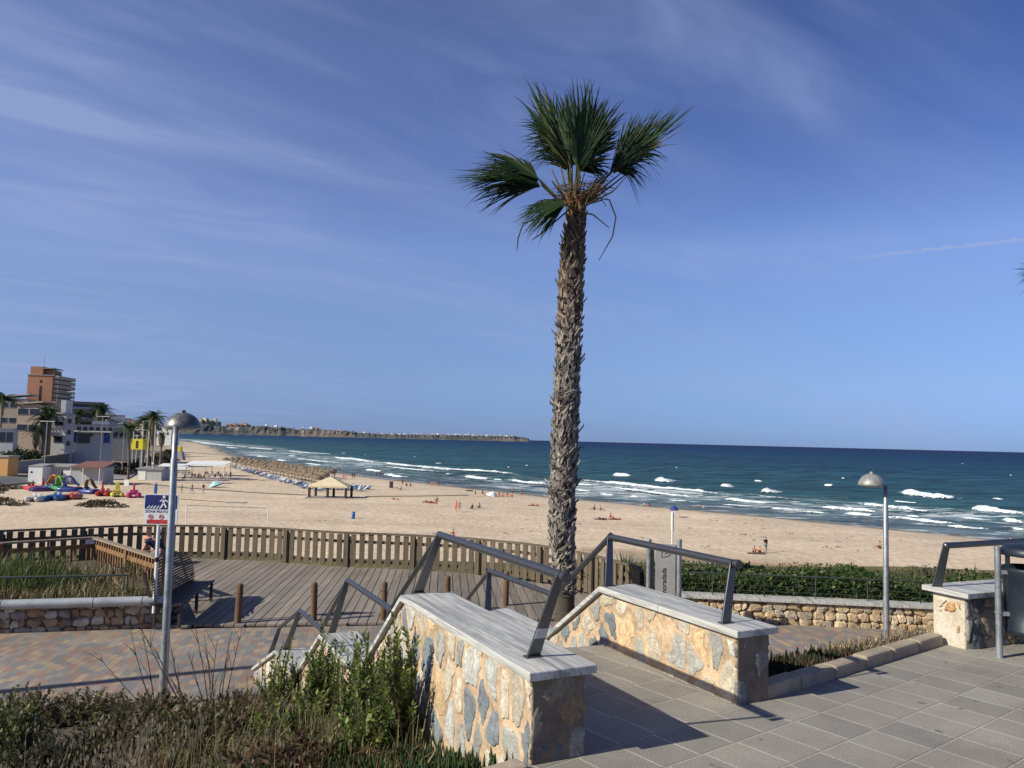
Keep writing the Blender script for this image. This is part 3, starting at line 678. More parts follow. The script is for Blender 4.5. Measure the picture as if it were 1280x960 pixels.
handrail('short steel handrail over the middle landing on the shrub side', hL, .235, [(2.86, .155), (4.30, .15)], [(3.05, -.38, 2.88, .155), (4.52, -.42, 4.31, .15)])
handrail('thin sloping steel handrail below the middle landing on the shrub side', hL, .235, [(4.34, .12), (5.30, -.54)], [], slim=.02)
handrail('lowest steel handrail on the shrub side, ending by the block paving', hL, .235, [(5.32, -.57), (6.5, -.60), (7.8, -1.10)], [(6.85, -1.15, 6.5, -.60), (8.15, -1.66, 7.8, -1.10)])
hR = Q0 - SP * .03
handrail('steel handrail along the top of the right stair wall, in front of the grey sign', hR, .17, [(.18, .83), (1.62, .825)], [(.16, .46, .19, .83), (1.50, .455, 1.62, .825)])
handrail('sloping steel handrail crossing the palm trunk on the right stair wall', hR, .17, [(1.64, .81), (2.50, .20)], [], slim=.024)
handrail('steel handrail over the middle landing seen behind the nearer stair wall', hR, .17, [(2.54, .185), (3.92, .18)], [(2.62, -.20, 2.56, .185), (3.76, -.20, 3.93, .18)])
handrail('thin sloping steel handrail going down behind the nearer stair wall', hR, .17, [(3.96, .15), (4.9, -.52)], [], slim=.02)

# ---------------------------------------------------------------- kerbs, right hand pillar
def kerb(label, a, b, n, w=.12, h=.085, off=.0):
    root = empty('kerb', label, 'kerb', a); d = (b - a); L = d.length; d.normalize(); nr = Vector((-d.y, d.x, 0)); q = random.Random(n)
    for i in range(n):
        s0, s1 = L * i / n + .003, L * (i + 1) / n - .003; e = Vector((0, 0, q.uniform(-.006, .006))); A = d * s0 + nr * (w / 2) + e; B = d * s1 + nr * (w / 2) + e + Vector((0, 0, q.uniform(-.004, .004)))
        mb = MB(); mb.bar(A + Z * (h / 2 - .05), B + Z * (h / 2 - .05), w, h + .1); mb.build('kerb_block', M['kerb'], root, bevel=.022)
kerb('pale concrete kerb between the terrace and the dry planted bed', Q0 + SP * .22 + KU * .02, Q0 + SP * .22 + KU * 2.50, 6)
kerb('pale concrete kerb end beside the shrub bed at the near wall', P0 - KU * 3.0 - SA * .10, P0 - KU * .05 - SA * .10, 5, h=.05)
def pillar():
    c = Vector((3.62, 6.40, 0)); rz = R(33)
    root = empty('stone_pillar', 'square stone pillar with grey marble coping beside the litter bin', 'stone pillar', c, rz)
    w, dpt, h = .40, 1.5, .455
    mb = MB(); mb.box((w / 2 + .012, dpt / 2 + .01, h / 2 - .15), (w - .03, dpt - .02, h + .3 - .045)); mb.build('core', simple('pale_render', (.50, .44, .34), .95, ns=9, amt=.2, bs=40, bst=.8, bd=.01), root)
    return root, w, dpt, h
# corners: left face runs from (1160,800) to (1207,812), right face from there to (1245,803) and beyond
pc = G(1207, 812, 0); pl = G(1159, 800, 0); u = Vector((pl.x - pc.x, pl.y - pc.y, 0)); u = Vector((-.40, .92, 0)).normalized(); r_ = Vector((u.y, -u.x, 0))
root = empty('stone_pillar', 'square stone pillar with grey marble coping beside the litter bin', 'stone pillar', pc, math.atan2(r_.y, r_.x))
t = MT('pale_render'); v = t.tc(); n = t.noise(v, 7, 6, .6, .4); n2 = t.noise(v, 45, 3)
M['render'] = t.fin(t.mix(1, t.ramp(n, [(.3, (.42, .34, .25)), (.5, (.53, .46, .36)), (.7, (.58, .53, .44))]), t.rng(n2, .3, .7, .85, 1.12), 'MULTIPLY'), .95, 0, .3, t.bump(n2, .6, .008, t.bump(n, .7, .02)))
mb = MB(); mb.box((.9, .145, .08), (1.8, .29, .66)); mb.build('core', M['render'], root, bevel=.012)
st = MB(); flagstones(st, Vector((.0, .0, 0)), Vector((1, 0, 0)), Z, Vector((0, -1, 0)), [(0, -.1), (1.8, -.1), (1.8, .405), (0, .405)], 5, (.15, .2), gap=.011, th=.02, pal=PALSHADE)
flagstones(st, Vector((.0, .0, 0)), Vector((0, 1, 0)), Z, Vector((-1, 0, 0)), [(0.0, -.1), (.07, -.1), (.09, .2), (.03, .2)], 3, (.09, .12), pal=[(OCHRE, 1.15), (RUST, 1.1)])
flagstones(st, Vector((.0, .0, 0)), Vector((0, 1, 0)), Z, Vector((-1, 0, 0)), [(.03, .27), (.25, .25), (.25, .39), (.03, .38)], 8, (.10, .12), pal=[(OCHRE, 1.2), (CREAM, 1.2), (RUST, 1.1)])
st.build('cladding_stone', M['stone'], root, color=True)
mb = MB(); mb.box((.88, .145, .435), (1.86, .42, .045)); mb.build('coping_slab', M['marble'], root, bevel=.006)
PIL, PILU, PILR = pc, u, r_
root = empty('handrail', 'steel handrail on the square pillar behind the litter bin', 'handrail', pc, math.atan2(r_.y, r_.x), 'steel handrails of the stair')
mb = MB(); mb.tube([(.06, .20, .80), (1.7, .23, .81)], .026, 14); mb.blob((.06, .20, .80), (.030, .030, .030), 0, 12, 8, 0); mb.build('rail_tube', M['steel'], root)
mb = MB(); blade(mb, (-.015, .235, .457), (.06, .20, .80), .085, .058, .014, (.92, -.4, 0)); mb.build('rail_post', M['steel'], root, bevel=.003)

# litter bin on its post
bc = D(1293, 740, 6.1); bx, by = bc.x, bc.y
M['binpaint'] = simple('dark_blue_grey_bin_paint', (.014, .020, .030), .45, .2, .5, ns=8, amt=.12)
root = empty('litter_bin', 'dark blue grey round litter bin with open top hood on a steel post', 'litter bin', (bx, by, 0))
mb = MB(); mb.lathe([(.001, .18), (.19, .18), (.205, .20), (.205, .235), (.198, .24), (.205, .40), (.215, .66), (.222, .685), (.215, .70), (.20, .70), (.19, .24)], 32); mb.build('bin_drum', M['binpaint'], root)
mb = MB(); mb.lathe([(.222, .79), (.225, .80), (.225, .835), (.19, .865), (.10, .882), (.001, .886)], 32); mb.lathe([(.215, .79), (.001, .80)], 32)
for a in (60, 180, 300): mb.bar((.205 * math.cos(R(a)), .205 * math.sin(R(a)), .66), (.205 * math.cos(R(a)), .205 * math.sin(R(a)), .80), .05, .008, up=(math.cos(R(a)), math.sin(R(a)), 0))
mb.build('hood', M['binpaint'], root)
pp = D(1247, 700, 6.12); mb = MB(); mb.tube([(pp.x - bx, pp.y - by, 0), (pp.x - bx, pp.y - by, .845)], .024, 14); mb.blob((pp.x - bx, pp.y - by, .845), (.026, .026, .014), 0, 12, 6, 0)
for zz in (.66, .34): mb.bar((pp.x - bx, pp.y - by, zz), (-.2, 0, zz), .03, .03)
mb.tube([(pp.x - bx, pp.y - by, .34), (pp.x - bx, pp.y - by, .355)], .03, 14)
mb.build('post', M['galv'], root)

# ---------------------------------------------------------------- dome lamps
M['lampdark'] = simple('dark_lamp_cap', (.17, .17, .165), .40, .5, .5, ns=14, amt=.3)
def dome_lamp(label, base, top, off, capm, rcap):
    root = empty('street_lamp', label, 'street lamp', base, 0, 'dome lamps of the promenade'); H = top - base.z
    mb = MB(); mb.lathe([(.105, -.02), (.105, .012), (.075, .016)], 20); mb.lathe([(.055, 0), (.052, .9), (.050, .92), (.045, H * .88), (.036, H * .885), (.034, H), (.001, H)], 20); mb.build('pole', M['galv'], root)
    mb = MB(); c = (off[0], off[1], H - .02)
    mb.lathe([(rcap, 0), (rcap * 1.02, .012), (rcap * .97, .05), (rcap * .86, .11), (rcap * .66, .165), (rcap * .38, .205), (rcap * .12, .222), (.035, .225), (.03, .25), (.001, .255)], 32, c); mb.lathe([(rcap, 0), (rcap * .95, .01), (rcap * .9, .03)], 32, c)
    mb.bar((0, 0, H - .02), (off[0] * .6, off[1] * .6, H), .05, .05); mb.build('lamp_dome', capm, root); root.rotation_euler = (0, R(-.45), 0) if off[1] > .1 else (0, R(.3), 0)
    mb = MB(); mb.lathe([(rcap * .93, .005), (rcap * .7, -.022), (rcap * .35, -.034), (.001, -.038)], 32, c); mb.build('lamp_glass', M['glass'], root)
bl = G(203, 882, -2); dome_lamp('grey dome lamp post standing in front of the blue walking sign', bl, D(217, 533, bl.y - .2).z, (-.015, .25), M['lampdark'], .243)
br_ = G(1108, 810, -2); dome_lamp('grey dome lamp post on the right rising above the hedge', br_, D(1104, 606, br_.y).z, (-.23, .05), M['lampcap'], .235)

# ---------------------------------------------------------------- grey town sign on two posts
def text_mesh(name, s, size, mat, parent, M4, align='LEFT', extr=.002, bold=0.0):
    cu = bpy.data.curves.new(name, 'FONT'); cu.body = s; cu.size = size; cu.align_x = align; cu.extrude = extr; cu.offset = bold
    tmp = bpy.data.objects.new(name, cu); COL.objects.link(tmp); bpy.context.view_layer.update()
    me = bpy.data.meshes.new_from_object(tmp.evaluated_get(bpy.context.evaluated_depsgraph_get())); bpy.data.objects.remove(tmp); bpy.data.curves.remove(cu)
    me.materials.clear(); me.materials.append(mat); o = bpy.data.objects.new(name, me); COL.objects.link(o); o.parent = parent; o.matrix_local = M4; return o
a = D(811, 700, 14.9); b = D(849, 700, 14.75); u = Vector((b.x - a.x, b.y - a.y, 0)); wd = u.length; u.normalize()
root = empty('town_sign', 'tall grey sign panel between two steel posts with upright lettering', 'sign', (a.x, a.y, -2), math.atan2(u.y, u.x))
M['panel'] = simple('grey_sign_panel', (.27, .262, .255), .55, .2, .4, ns=4, amt=.08); M['ink'] = simple('dark_lettering', (.03, .018, .02), .6)
zt = D(811, 675, 14.9).z + 2
for x, zz in ((0, zt), (wd, zt + .03)):
    mb = MB(); mb.tube([(x, 0, 0), (x, 0, zz)], .048, 16); mb.lathe([(.05, 0), (.04, .02), (.001, .025)], 16, (x, 0, zz)); mb.build('post', M['galv'], root)
mb = MB(); mb.box((wd / 2 + .03, .0, zt / 2 + .05), (wd - .19, .05, zt - .22)); mb.build('sign_panel', M['panel'], root, bevel=.004)
mb = MB(); mb.box((.075, .0, zt / 2 + .05), (.05, .03, zt - .25)); mb.box((wd - .05, 0, zt / 2 + .05), (.02, .03, zt - .25)); mb.build('side_strip', M['binpaint'], root)
text_mesh('lettering', 'la horadada', .125, M['ink'], root, Matrix.Translation((.33, -.0285, .66)) @ Matrix.Rotation(R(90), 4, 'X') @ Matrix.Rotation(R(90), 4, 'Z'), bold=.002)
mb = MB()      # outline emblem of a headland over the lettering
E_ = [(.24, 1.50), (.25, 1.64), (.27, 1.62), (.30, 1.63), (.33, 1.615), (.37, 1.63), (.41, 1.60), (.40, 1.55), (.35, 1.52), (.30, 1.505), (.24, 1.50)]
sc = zt / 1.78
for p, q_ in zip(E_, E_[1:]): mb.bar((p[0], -.0285, p[1] * sc - .03), (q_[0], -.0285, q_[1] * sc - .03), .004, .010)
for k in range(5):
    th0 = R(20 + 28 * k); th1 = R(48 + 28 * k); mb.bar((.335 + .03 * math.cos(th0), -.0285, 1.55 * sc + .025 * math.sin(th0) - .02), (.335 + .03 * math.cos(th1), -.0285, 1.55 * sc + .025 * math.sin(th1) - .02), .004, .008)
mb.build('emblem', M['ink'], root)

# ---------------------------------------------------------------- blue pedestrian sign
Y = 14.25; a = D(182, 617, Y); b = D(222, 656, Y); w = b.x - a.x; h = a.z - b.z; zb = -1.50
root = empty('walking_sign', 'blue and white pedestrian zone sign on a white pole above the planter', 'sign', ((D(196, 700, Y).x), Y, zb))
M['signblue'] = simple('sign_blue', (.012, .022, .13), .45, ns=4, amt=.06); M['signred'] = simple('sign_red', (.42, .03, .035), .5); M['signwhite'] = simple('sign_white', (.66, .67, .68), .45)
ox = (a.x + b.x) / 2 - root.location.x; oz = (a.z + b.z) / 2 - zb; yf = -.05
mb = MB(); mb.tube([(0, 0, -.2), (0, 0, b.z - zb + h * .9)], .032, 14); mb.build('sign_pole', M['white'], root)
def rrect(cx, cz, w, h, r, y):
    P = []
    for sx_, sz_, a0 in ((1, 1, 0), (-1, 1, 90), (-1, -1, 180), (1, -1, 270)):
        for k in range(5): q_ = R(a0 + 22.5 * k); P.append((cx + sx_ * (w / 2 - r) + r * math.cos(q_), y, cz + sz_ * (h / 2 - r) + r * math.sin(q_)))
    return P
mb = MB(); mb.extr(rrect(ox, oz, w, h, .05, yf + .014), (0, .02, 0)); pan = mb.build('sign_panel', M['signwhite'], root)
mb = MB(); mb.extr(rrect(ox, oz + h * .235, w * .95, h * .47, .03, yf + .011), (0, .003, 0)); mb.build('blue_field', M['signblue'], pan)
mb = MB(); y1 = yf + .006
def stroke(p, q_, wd_): mb.bar((ox + p[0] * w, y1, oz + p[1] * h), (ox + q_[0] * w, y1, oz + q_[1] * h), .003, wd_ * w, up=(0, 0, 1)) if abs(p[0] - q_[0]) > abs(p[1] - q_[1]) * .3 else mb.bar((ox + p[0] * w, y1, oz + p[1] * h), (ox + q_[0] * w, y1, oz + q_[1] * h), .003 if 0 else wd_ * w, .003, up=(0, 1, 0))
FX = .08
for p, q_, k in (((.0, .36), (.0, .22), .085), ((.0, .22), (-.07, .06), .06), ((.0, .22), (.09, .06), .06), ((.0, .35), (-.11, .26), .045), ((.0, .35), (.12, .25), .045)): mb.bar((ox + (p[0] + FX) * w, y1, oz + p[1] * h), (ox + (q_[0] + FX) * w, y1, oz + q_[1] * h), k * w * .8, .003, up=(0, 1, 0))
c = (ox + (FX + .005) * w, y1, oz + .415 * h); mb.add([c] + [(c[0] + .045 * w * math.cos(R(k * 45)), y1, c[2] + .045 * w * math.sin(R(k * 45))) for k in range(8)], [(0, k + 1, (k + 1) % 8 + 1) for k in range(8)])
for k in range(5):
    x = -.42 + .09 * k; mb.extr([(ox + x * w, y1 + .002, oz + .02 * h), (ox + (x + .045) * w, y1 + .002, oz + .02 * h), (ox + (x + .115) * w, y1 + .002, oz + .12 * h), (ox + (x + .08) * w, y1 + .002, oz + .12 * h)], (0, .002, 0))
mb.build('walking_figure', M['signwhite'], pan)
for tx_, wx_ in (('ZONA', -.30), ('PEATONAL', .15)): text_mesh('lettering', tx_, .066, M['signblue'], pan, Matrix.Translation((ox + wx_ * w, yf + .011, oz - .115 * h)) @ Matrix.Rotation(R(90), 4, 'X'), 'CENTER', .001, .0)
mb = MB(); mb.box((ox - .03 * w, yf + .011, oz - .405 * h), (w * .72, .003, h * .13))
for x in (-.28, .04):
    cx, cz = ox + x * w, oz - .245 * h; P = []
    for k in range(16): mb.bar((cx + .065 * w * math.cos(R(k * 22.5)), yf + .011, cz + .065 * w * math.sin(R(k * 22.5))), (cx + .065 * w * math.cos(R(k * 22.5 + 22.5)), yf + .011, cz + .065 * w * math.sin(R(k * 22.5 + 22.5))), .012, .003, up=(0, 1, 0))
    mb.bar((cx - .045 * w, yf + .0105, cz + .045 * w), (cx + .045 * w, yf + .0105, cz - .045 * w), .012, .003, up=(0, 1, 0))
mb.build('red_marks', M['signred'], pan)
for x in (-.28, .04): mb = MB(); mb.bar((ox + x * w - .035 * w, yf + .0125, oz - .25 * h), (ox + x * w + .035 * w, yf + .0125, oz - .24 * h), .03 * w, .003, up=(0, 1, 0)); mb.build('black_mark', M['ink'], pan)
mb = MB(); mb.tube([(0, 0, .72), (0, 0, .80)], .04, 12); mb.build('clamp', M['ink'], root)

# ---------------------------------------------------------------- picket fence round the boardwalk
def fence_run(label, pts, top, base, posts_every, n_pick, col, group):
    root = empty('picket_fence', label, 'fence', (0, 0, 0), 0, group); L = [Vector((x, y, 0)) for x, y in pts]
    cum = [0]
    for a, b in zip(L, L[1:]): cum.append(cum[-1] + (b - a).length)
    def at(s):
        for i in range(len(L) - 1):
            if s <= cum[i + 1] or i == len(L) - 2: return L[i] + (L[i + 1] - L[i]) * ((s - cum[i]) / (cum[i + 1] - cum[i]))
    nb = max(1, round(cum[-1] / posts_every)); q = random.Random(8)
    def tint(k=.2): g = q.uniform(1 - k, 1 + k); return (col[0] * g, col[1] * g, col[2] * g)
    for i in range(nb + 1):
        p = at(cum[-1] * i / nb); d = at(min(cum[-1], cum[-1] * i / nb + .1)) - at(max(0, cum[-1] * i / nb - .1)); rz = math.atan2(d.y, d.x)
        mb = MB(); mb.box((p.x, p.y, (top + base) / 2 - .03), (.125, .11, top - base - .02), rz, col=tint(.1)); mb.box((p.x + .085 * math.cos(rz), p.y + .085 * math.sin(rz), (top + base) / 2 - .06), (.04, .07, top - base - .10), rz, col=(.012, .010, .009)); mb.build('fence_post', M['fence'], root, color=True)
    for i in range(nb):
        mb = MB(); s0, s1 = cum[-1] * i / nb, cum[-1] * (i + 1) / nb
        for zz, hh in ((top - .015, .05), (top - .25, .075), (base + .17, .075)):
            for k in range(3):
                a, b = at(s0 + (s1 - s0) * k / 3), at(s0 + (s1 - s0) * (k + 1) / 3); d = (b - a).normalized(); n = Vector((-d.y, d.x, 0)) * (.0 if hh < .06 else .035); wv = .075 if hh < .06 else .03
                mb.bar(a + n + Z * zz, b + n + Z * zz, wv, hh, col=tint(.12))
        for k in range(n_pick):
            s = s0 + (s1 - s0) * (k + .8) / (n_pick + .6); p = at(s); d = at(min(cum[-1], s + .05)) - at(s - .05); rz = math.atan2(d.y, d.x)
            mb.box((p.x, p.y, (top - .04 + base + .05) / 2 + q.uniform(-.006, .006)), (.138, .028, top - base - .11), rz + q.uniform(-.03, .03), col=tint())
        mb.build('picket_panel', M['fence'], root, color=True)
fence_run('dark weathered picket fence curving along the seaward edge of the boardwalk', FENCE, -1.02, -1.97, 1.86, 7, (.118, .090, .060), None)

# lighter ramp railing with slim balusters
root = empty('ramp_railing', 'orange brown wooden railing with slim balusters around the grassy planter', 'railing')
BR = (.27, .145, .062); q = random.Random(3)
A_, B_, C_, E2 = Vector((-14.6, 15.6, 0)), Vector((-11.75, 18.05, 0)), Vector((-10.36, 19.5, 0)), Vector((-7.30, 16.55, 0))
def rail_side(a, b, n, zt0, zt1, name):
    mb = MB()
    mb.bar(a + Z * zt0, b + Z * zt1, .14, .045, col=(.27, .20, .14)); mb.bar(a + Z * (zt0 - .20), b + Z * (zt1 - .20), .035, .10, col=BR); mb.bar(a + Z * (zt0 - .78), b + Z * (zt1 - .78), .035, .09, col=BR)
    for k in range(n):
        p = a.lerp(b, (k + .5) / n); zt = lerp(zt0, zt1, (k + .5) / n); g = q.uniform(.75, 1.15); mb.box((p.x, p.y, zt - .42), (.045, .045, .80), math.atan2((b - a).y, (b - a).x), col=tuple(c * g * .8 for c in BR))
    mb.build(name, M['rail_wood'], root, color=True)
rail_side(A_, C_, 20, -1.10, -1.10, 'baluster_panel'); rail_side(C_, E2, 26, -1.10, -1.12, 'baluster_panel')
for p in (C_, E2, C_.lerp(E2, .52), B_): 
    mb = MB(); mb.box((p.x, p.y, -1.56), (.10, .10, .94), R(45), col=tuple(c * .85 for c in BR)); mb.build('railing_post', M['rail_wood'], root, color=True)
mb = MB(); mb.box((C_.x - .02, C_.y - .09, -1.17), (.26, .03, .15), R(20)); mb.build('white_tag', M['white'], root)

# round timber bollards
for i, (px, py) in enumerate(((297, 779), (392, 776), (479, 775), (559, 765), (632, 757))):
    p = G(px, py, -1.96); lab = ['nearest the bench in its round shadow', 'second along the deck edge from the bench', 'just beyond the middle landing handrail', 'hidden low behind the nearer stair wall', 'closest to the palm trunk'][i]
    mb = MB(); mb.lathe([(.062, -.1), (.062, .70), (.05, .735), (.001, .74)], 14); mb.lathe([(.064, .56), (.066, .57), (.066, .585), (.064, .595)], 14)
    o = mb.build('bollard', M['post_wood'], None, (p.x, p.y, -1.97)); o.rotation_euler = (R(rnd.uniform(-1.2, 1.2)), R(rnd.uniform(-1.2, 1.2)), rnd.uniform(0, 6)); tag(o, 'brown round timber bollard ' + lab, 'bollard', 'timber bollards along the boardwalk')

# curved slatted bench at the end of the planter
root = empty('slatted_bench', 'dark curved bench of narrow slats at the corner of the boardwalk', 'bench', (-6.18, 15.4, -1.96), R(7))
M['benchwood'] = simple('dark_bench_wood', (.045, .035, .030), .6, ns=5, amt=.3)
mb = MB(); n = 15
for k in range(n):
    f = (k + .5) / n; half = 1.25 * math.sqrt(max(0, 1 - max(0, (f - .45) / .58) ** 2.2)); z = .42 + .72 * f; x = -.42 - .22 * f + .06 * math.sin(f * 3)
    pts = [(x + .10 * (j / 4 - 1) ** 2, -half + half * 2 * j / 8, z) for j in range(9)]
    for a, b in zip(pts, pts[1:]): mb.bar(a, b, .022, .030)
mb.build('backrest', M['benchwood'], root)
mb = MB()
for k in range(9):
    x = -.40 + .062 * k; mb.bar((x, -1.2, .43 - .03 * math.sin(k * .35)), (x, 1.2, .43 - .03 * math.sin(k * .35)), .042, .03)
mb.build('seat', M['benchwood'], root)
for y in (-1.1, 0, 1.1):
    mb = MB(); mb.bar((-.36, y, 0), (-.36, y, .42), .05, .06); mb.bar((.08, y, 0), (.08, y, .42), .05, .06); mb.bar((-.42, y, .39), (.1, y, .39), .05, .05); mb.bar((-.40, y, .4), (-.60, y, 1.0), .05, .04); mb.build('bench_frame', M['benchwood'], root)

# ---------------------------------------------------------------- low rubble walls with copings
def rubble_wall(label, pts, z0, h, seed, size, pal, cop):
    root = empty('rubble_wall', label, 'stone wall'); q = random.Random(seed); L = [Vector((x, y, 0)) for x, y in pts]; core = MB(); st = MB()
    for a, b in zip(L, L[1:]):
        d = (b - a); ln = d.length; d.normalize(); n = Vector((d.y, -d.x, 0))
        core.bar(a - n * .19 + Z * (z0 + h / 2 - .05), b - n * .19 + Z * (z0 + h / 2 - .05), .30, h + .1)
        z = z0 - .04
        while z < z0 + h - .03:
            hh = size * q.uniform(.75, 1.25); hh = min(hh, z0 + h - z + .02); s = -.05
            while s < ln:
                w = size * q.uniform(.7, 2.3); f = q.uniform(.85, 1.15); c = q.choice(pal); g = q.uniform(.75, 1.2)
                P = a + d * (s + w / 2) - n * .055 + Z * (z + hh / 2 + q.uniform(-.02, .02)); cs, sn = d.x, d.y; tmp = MB(); tmp.blob((0, 0, 0), (w * .54, .085, hh * .56 * f), q.randint(0, 9999), 9, 6, .34)
                an = q.uniform(-.25, .25); V = []
                for x, y, zz in tmp.v:
                    x2, z2 = x * math.cos(an) - zz * math.sin(an), x * math.sin(an) + zz * math.cos(an)
                    x2 = max(-w * .5, min(w * .5, x2 * 1.08)); z2 = max(-hh * .5, min(hh * .5, z2 * 1.08)); yy = max(-.07, min(.07, y * 1.3)); V.append(P + d * x2 - n * yy + Z * z2)
                st.add(V, tmp.f, tuple(k * g for k in c), False); s += w * .98
            z += hh * .97
    core.build('mortar_core', M['greymortar'], root); st.build('rubble_stone', M['rubble'], root, color=True); return root, L
PALR = [(.36, .25, .155), (.33, .21, .125), (.42, .34, .25), (.30, .27, .235), (.38, .27, .16), (.27, .20, .15), (.48, .44, .38)]
root, L = rubble_wall('low rubble planter wall with rounded grey rim, below the dry grass', [(-13.5, 12.55), (-8.81, 13.78), (-6.33, 14.42)], -2.0, .44, 3, .125, PALR, 1)
M['rim'] = simple('pale_grey_rim', (.42, .44, .45), .42, .3, .4, ns=4, amt=.12)
cuts = [(-13.5, 12.55), (-11.2, 13.155), (-9.75, 13.535), (-8.81, 13.78), (-7.4, 14.145), (-6.62, 14.345), (-6.28, 14.43)]
for (ax, ay), (bx_, by_) in zip(cuts, cuts[1:]):
    mb = MB(); mb.tube([(ax + .008, ay - .10, -1.49), (bx_ - .008, by_ - .10, -1.49)], .085, 14); mb.bar((ax + .008, ay + .06, -1.515), (bx_ - .008, by_ + .06, -1.515), .34, .05); mb.build('rim_section', M['rim'], root)
rA = G(820, 785, -2); rw = [(2.95, 16.2), (5.31, 15.92), (8.36, 15.60), (14.0, 14.9)]
root, L = rubble_wall('long low rubble wall with flat grey coping, in front of the green hedge', rw, -2.0, .44, 9, .14, [(.50, .37, .23), (.44, .31, .18), (.52, .43, .31), (.40, .33, .25), (.46, .35, .22)], 0)
for (ax, ay), (bx_, by_) in zip(rw, rw[1:]):
    n_ = max(1, int((bx_ - ax) / 1.2))
    for k in range(n_):
        a = Vector((lerp(ax, bx_, k / n_), lerp(ay, by_, k / n_) + .15, -1.525)); b = Vector((lerp(ax, bx_, (k + 1) / n_) - .008, lerp(ay, by_, (k + 1) / n_) + .15, -1.525)); mb = MB(); mb.bar(a, b, .44, .06); mb.build('coping_slab', M['marble'], root, bevel=.006)
# soil of both planters
mb = MB(); mb.extr([(-14, 12.9, -1.60), (-8.8, 14.0, -1.60), (-6.35, 14.6, -1.60), (-7.35, 16.5, -1.60), (-10.3, 19.35, -1.60), (-14.6, 15.5, -1.60)], (0, 0, -.3)); tag(mb.build('planter_soil', M['soil'], recalc=True), kind='structure')
mb = MB(); mb.extr([(2.9, 16.3, -1.62), (5.3, 16.1, -1.62), (8.4, 15.8, -1.62), (24, 13.9, -1.62), (24, 22, -2.2), (3.0, 22, -2.2)], (0, 0, -.3)); tag(mb.build('hedge_soil', M['soil'], recalc=True), kind='structure')
# thin wire fences of both planters
M['wire'] = simple('dark_green_wire', (.05, .065, .06), .6, .3, .4)
def wire_fence(label, pts, z0, z1, step, rails):
    root = empty('wire_fence', label, 'fence'); L = [Vector((x, y, 0)) for x, y in pts]
    for a, b in zip(L, L[1:]):
        n_ = max(1, round((b - a).length / step))
        for i in range(n_ + 1):
            p = a.lerp(b, i / n_); mb = MB(); mb.tube([p + Z * z0, p + Z * z1], .014, 8); mb.build('fence_post', M['wire'], root)
        mb = MB()
        for zr, rr in rails: mb.tube([a + Z * zr, b + Z * zr], rr, 8)
        mb.build('fence_wire', M['wire'], root)
wire_fence('thin dark wire fence over the rounded planter rim', [(-13.5, 12.75), (-8.9, 13.9), (-7.0, 14.4)], -1.5, -1.06, 2.35, [(-1.06, .019)])
wire_fence('thin dark wire fence between the right rubble wall and the hedge', [(3.2, 16.25), (5.31, 16.12), (8.36, 15.8), (13.5, 15.15)], -1.5, -1.06, 1.0, [(-1.06, .016), (-1.28, .005), (-1.17, .005), (-1.39, .005)])

# ================================================================ VEGETATION
M['leaf'] = leafmat('leaf', True, rough=.5, trans=.38)
M['frond'] = leafmat('palm_frond', True, rough=.62, trans=.25, ns=3)
M['dry'] = leafmat('dry_stems', True, rough=.8, trans=.15)
M['bark'] = simple('palm_bark', None, .92, ns=9, amt=.3, bs=22, bst=.7, bd=.02, attr=True)
M['twig'] = simple('bare_twig', (.085, .065, .055), .85, ns=20, amt=.3)

def rot_about(v, ax, a): return Matrix.Rotation(a, 3, ax) @ v
def fan_leaf(mb, hub, d, n, L, spread, segs, q, droop=.25, fold=0.0, col=(.030, .060, .018), fuse=.54):
    """palmate leaf: pleated segments joined near the hub, free and drooping at the tips"""
    d = d.normalized(); n = (n - d * n.dot(d)).normalized(); side = d.cross(n)
    for i in range(segs):
        f = (i + .5) / segs * 2 - 1; a = f * spread + q.uniform(-.03, .03); l = L * (1 - .22 * abs(f) ** 2.2) * q.uniform(.88, 1.06)
        dv = d * math.cos(a) + side * math.sin(a); dv = (dv + n * (fold * f * f)).normalized(); sd = dv.cross(n).normalized()
        w0 = l * fuse * math.sin(spread / segs) * 1.10 + .006; g = q.uniform(.65, 1.35); c = (col[0] * g, col[1] * g * q.uniform(.92, 1.1), col[2] * g)
        if q.random() < .05: c = (.16, .13, .05)
        bend = Vector((q.uniform(-.18, .14), q.uniform(-.14, .14), -droop * q.uniform(.6, 2.4))); P = []
        for t_, w in ((.03, .12), (.22, .55), (fuse, 1.0), (.70, .80), (.87, .46), (1.0, .05)):
            e = max(0, t_ - .35); p = hub + dv * (l * t_) + bend * (l * e * e * 1.7); z = n * (w0 * .45)
            P += [p - sd * (w0 * w), p + z * w, p + sd * (w0 * w)]
        F = []
        for k in range(5): F += [(k * 3, k * 3 + 1, k * 3 + 4, k * 3 + 3), (k * 3 + 1, k * 3 + 2, k * 3 + 5, k * 3 + 4)]
        mb.add(P, F, c, False)

PY = 15.8
def pz(x, y, dy=0.0): return D(540 + x / 3.765, 80 + y / 3.765, PY + dy)
pb = G(704, 775, -2); pb = D(704, 775, PY); pb.z = -2.0
palm = empty('palm_tree', 'tall fan palm with shaggy grey trunk rising from the boardwalk', 'palm tree', pb, 0, None)
cl_px = [(705, 790), (706, 749), (704, 711), (702.5, 673), (703, 619), (706, 565), (707.7, 511), (709.5, 457), (712, 402), (716, 321), (719, 285), (720.5, 262)]
cl = [D(x, y, PY) - pb for x, y in cl_px]; cl[0].z = -.3
rad = [.25, .23, .215, .235, .245, .25, .24, .232, .235, .222, .185, .14]
def trunk_at(h):
    for a, b, ra, rb_ in zip(cl, cl[1:], rad, rad[1:]):
        if h <= b.z: k = max(0, (h - a.z) / (b.z - a.z)); return a.lerp(b, k), ra + (rb_ - ra) * k
    return cl[-1], rad[-1]
q = random.Random(21)
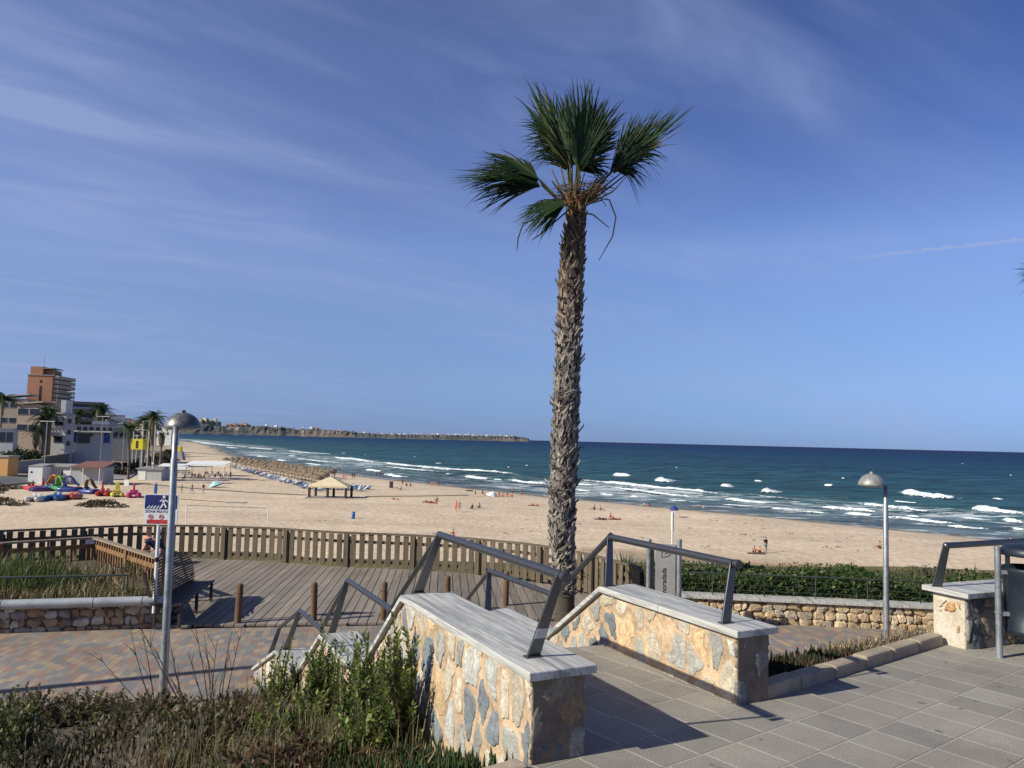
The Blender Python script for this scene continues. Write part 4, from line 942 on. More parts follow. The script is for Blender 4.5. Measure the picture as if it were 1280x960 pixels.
tk = MB(); tk.tube(cl, [r * .86 for r in rad], 18, col=(.075, .058, .045)); tr = tk.build('trunk', M['bark'], palm, color=True)
bt = MB(); H = cl[-1].z; N_ = 1500
for i in range(N_):
    h = .5 + (H - .5) * (i + q.random()) / N_; c, r = trunk_at(h); a = i * 2.39996 + q.uniform(-.25, .25); e = Vector((math.cos(a), math.sin(a), 0)); s_ = Vector((-e.y, e.x, 0))
    f = h / H; g = q.uniform(.65, 1.25); col = tuple(lerp(x, y, sst(.55, .95, f)) * g for x, y in zip((.27, .235, .20), (.21, .145, .09)))
    if q.random() < .22: col = tuple(x * .4 for x in col)
    w = q.uniform(.028, .080) * (1 if f < .9 else .7); L_ = q.uniform(.05, .20); o_ = q.uniform(.008, .055) + (.10 if q.random() < .03 else 0); lean = q.uniform(-.15, .15)
    if h < 1.25: L_ *= .5; o_ *= .25
    b0 = c + e * (r * .84); tip = c + e * (r * .86 + o_) + Z * L_ + s_ * lean; th = e * .022 - Z * .012
    P = [b0 - s_ * w, b0 + s_ * w, tip + s_ * w * q.uniform(.2, .5), tip - s_ * w * q.uniform(.2, .5)]; P += [p + th for p in P]
    P += [tip + s_ * w * .5 + Z * .05 + e * .02]
    bt.add(P, [(0, 1, 2, 3), (7, 6, 5, 4), (0, 4, 5, 1), (1, 5, 6, 2), (3, 7, 4, 0), (2, 6, 8), (6, 7, 8), (7, 3, 8), (3, 2, 8)], col, False)
bt.build('leaf_bases', M['bark'], tr, color=True)
crown = pz(680, 690) - pb
def frond(hub, tip, spread, dy, n, segs, droop=.25, fold=0.0, dyt=None, col=(.020, .048, .010), start=None):
    h_ = pz(*hub, dy) - pb; t_ = pz(*tip, dy if dyt is None else dyt) - pb; s0 = start or crown
    mb = MB(); mid = s0.lerp(h_, .5) + Vector((0, 0, -.03)) + (h_ - s0).cross(Vector((0, 1, 0))) * .04
    mb.tube([s0 + Vector((0, dy * .1, 0)), mid, h_], [.030, .022, .014], 8, col=(.10, .095, .035)); st = mb.build('petiole', M['dry'], None, color=True)
    mb = MB(); fan_leaf(mb, h_ + Vector((q.uniform(-.05, .05), .12, q.uniform(-.05, .05))), t_ - h_ + Vector((q.uniform(-.16, .16), q.uniform(-.1, .25), q.uniform(-.14, .1))), Vector(n) + Vector((q.uniform(-.4, .4), 0, q.uniform(-.3, .5))), (t_ - h_).length * .93, R(spread) * 1.05, max(12, segs - 6), q, droop * 1.6 + .05, fold + .15, tuple(v * .8 for v in col)); fan_leaf(mb, h_, t_ - h_, Vector(n), (t_ - h_).length * 1.03, R(spread), segs, q, droop, fold, col); o = mb.build('frond', M['frond'], palm, color=True); st.parent = o
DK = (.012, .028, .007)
frond((690, 490), (750, 60), 27, -.45, (.25, -1, .1), 34, .10, fold=.25)
frond((680, 480), (640, 110), 22, -.3, (-.5, -1, .3), 24, .16, fold=-.2)
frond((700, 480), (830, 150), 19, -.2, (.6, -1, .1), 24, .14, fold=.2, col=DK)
frond((650, 470), (545, 95), 18, -.1, (-.4, -1, .4), 24, .18, fold=.3)
frond((600, 460), (478, 30), 13, .25, (-.5, -1, .1), 16, .14)
frond((700, 470), (780, 120), 22, .15, (.3, -1, .2), 28, .12)
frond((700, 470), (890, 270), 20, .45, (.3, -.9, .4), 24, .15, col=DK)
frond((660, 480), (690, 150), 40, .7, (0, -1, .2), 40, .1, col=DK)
frond((640, 450), (440, 290), 17, .5, (-.4, -1, .3), 20, .42)
frond((630, 400), (420, 200), 13, .3, (-.4, -1, .3), 14, .45)
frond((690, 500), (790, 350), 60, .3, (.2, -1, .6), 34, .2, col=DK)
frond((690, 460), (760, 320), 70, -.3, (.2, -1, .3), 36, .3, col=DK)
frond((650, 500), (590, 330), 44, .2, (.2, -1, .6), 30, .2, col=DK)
frond((515, 565), (85, 515), 13, -.25, (0, -.6, 1), 26, .10, fold=.2)
frond((510, 545), (235, 375), 17, -.1, (.2, -1, .4), 28, .15)
frond((510, 555), (140, 470), 19, .25, (.1, -1, .5), 28, .14, col=DK)
frond((515, 570), (215, 590), 22, .05, (0, -1, .3), 26, .14, col=DK)
frond((500, 540), (330, 440), 40, .2, (.2, -1, .4), 26, .2, col=DK)
frond((840, 515), (1225, 215), 7, -.1, (.3, -.8, .6), 18, -.02)
frond((850, 505), (1120, 200), 11, .0, (.2, -1, .4), 20, .04)
frond((850, 500), (985, 200), 10, .15, (.1, -1, .3), 14, .04)
frond((850, 500), (1060, 260), 20, .2, (.1, -1, .3), 26, .08, col=DK)
frond((860, 490), (1110, 320), 15, -.15, (.4, -1, .2), 22, .35, col=DK)
frond((855, 500), (1020, 480), 22, .1, (.3, -1, .1), 24, .45, col=DK)
frond((630, 655), (405, 690), 26, -.5, (.1, -1, .5), 26, .22)
frond((635, 650), (480, 760), 22, -.3, (.1, -1, .4), 20, .2)
frond((610, 640), (440, 660), 16, .4, (.1, -1, .4), 16, .3, col=DK)
mb = MB()
for k in range(16):      # bare leaf stalks
    a = pz(680 + q.uniform(-40, 40), 690, q.uniform(-.15, .15)) - pb; b = pz(q.choice((560, 610, 640, 660, 700, 730, 770, 800, 840, 905)) + q.uniform(-15, 15), q.uniform(480, 580), q.uniform(-.3, .5)) - pb
    mb.tube([a, a.lerp(b, .5) + Z * q.uniform(-.04, .06), b], [.03, .022, .012], 6, col=(.105, .10, .035) if k % 3 else (.05, .042, .025))
for pts in (((690, 690), (780, 630), (835, 640), (865, 720), (850, 810), (785, 925)), ((700, 670), (800, 640), (820, 670)), ((690, 690), (760, 710), (835, 772)), ((640, 690), (510, 800), (470, 830)), ((600, 690), (430, 750), (405, 820), (400, 880)), ((700, 680), (850, 600), (915, 530))):
    mb.tube([pz(*p, -.3) - pb for p in pts], [.016] * (len(pts) - 1) + [.008], 6, col=(.045, .042, .022))
mb.build('bare_stalks', M['dry'], palm, color=True)
mb = MB()
for k in range(130):     # rusty fibre and old flower stems round the heart of the crown
    x, y = q.uniform(590, 800), q.uniform(555, 640) + 0; y -= (x - 690) * .22; a = pz(x, y, q.uniform(-.45, .35)) - pb; v = Vector((q.uniform(-.34, .34), q.uniform(-.2, .2), q.uniform(-.02, .09)))
    mb.tube([a - v, a + Vector((0, 0, q.uniform(-.02, .02))), a + v], [.004, .008, .003], 4, False, col=(.15 * q.uniform(.6, 1.3), .068, .03))
for k in range(90):
    x, y = q.uniform(640, 720), q.uniform(640, 720); a = pz(x, y, q.uniform(-.25, .1)) - pb; mb.bar(a, a + Vector((q.uniform(-.1, .1), q.uniform(-.1, .05), q.uniform(.1, .25))), .05, .012, col=(.23, .13, .055))
mb.build('crown_fibre', M['dry'], palm, color=True)
# its neighbours along the promenade stand outside the picture; one leaf tip shows at the right edge
pr_ = copy_tree(palm); pr_.location = (17.05, 22.0, -2.35); tag(pr_, 'fan palm of which only a frond tip shows at the right edge', 'palm tree')

# ---------------------------------------------------------------- where things grow on the bank
def onbank(px, py):
    d = ray(px, py).normalized(); t_ = 2.0
    while t_ < 30:
        p = CO + d * t_
        if p.z < bank(p.x, p.y)[0]: return Vector((p.x, p.y, bank(p.x, p.y)[0]))
        t_ += .02
    return p
def blades(mb, pos, n, hgt, spread, q, cols, w=.006, lean=.5, seg=2):
    for _ in range(n):
        p = pos + Vector((q.uniform(-spread, spread), q.uniform(-spread, spread), 0)); h = hgt * q.uniform(.5, 1.2); a = q.uniform(0, 6.28); l = Vector((math.cos(a), math.sin(a), 0)) * h * lean * q.uniform(.1, 1)
        s_ = Vector((-math.sin(a), math.cos(a), 0)) * w; c = q.choice(cols); g = q.uniform(.7, 1.25); c = tuple(x * g for x in c); m = p + l * .35 + Z * h * .6; e = p + l + Z * h * q.uniform(.75, 1.0)
        mb.add([p - s_, p + s_, m + s_ * .8, m - s_ * .8, e], [(0, 1, 2, 3), (3, 2, 4)], c, False)
STRAW, BROWN, RED, OLIVE, PALE, DARK = (.27, .20, .105), (.105, .07, .042), (.14, .07, .042), (.08, .085, .03), (.46, .38, .24), (.04, .032, .02)
q = random.Random(5); mb = MB(); n_ = 0
while n_ < 3000:
    x, y = q.uniform(-11.5, .3), q.uniform(1.5, 12.2); z, tt = bank(x, y); p = Vector((x, y, z)); sd = (p - P0).dot(SP)
    if tt < .35 or tt > 8.1 or sd > -.25: continue
    if vnoise(x * .9 + 3, y * .9) < .26: continue
    k = vnoise(x * .55 + 7, y * .55); left = sst(-1.8, -4.5, x)
    cols = [STRAW, OLIVE, OLIVE, OLIVE, BROWN] if k > .55 else ([RED, BROWN, STRAW, BROWN] if k > .36 else [BROWN, DARK, OLIVE, DARK])
    blades(mb, p, 11, q.uniform(.07, .22) * (1 + .25 * sst(6, 7.6, tt)), .13, q, cols, .0055, 1.2); n_ += 1
tag(mb.build('dry_grass', M['dry'], color=True), kind='stuff')
mb = MB()
for _ in range(150):     # pale drooping seed heads of wild oats
    x, y = q.uniform(-4.2, -1.1), q.uniform(3.0, 6.4); z, tt = bank(x, y); p = Vector((x, y, z))
    if tt < .7 or (p - P0).dot(SP) > -.5: continue
    h = q.uniform(.22, .5); a = q.uniform(0, 6.28); tip = p + Vector((math.cos(a) * .12, math.sin(a) * .12, h)); mb.tube([p, p.lerp(tip, .6) + Z * .02, tip], [.0022, .0018, .001], 4, False, col=(.30, .23, .13))
    for k in range(q.randint(5, 9)):
        c = tip + Vector((q.uniform(-.05, .05), q.uniform(-.05, .05), q.uniform(-.10, .03))); v = Vector((q.uniform(-.006, .006), q.uniform(-.006, .006), -.030)); s_ = Vector((.0055, .002, 0)); g = q.uniform(.8, 1.15)
        mb.add([c, c + v * .5 + s_, c + v * 1.3, c + v * .5 - s_], [(0, 1, 2, 3)], tuple(x_ * g for x_ in PALE), False)
tag(mb.build('wild_oats', M['dry'], color=True), kind='stuff')

# ice plant: stubby three sided leaves
def iceplant(pts, name, q, cols, dens=9):
    mb = MB()
    for p in pts:
        for _ in range(dens):
            b = p + Vector((q.uniform(-.10, .10), q.uniform(-.10, .10), q.uniform(-.02, .05))); a = q.uniform(0, 6.28); l = q.uniform(.07, .13); up = Vector((math.cos(a) * q.uniform(.1, .75), math.sin(a) * q.uniform(.1, .75), 1)).normalized()
            m = b + up * l * .55 + Vector((math.cos(a), math.sin(a), 0)) * .008; e = b + up * l + Vector((-math.cos(a), -math.sin(a), .3)) * .01; c = q.choice(cols); g = q.uniform(.7, 1.3); mb.tube([b, m, e], [.0085, .0095, .002], 4, False, col=tuple(x * g for x in c), smooth=False)
    return tag(mb.build(name, M['leaf'], color=True), kind='stuff')
ICE = [(.045, .085, .028), (.055, .095, .03), (.035, .065, .025), (.075, .10, .035), (.13, .075, .035)]
pts = []; q = random.Random(6)
while len(pts) < 620:
    x, y = q.uniform(-3.2, .1), q.uniform(2.6, 7.0); z, tt = bank(x, y); p = Vector((x, y, z)); sd = (p - P0).dot(SP); sa_ = (p - P0).dot(SA)
    if .12 < tt < 2.4 and -2.9 < sd < -.06 and q.random() < 1.15 - .42 * tt: pts.append(p)
iceplant(pts, 'ice_plant', q, ICE)
pts = []
while len(pts) < 230:
    p = Q0 + SP * q.uniform(.40, 1.15) + KU * q.uniform(.0, .85) + SA * q.uniform(.05, 1.0); z, tt = bank(p.x, p.y)
    if tt > .12 and (p - Q0 - SP * .22).dot(Vector((-KU.y, KU.x, 0))) > .2: pts.append(Vector((p.x, p.y, z + .02)))
iceplant(pts, 'ice_plant', q, [(.05, .045, .025), (.035, .05, .022), (.09, .055, .03)])
mb = MB(); n_ = 0
while n_ < 1100:
    p = Q0 + SP * q.uniform(.45, 3.2) + SA * q.uniform(.1, 4.2) + KU * q.uniform(0, 2.6); z, tt = bank(p.x, p.y)
    if tt < .35 or tt > 4.3 or (p - Q0 - SP * .22).dot(Vector((-KU.y, KU.x, 0))) < .22: continue
    n_ += 1; blades(mb, Vector((p.x, p.y, z)), 9, q.uniform(.03, .09), .14, q, [STRAW, STRAW, PALE, BROWN], .005, 1.8)
tag(mb.build('dry_grass', M['dry'], color=True), kind='stuff')

# upright green shrubs in front of the nearer stair wall
def shrub(label, base, stems, q, wide=.25, cols=None, group=None, leaf=.026, name='green_shrub', bend=.30, lpm=100):
    root = empty(name, label, 'shrub', base, 0, group); sm = MB(); lf = MB()
    for k in range(len(stems)):
        top = stems[k]; b = Vector((top.x * .25 + q.uniform(-.06, .06), top.y * .25 + q.uniform(-.06, .06), -.05)); n = 7
        c1_ = b.lerp(top, .5) + Vector((q.uniform(-bend, bend), q.uniform(-bend, bend), 0)) * .5; P = [b.lerp(c1_, i / n * 1.0).lerp(c1_.lerp(top, i / n), i / n) for i in range(n + 1)]
        sm.tube(P, [.007 - .0055 * i / n for i in range(n + 1)], 5, False); L = (top - b).length; cnt = int(L * lpm)
        for i in range(cnt):
            f = .16 + .84 * (i + q.random()) / cnt; x = f * n; j = min(n - 1, int(x)); p = P[j].lerp(P[j + 1], x - j); ax = (P[j + 1] - P[j]).normalized(); a = q.uniform(0, 6.28); o_ = ax.orthogonal().normalized(); o_ = rot_about(o_, ax, a)
            l = leaf * 2.3 * q.uniform(.7, 1.4) * (1.1 - .45 * f); d = (o_ * q.uniform(.6, 1) + ax * q.uniform(.5, 1.1)).normalized(); s_ = ax.cross(d).normalized() * l * .22; c = q.choice(cols); g = q.uniform(.65, 1.3) ; c = tuple(x_ * g for x_ in c)
            lf.add([p, p + d * l * .45 + s_, p + d * l, p + d * l * .45 - s_], [(0, 1, 2, 3)], c, False)
    sm.build('stems', M['twig'], root); lf.build('foliage', M['leaf'], root, color=True); return root
GRN = [(.135, .21, .04), (.17, .235, .045), (.095, .16, .035), (.22, .235, .06), (.13, .11, .05)]
SHY = [8.9, 7.4, 6.35, 5.35, 7.0, 5.5]
q = random.Random(12)
SHR = [  # base pixel, stem tips (pixels), label
    ((352, 898), [(355, 803), (344, 818), (366, 795), (331, 838), (372, 822), (348, 832), (362, 845), (340, 858), (322, 852), (378, 840)], 'green upright shrub at the foot of the lowest stair section'),
    ((398, 905), [(402, 774), (398, 800), (409, 793), (390, 812), (415, 803), (421, 800), (384, 838), (405, 825), (430, 812), (393, 850), (412, 850), (375, 862)], 'tallest feathery green shrub before the middle stair landing'),
    ((448, 910), [(441, 791), (457, 785), (449, 805), (434, 815), (462, 812), (440, 830), (468, 834), (455, 842), (428, 850), (470, 856)], 'green shrub with grey dead tips before the middle stair landing'),
    ((492, 912), [(491, 767), (486, 795), (497, 790), (480, 815), (503, 812), (473, 830), (508, 836), (488, 838), (515, 856), (478, 858), (500, 866)], 'slender bright green shrub against the nearer stair wall'),
    ((370, 930), [(330, 878), (352, 872), (385, 880), (402, 872), (345, 890), (312, 885), (420, 885), (365, 862), (395, 868)], 'low broad green shrub in front of the upright ones'),
    ((470, 935), [(450, 880), (478, 872), (500, 872), (525, 885), (435, 888), (465, 868), (512, 880), (490, 862)], 'low dark green shrub beside the ice plant')]
for ((bx_, by_), tips, lab), yy_ in zip(SHR, SHY):
    b = D(bx_, 800, yy_); b.z = bank(b.x, b.y)[0]; st = []
    for px, py in tips:
        for k in range(9): st.append(D(px + q.gauss(0, 11) * (k > 0), py + (0 if k == 0 else q.uniform(4, 70)), b.y + q.uniform(-.35, .12)) - b)
    shrub(lab, b, st, q, cols=GRN, group='green shrubs by the nearer stair wall')
def bushy(label, px, py, w, h, q, cols, name='green_shrub', n=60, leaf=.03, lpm=80, base=None, group=None):
    b = base or onbank(px, py); st = []
    for k in range(n):
        a = q.uniform(0, 6.28); r = math.sqrt(q.random()); st.append(Vector((math.cos(a) * r * w, math.sin(a) * r * w, h * (1 - .55 * r * r) * q.uniform(.6, 1.1))))
    return shrub(label, b, st, q, cols=cols, leaf=leaf, name=name, lpm=lpm, group=group)
bushy('rounded dark shrub with yellow green tips at the left edge', 8, 960, .36, .66, q, [(.09, .105, .03), (.07, .085, .03), (.19, .20, .06), (.14, .16, .05)], n=90)
bushy('dark low shrub at the lower left corner', 55, 985, .55, .36, q, [(.035, .045, .02), (.05, .055, .025), (.08, .06, .03)], n=70)
bushy('brown seeding shrub below the lamp post', 262, 935, .75, .42, q, [(.13, .10, .045), (.10, .095, .035), (.16, .10, .055), (.075, .085, .03)], n=95, lpm=60)
bushy('olive brown shrub mass in front of the grit path', 150, 945, .62, .34, q, [(.10, .075, .04), (.075, .07, .03), (.14, .10, .055)], n=75, lpm=60)
bushy('reddish brown dry shrub in the lower centre foreground', 360, 985, .5, .30, q, [(.14, .075, .04), (.11, .065, .035), (.09, .08, .03)], n=80, lpm=70)
mb = MB()
for _ in range(60):
    px = q.uniform(300, 540); p = D(px, 800, lerp(8.6, 5.0, (px - 300) / 240) - abs(q.gauss(0, .35))); blades(mb, Vector((p.x, p.y, bank(p.x, p.y)[0])), 5, q.uniform(.25, .6), .10, q, [STRAW, PALE, BROWN, (.16, .13, .06)], .0035, .5)
tag(mb.build('dry_grass', M['dry'], color=True), kind='stuff')
for px, py, w, h, lab in ((30, 905, .6, .42, 'dull brown low shrub at the paving edge, far left'), (105, 900, .6, .36, 'dull brown low shrub at the paving edge, left of the bare twigs'), (182, 903, .55, .34, 'dull brown low shrub under the arching bare twigs'), (300, 905, .55, .38, 'olive low shrub between the lamp post and the green shrubs')):
    bushy(lab, px, py, w, h, q, [(.12, .09, .045), (.09, .08, .035), (.15, .105, .055), (.06, .06, .03), (.10, .115, .04)], n=85, lpm=60)
# bare twigs standing against the paving
def twigs(label, base, tips, q):
    root = empty('bare_twigs', label, 'dry plant', base, 0, None); mb = MB()
    for tp in tips:
        m = tp * .5 + Vector((q.uniform(-.12, .12), q.uniform(-.1, .1), q.uniform(-.05, .1))); P = [Vector((0, 0, -.02)).lerp(m, i / 6).lerp(m.lerp(tp, i / 6), i / 6) for i in range(7)]; mb.tube(P, [.0085 - .001 * i for i in range(7)], 5, False)
        for k in range(4):
            i = q.randint(2, 5); d = (P[i + 1] - P[i]).normalized(); e = P[i] + (d + Vector((q.uniform(-.7, .7), q.uniform(-.6, .6), q.uniform(-.1, .5)))).normalized() * q.uniform(.1, .3); mb.tube([P[i], P[i].lerp(e, .5) + Z * .015, e], [.004, .003, .0018], 4, False)
    mb.build('twig_stems', M['twig'], root)
for (bx_, by_), tips, lab in (((196, 886), [(118, 815), (88, 856), (162, 782), (172, 765)], 'bare arching twigs left of the lamp post base'), ((236, 880), [(170, 770), (180, 795), (212, 800), (196, 812), (224, 840)], 'bare twigs crossing in front of the lamp post'), ((262, 886), [(255, 792), (244, 785), (272, 800), (235, 815), (256, 812)], 'upright bare twigs right of the lamp post'), ((276, 884), [(303, 782), (290, 790), (286, 820)], 'bare twig leaning towards the stair')):
    b = onbank(bx_, by_ + 14); twigs(lab, b, [D(px, py, b.y + q.uniform(-.2, .3)) - b for px, py in tips], q)

# planter behind the left rubble wall: tall green reeds and straw
q = random.Random(31); mb = MB()
for _ in range(430):
    x = q.uniform(-14, -6.9); y = lerp(12.95, 14.3, (x + 13.5) / 7) + .25 + abs(q.gauss(0, .7)); blades(mb, Vector((x, y, -1.6)), 14, q.uniform(.16, .40), .16, q, [STRAW, STRAW, OLIVE, PALE, (.16, .14, .05)], .007, .8)
for _ in range(170):
    x = q.uniform(-11.2, -7.9); blades(mb, Vector((x, 16.4 + q.uniform(-1, 1.3), -1.62)), 10, q.uniform(.2, .5), .15, q, [STRAW, PALE, RED, OLIVE], .007, .7)
tag(mb.build('dry_grass', M['dry'], color=True), kind='stuff')
mb = MB()
for _ in range(150):
    x = q.gauss(-9.7, .75); blades(mb, Vector((x, 15.3 + q.uniform(-.8, 1.0), -1.62)), 12, q.uniform(.5, .85) * math.exp(-((x + 9.7) / 1.7) ** 2), .12, q, [(.07, .115, .03), (.09, .13, .035), (.055, .09, .03), (.15, .15, .05)], .010, .45)
tag(mb.build('tall_green_grass', M['leaf'], color=True), kind='stuff')

# hedge behind the right rubble wall
def leafmass(name, label, box, n, q, cols, leaf=.06, cat='hedge', kind=None, shape=None, spikes=0):
    x0, x1, y0, y1, z0, z1 = box; mb = MB(); sm = MB()
    for _ in range(n):
        x, y = q.uniform(x0, x1), q.uniform(y0, y1); top = lerp(z0, z1, .55 + .6 * vnoise(x * 1.3, y * 1.3)); fr_ = q.random() < .45; y = y0 + abs(q.gauss(0, .12)) if fr_ else y; z = q.uniform(z0, top) if fr_ else max(z0, top - abs(q.gauss(0, .16)))
        if shape: y += shape(x)
        d = Vector((q.uniform(-1, 1), q.uniform(-1.2, .5), q.uniform(-.1, 1))).normalized(); s_ = d.orthogonal().normalized(); s_ = rot_about(s_, d, q.uniform(0, 6.28)) * leaf * .36; l = leaf * q.uniform(.7, 1.3); c = q.choice(cols); g = q.uniform(.6, 1.3); p = Vector((x, y, z))
        mb.add([p, p + d * l * .5 + s_, p + d * l, p + d * l * .5 - s_], [(0, 1, 2, 3)], tuple(v * g for v in c), False)
    for _ in range(spikes):
        x, y = q.uniform(x0, x1), q.uniform(y0, y1) + (shape(q.uniform(x0, x1)) if shape else 0); blades(mb, Vector((x, y, lerp(z0, z1, .7))), 5, q.uniform(.15, .36), .1, q, [STRAW, OLIVE, (.10, .11, .035)], .006, .5)
    for _ in range(int((x1 - x0) * 6)):
        x, y = q.uniform(x0, x1), q.uniform(y0, y1); y += shape(x) if shape else 0; sm.tube([(x, y, z0 - .1), (x + q.uniform(-.1, .1), y + q.uniform(-.1, .1), lerp(z0, z1, .6))], [.012, .006], 5, False)
    root = empty(name, label, cat, (0, 0, 0)); mb.build('foliage', M['leaf'], root, color=True); sm.build('stems', M['twig'], root); return root
q = random.Random(17); HG = [(.055, .11, .026), (.075, .135, .032), (.042, .085, .023), (.105, .145, .042), (.12, .13, .05)]
leafmass('hedge', 'low dense green hedge behind the right rubble wall and wire fence', (3.3, 14.5, 16.55, 18.2, -1.65, -1.10), 17000, q, HG, .085, shape=lambda x: -.08 * (x - 5), spikes=60)
leafmass('hedge', 'yellow green shrubs mixed with tall grass beyond the low hedge', (3.0, 15.5, 18.3, 21.5, -2.2, -1.58), 12000, q, [(.10, .125, .035), (.13, .14, .045), (.08, .105, .035), (.15, .14, .06)], .07, spikes=330)
mb = MB(); q = random.Random(9)
for _ in range(900):     # scrub on the slope behind the picket fence
    x = q.uniform(-7, 4.5); fy = fence_y(min(2.7, x)) or 17; y = fy + .35 + q.random() ** 1.5 * 2.6; blades(mb, Vector((x, y, -2.25 - .12 * (y - fy))), 9, q.uniform(.18, .55) * (.55 + .5 * sst(-2, 3, x)), .2, q, [STRAW, OLIVE, (.12, .125, .04), (.09, .11, .035), BROWN], .011, .8)
tag(mb.build('slope_scrub', M['leaf'], color=True), kind='stuff')
def yucca(label, base, n, L, q):
    root = empty('spiky_plant', label, 'plant', base, 0, 'spiky plants behind the fence'); mb = MB()
    for _ in range(n):
        a = q.uniform(0, 6.28); e = R(q.uniform(18, 82)); d = Vector((math.cos(a) * math.cos(e), math.sin(a) * math.cos(e), math.sin(e))); s_ = Vector((-math.sin(a), math.cos(a), 0)) * .020; l = L * q.uniform(.7, 1.1); g = q.uniform(.7, 1.3); m = d * l * .5; t_ = d * l - Z * l * .12 * math.cos(e)
        mb.add([d * .03 - s_ * .7, d * .03 + s_ * .7, m + s_, m - s_, t_], [(0, 1, 2, 3), (3, 2, 4)], (.105 * g, .135 * g, .055 * g), False)
    mb.build('spiky_leaves', M['leaf'], root, color=True); mb = MB(); mb.lathe([(.06, -.5), (.08, 0), (.05, .12), (.001, .14)], 10); mb.build('stem', M['twig'], root)
for px, lab in ((733, 'spiky green plant just right of the palm trunk behind the fence'), (783, 'spiky green plant behind the fence next to the grey sign')):
    p = D(px, 720, 18.6); yucca(lab, (p.x, 18.7, -1.75), 130, .78, q)
# low reddish twiggy shrub by the pillar
b = D(1128, 806, 9.6); b.z = -.95
bushy('reddish leafless shrub between the kerb and the square pillar', 0, 0, .38, .34, q, [(.17, .115, .07), (.13, .085, .055)], 'dry_shrub', 60, .014, 40, base=Vector((b.x, b.y, bank(b.x, b.y)[0])))

# unseen pole added left of the view to cast the band across the paving
root = empty('shadow_pole', 'tall plain pole added unseen beyond the left edge to cast a shadow across the paving', 'street lamp', (-12.9, 7.95, -2.0))
mb = MB(); mb.lathe([(.13, 0), (.13, .9), (.105, .95), (.085, 8.8), (.001, 8.82)], 16); mb.build('pole', M['galv'], root)
mb = MB(); mb.box((0, 0, 8.9), (.3, .5, .12)); mb.build('pole_head', M['lampcap'], root, bevel=.03)

# ================================================================ THE BAY: headland, town, beach
q = random.Random(41)
# ---------------------------------------------------------------- headland across the bay
HT = [(228, 531), (240, 531.5), (251, 529.5), (262, 531), (276, 532.5), (290, 533.5), (312, 533), (326, 532), (341, 534), (355, 534.4), (377, 537), (402, 537), (416, 538), (438, 539), (452, 541), (470, 542.4), (500, 543), (535, 543.4), (586, 544), (619, 545), (647, 545.4), (657, 547), (661, 549), (663, 551.5)]
def interp(T, x):
    for (a, b), (c, d) in zip(T, T[1:]):
        if x <= c: return lerp(b, d, max(0, (x - a) / (c - a)))
    return T[-1][1]
mb = MB(); prev = None; x = 224.0
while x <= 663.5:
    Y = lerp(4700, 6200, (x - 224) / 440); top = D(x, interp(HT, x) + 1.3 * (vnoise(x * .5, 3) - .5) + .7 * (vnoise(x * 1.7, 5) - .5), Y + 160); b = G(x, 560, SEA); u = Vector((b.x, b.y, 0)).normalized()
    base = Vector((top.x, top.y, 0)) - u * 160 * (1.0 + .25 * (vnoise(x * .12, 9) - .5)); h = top.z - SEA; row = []
    for f, off in ((-.1, 0), (.03, 6), (.3, 50 + 22 * vnoise(x * .3, 1)), (.62, 90 + 25 * vnoise(x * .3, 2)), (.88, 130), (1.0, 165), (1.0, 420), (.5, 900)):
        row.append(Vector((base.x, base.y, 0)) + u * off + Z * (SEA + h * f))
    if prev:
        k = len(mb.v)
        for j in range(7):
            n = .5 * vnoise(x * .35, j * 1.7) + .5 * vnoise(x * 1.3, j * 3.1 + 9); cliff = (sst(362, 372, x) * (1 - sst(436, 452, x)) * (1 if 0 < j < 4 else .1) * .95 + (sst(318, 326, x) * (1 - sst(350, 358, x)) * .5 + sst(600, 616, x) * .6) * (1 if j in (1, 2) else .1)) * (.35 + .5 * n)
            c = tuple(lerp(p, r, min(1, cliff)) for p, r in zip(((.095, .098, .085) if n > .5 else (.07, .08, .078)), (.26, .185, .145)))
            if j == 0: c = (.26, .21, .16)
            if 282 < x < 300 and j in (3, 4): c = (.27, .24, .20)
            mb.add([prev[j], row[j], row[j + 1], prev[j + 1]], [(0, 1, 2, 3)], c, False)
    prev = row; x += 2.2
M['land'] = simple('headland_rock', None, .95, ns=.02, amt=.22, attr=True)
tag(mb.build('headland', M['land'], color=True), kind='structure')
M['fw'] = [simple('house_wall_' + n, c, .85, ns=.4, amt=.06) for n, c in (('cream', (.55, .47, .33)), ('white', (.66, .64, .60)), ('apricot', (.50, .33, .22)))]
M['tile'] = simple('terracotta_tile', (.30, .13, .08), .85, ns=1.5, amt=.2); M['window'] = simple('window_glass', (.028, .033, .042), .18, 0, .6)
def hp(px, dy=0): 
    Y = lerp(4700, 6200, (px - 224) / 440) + 190; return D(px, interp(HT, px) + dy, Y)
fh = [('row of cream apartment blocks on the headland', 'cream apartment blocks on the headland', 0, [(250, 5, 7), (256, 6, 8), (262, 6, 7), (268, 5, 9), (274, 4, 6)]), ('orange roofed villa row on the headland', 'orange roofed villas on the headland', 2, [(286, 6, 4), (293, 6, 5), (300, 5, 4), (306, 5, 5), (311, 4, 3)]), ('small white house along the headland ridge', 'white houses on the headland ridge', 1, [(333, 3, 3), (345, 4, 3), (352, 3, 2), (366, 3, 2), (378, 3, 4), (389, 4, 4), (394, 4, 4), (399, 4, 3), (424, 3, 2), (441, 3, 2), (455, 4, 2), (462, 3, 2), (478, 3, 2), (491, 4, 2), (506, 3, 2), (520, 4, 2), (533, 3, 2), (547, 4, 2.4), (560, 3, 2), (572, 4, 2), (600, 3, 2), (612, 3, 2), (628, 3, 1.6), (640, 3, 1.6)] + [(470 + 4.4 * k + 2 * math.sin(k * 5.1), 2 + k % 2, 1.3 + .5 * (k % 3)) for k in range(40)])]
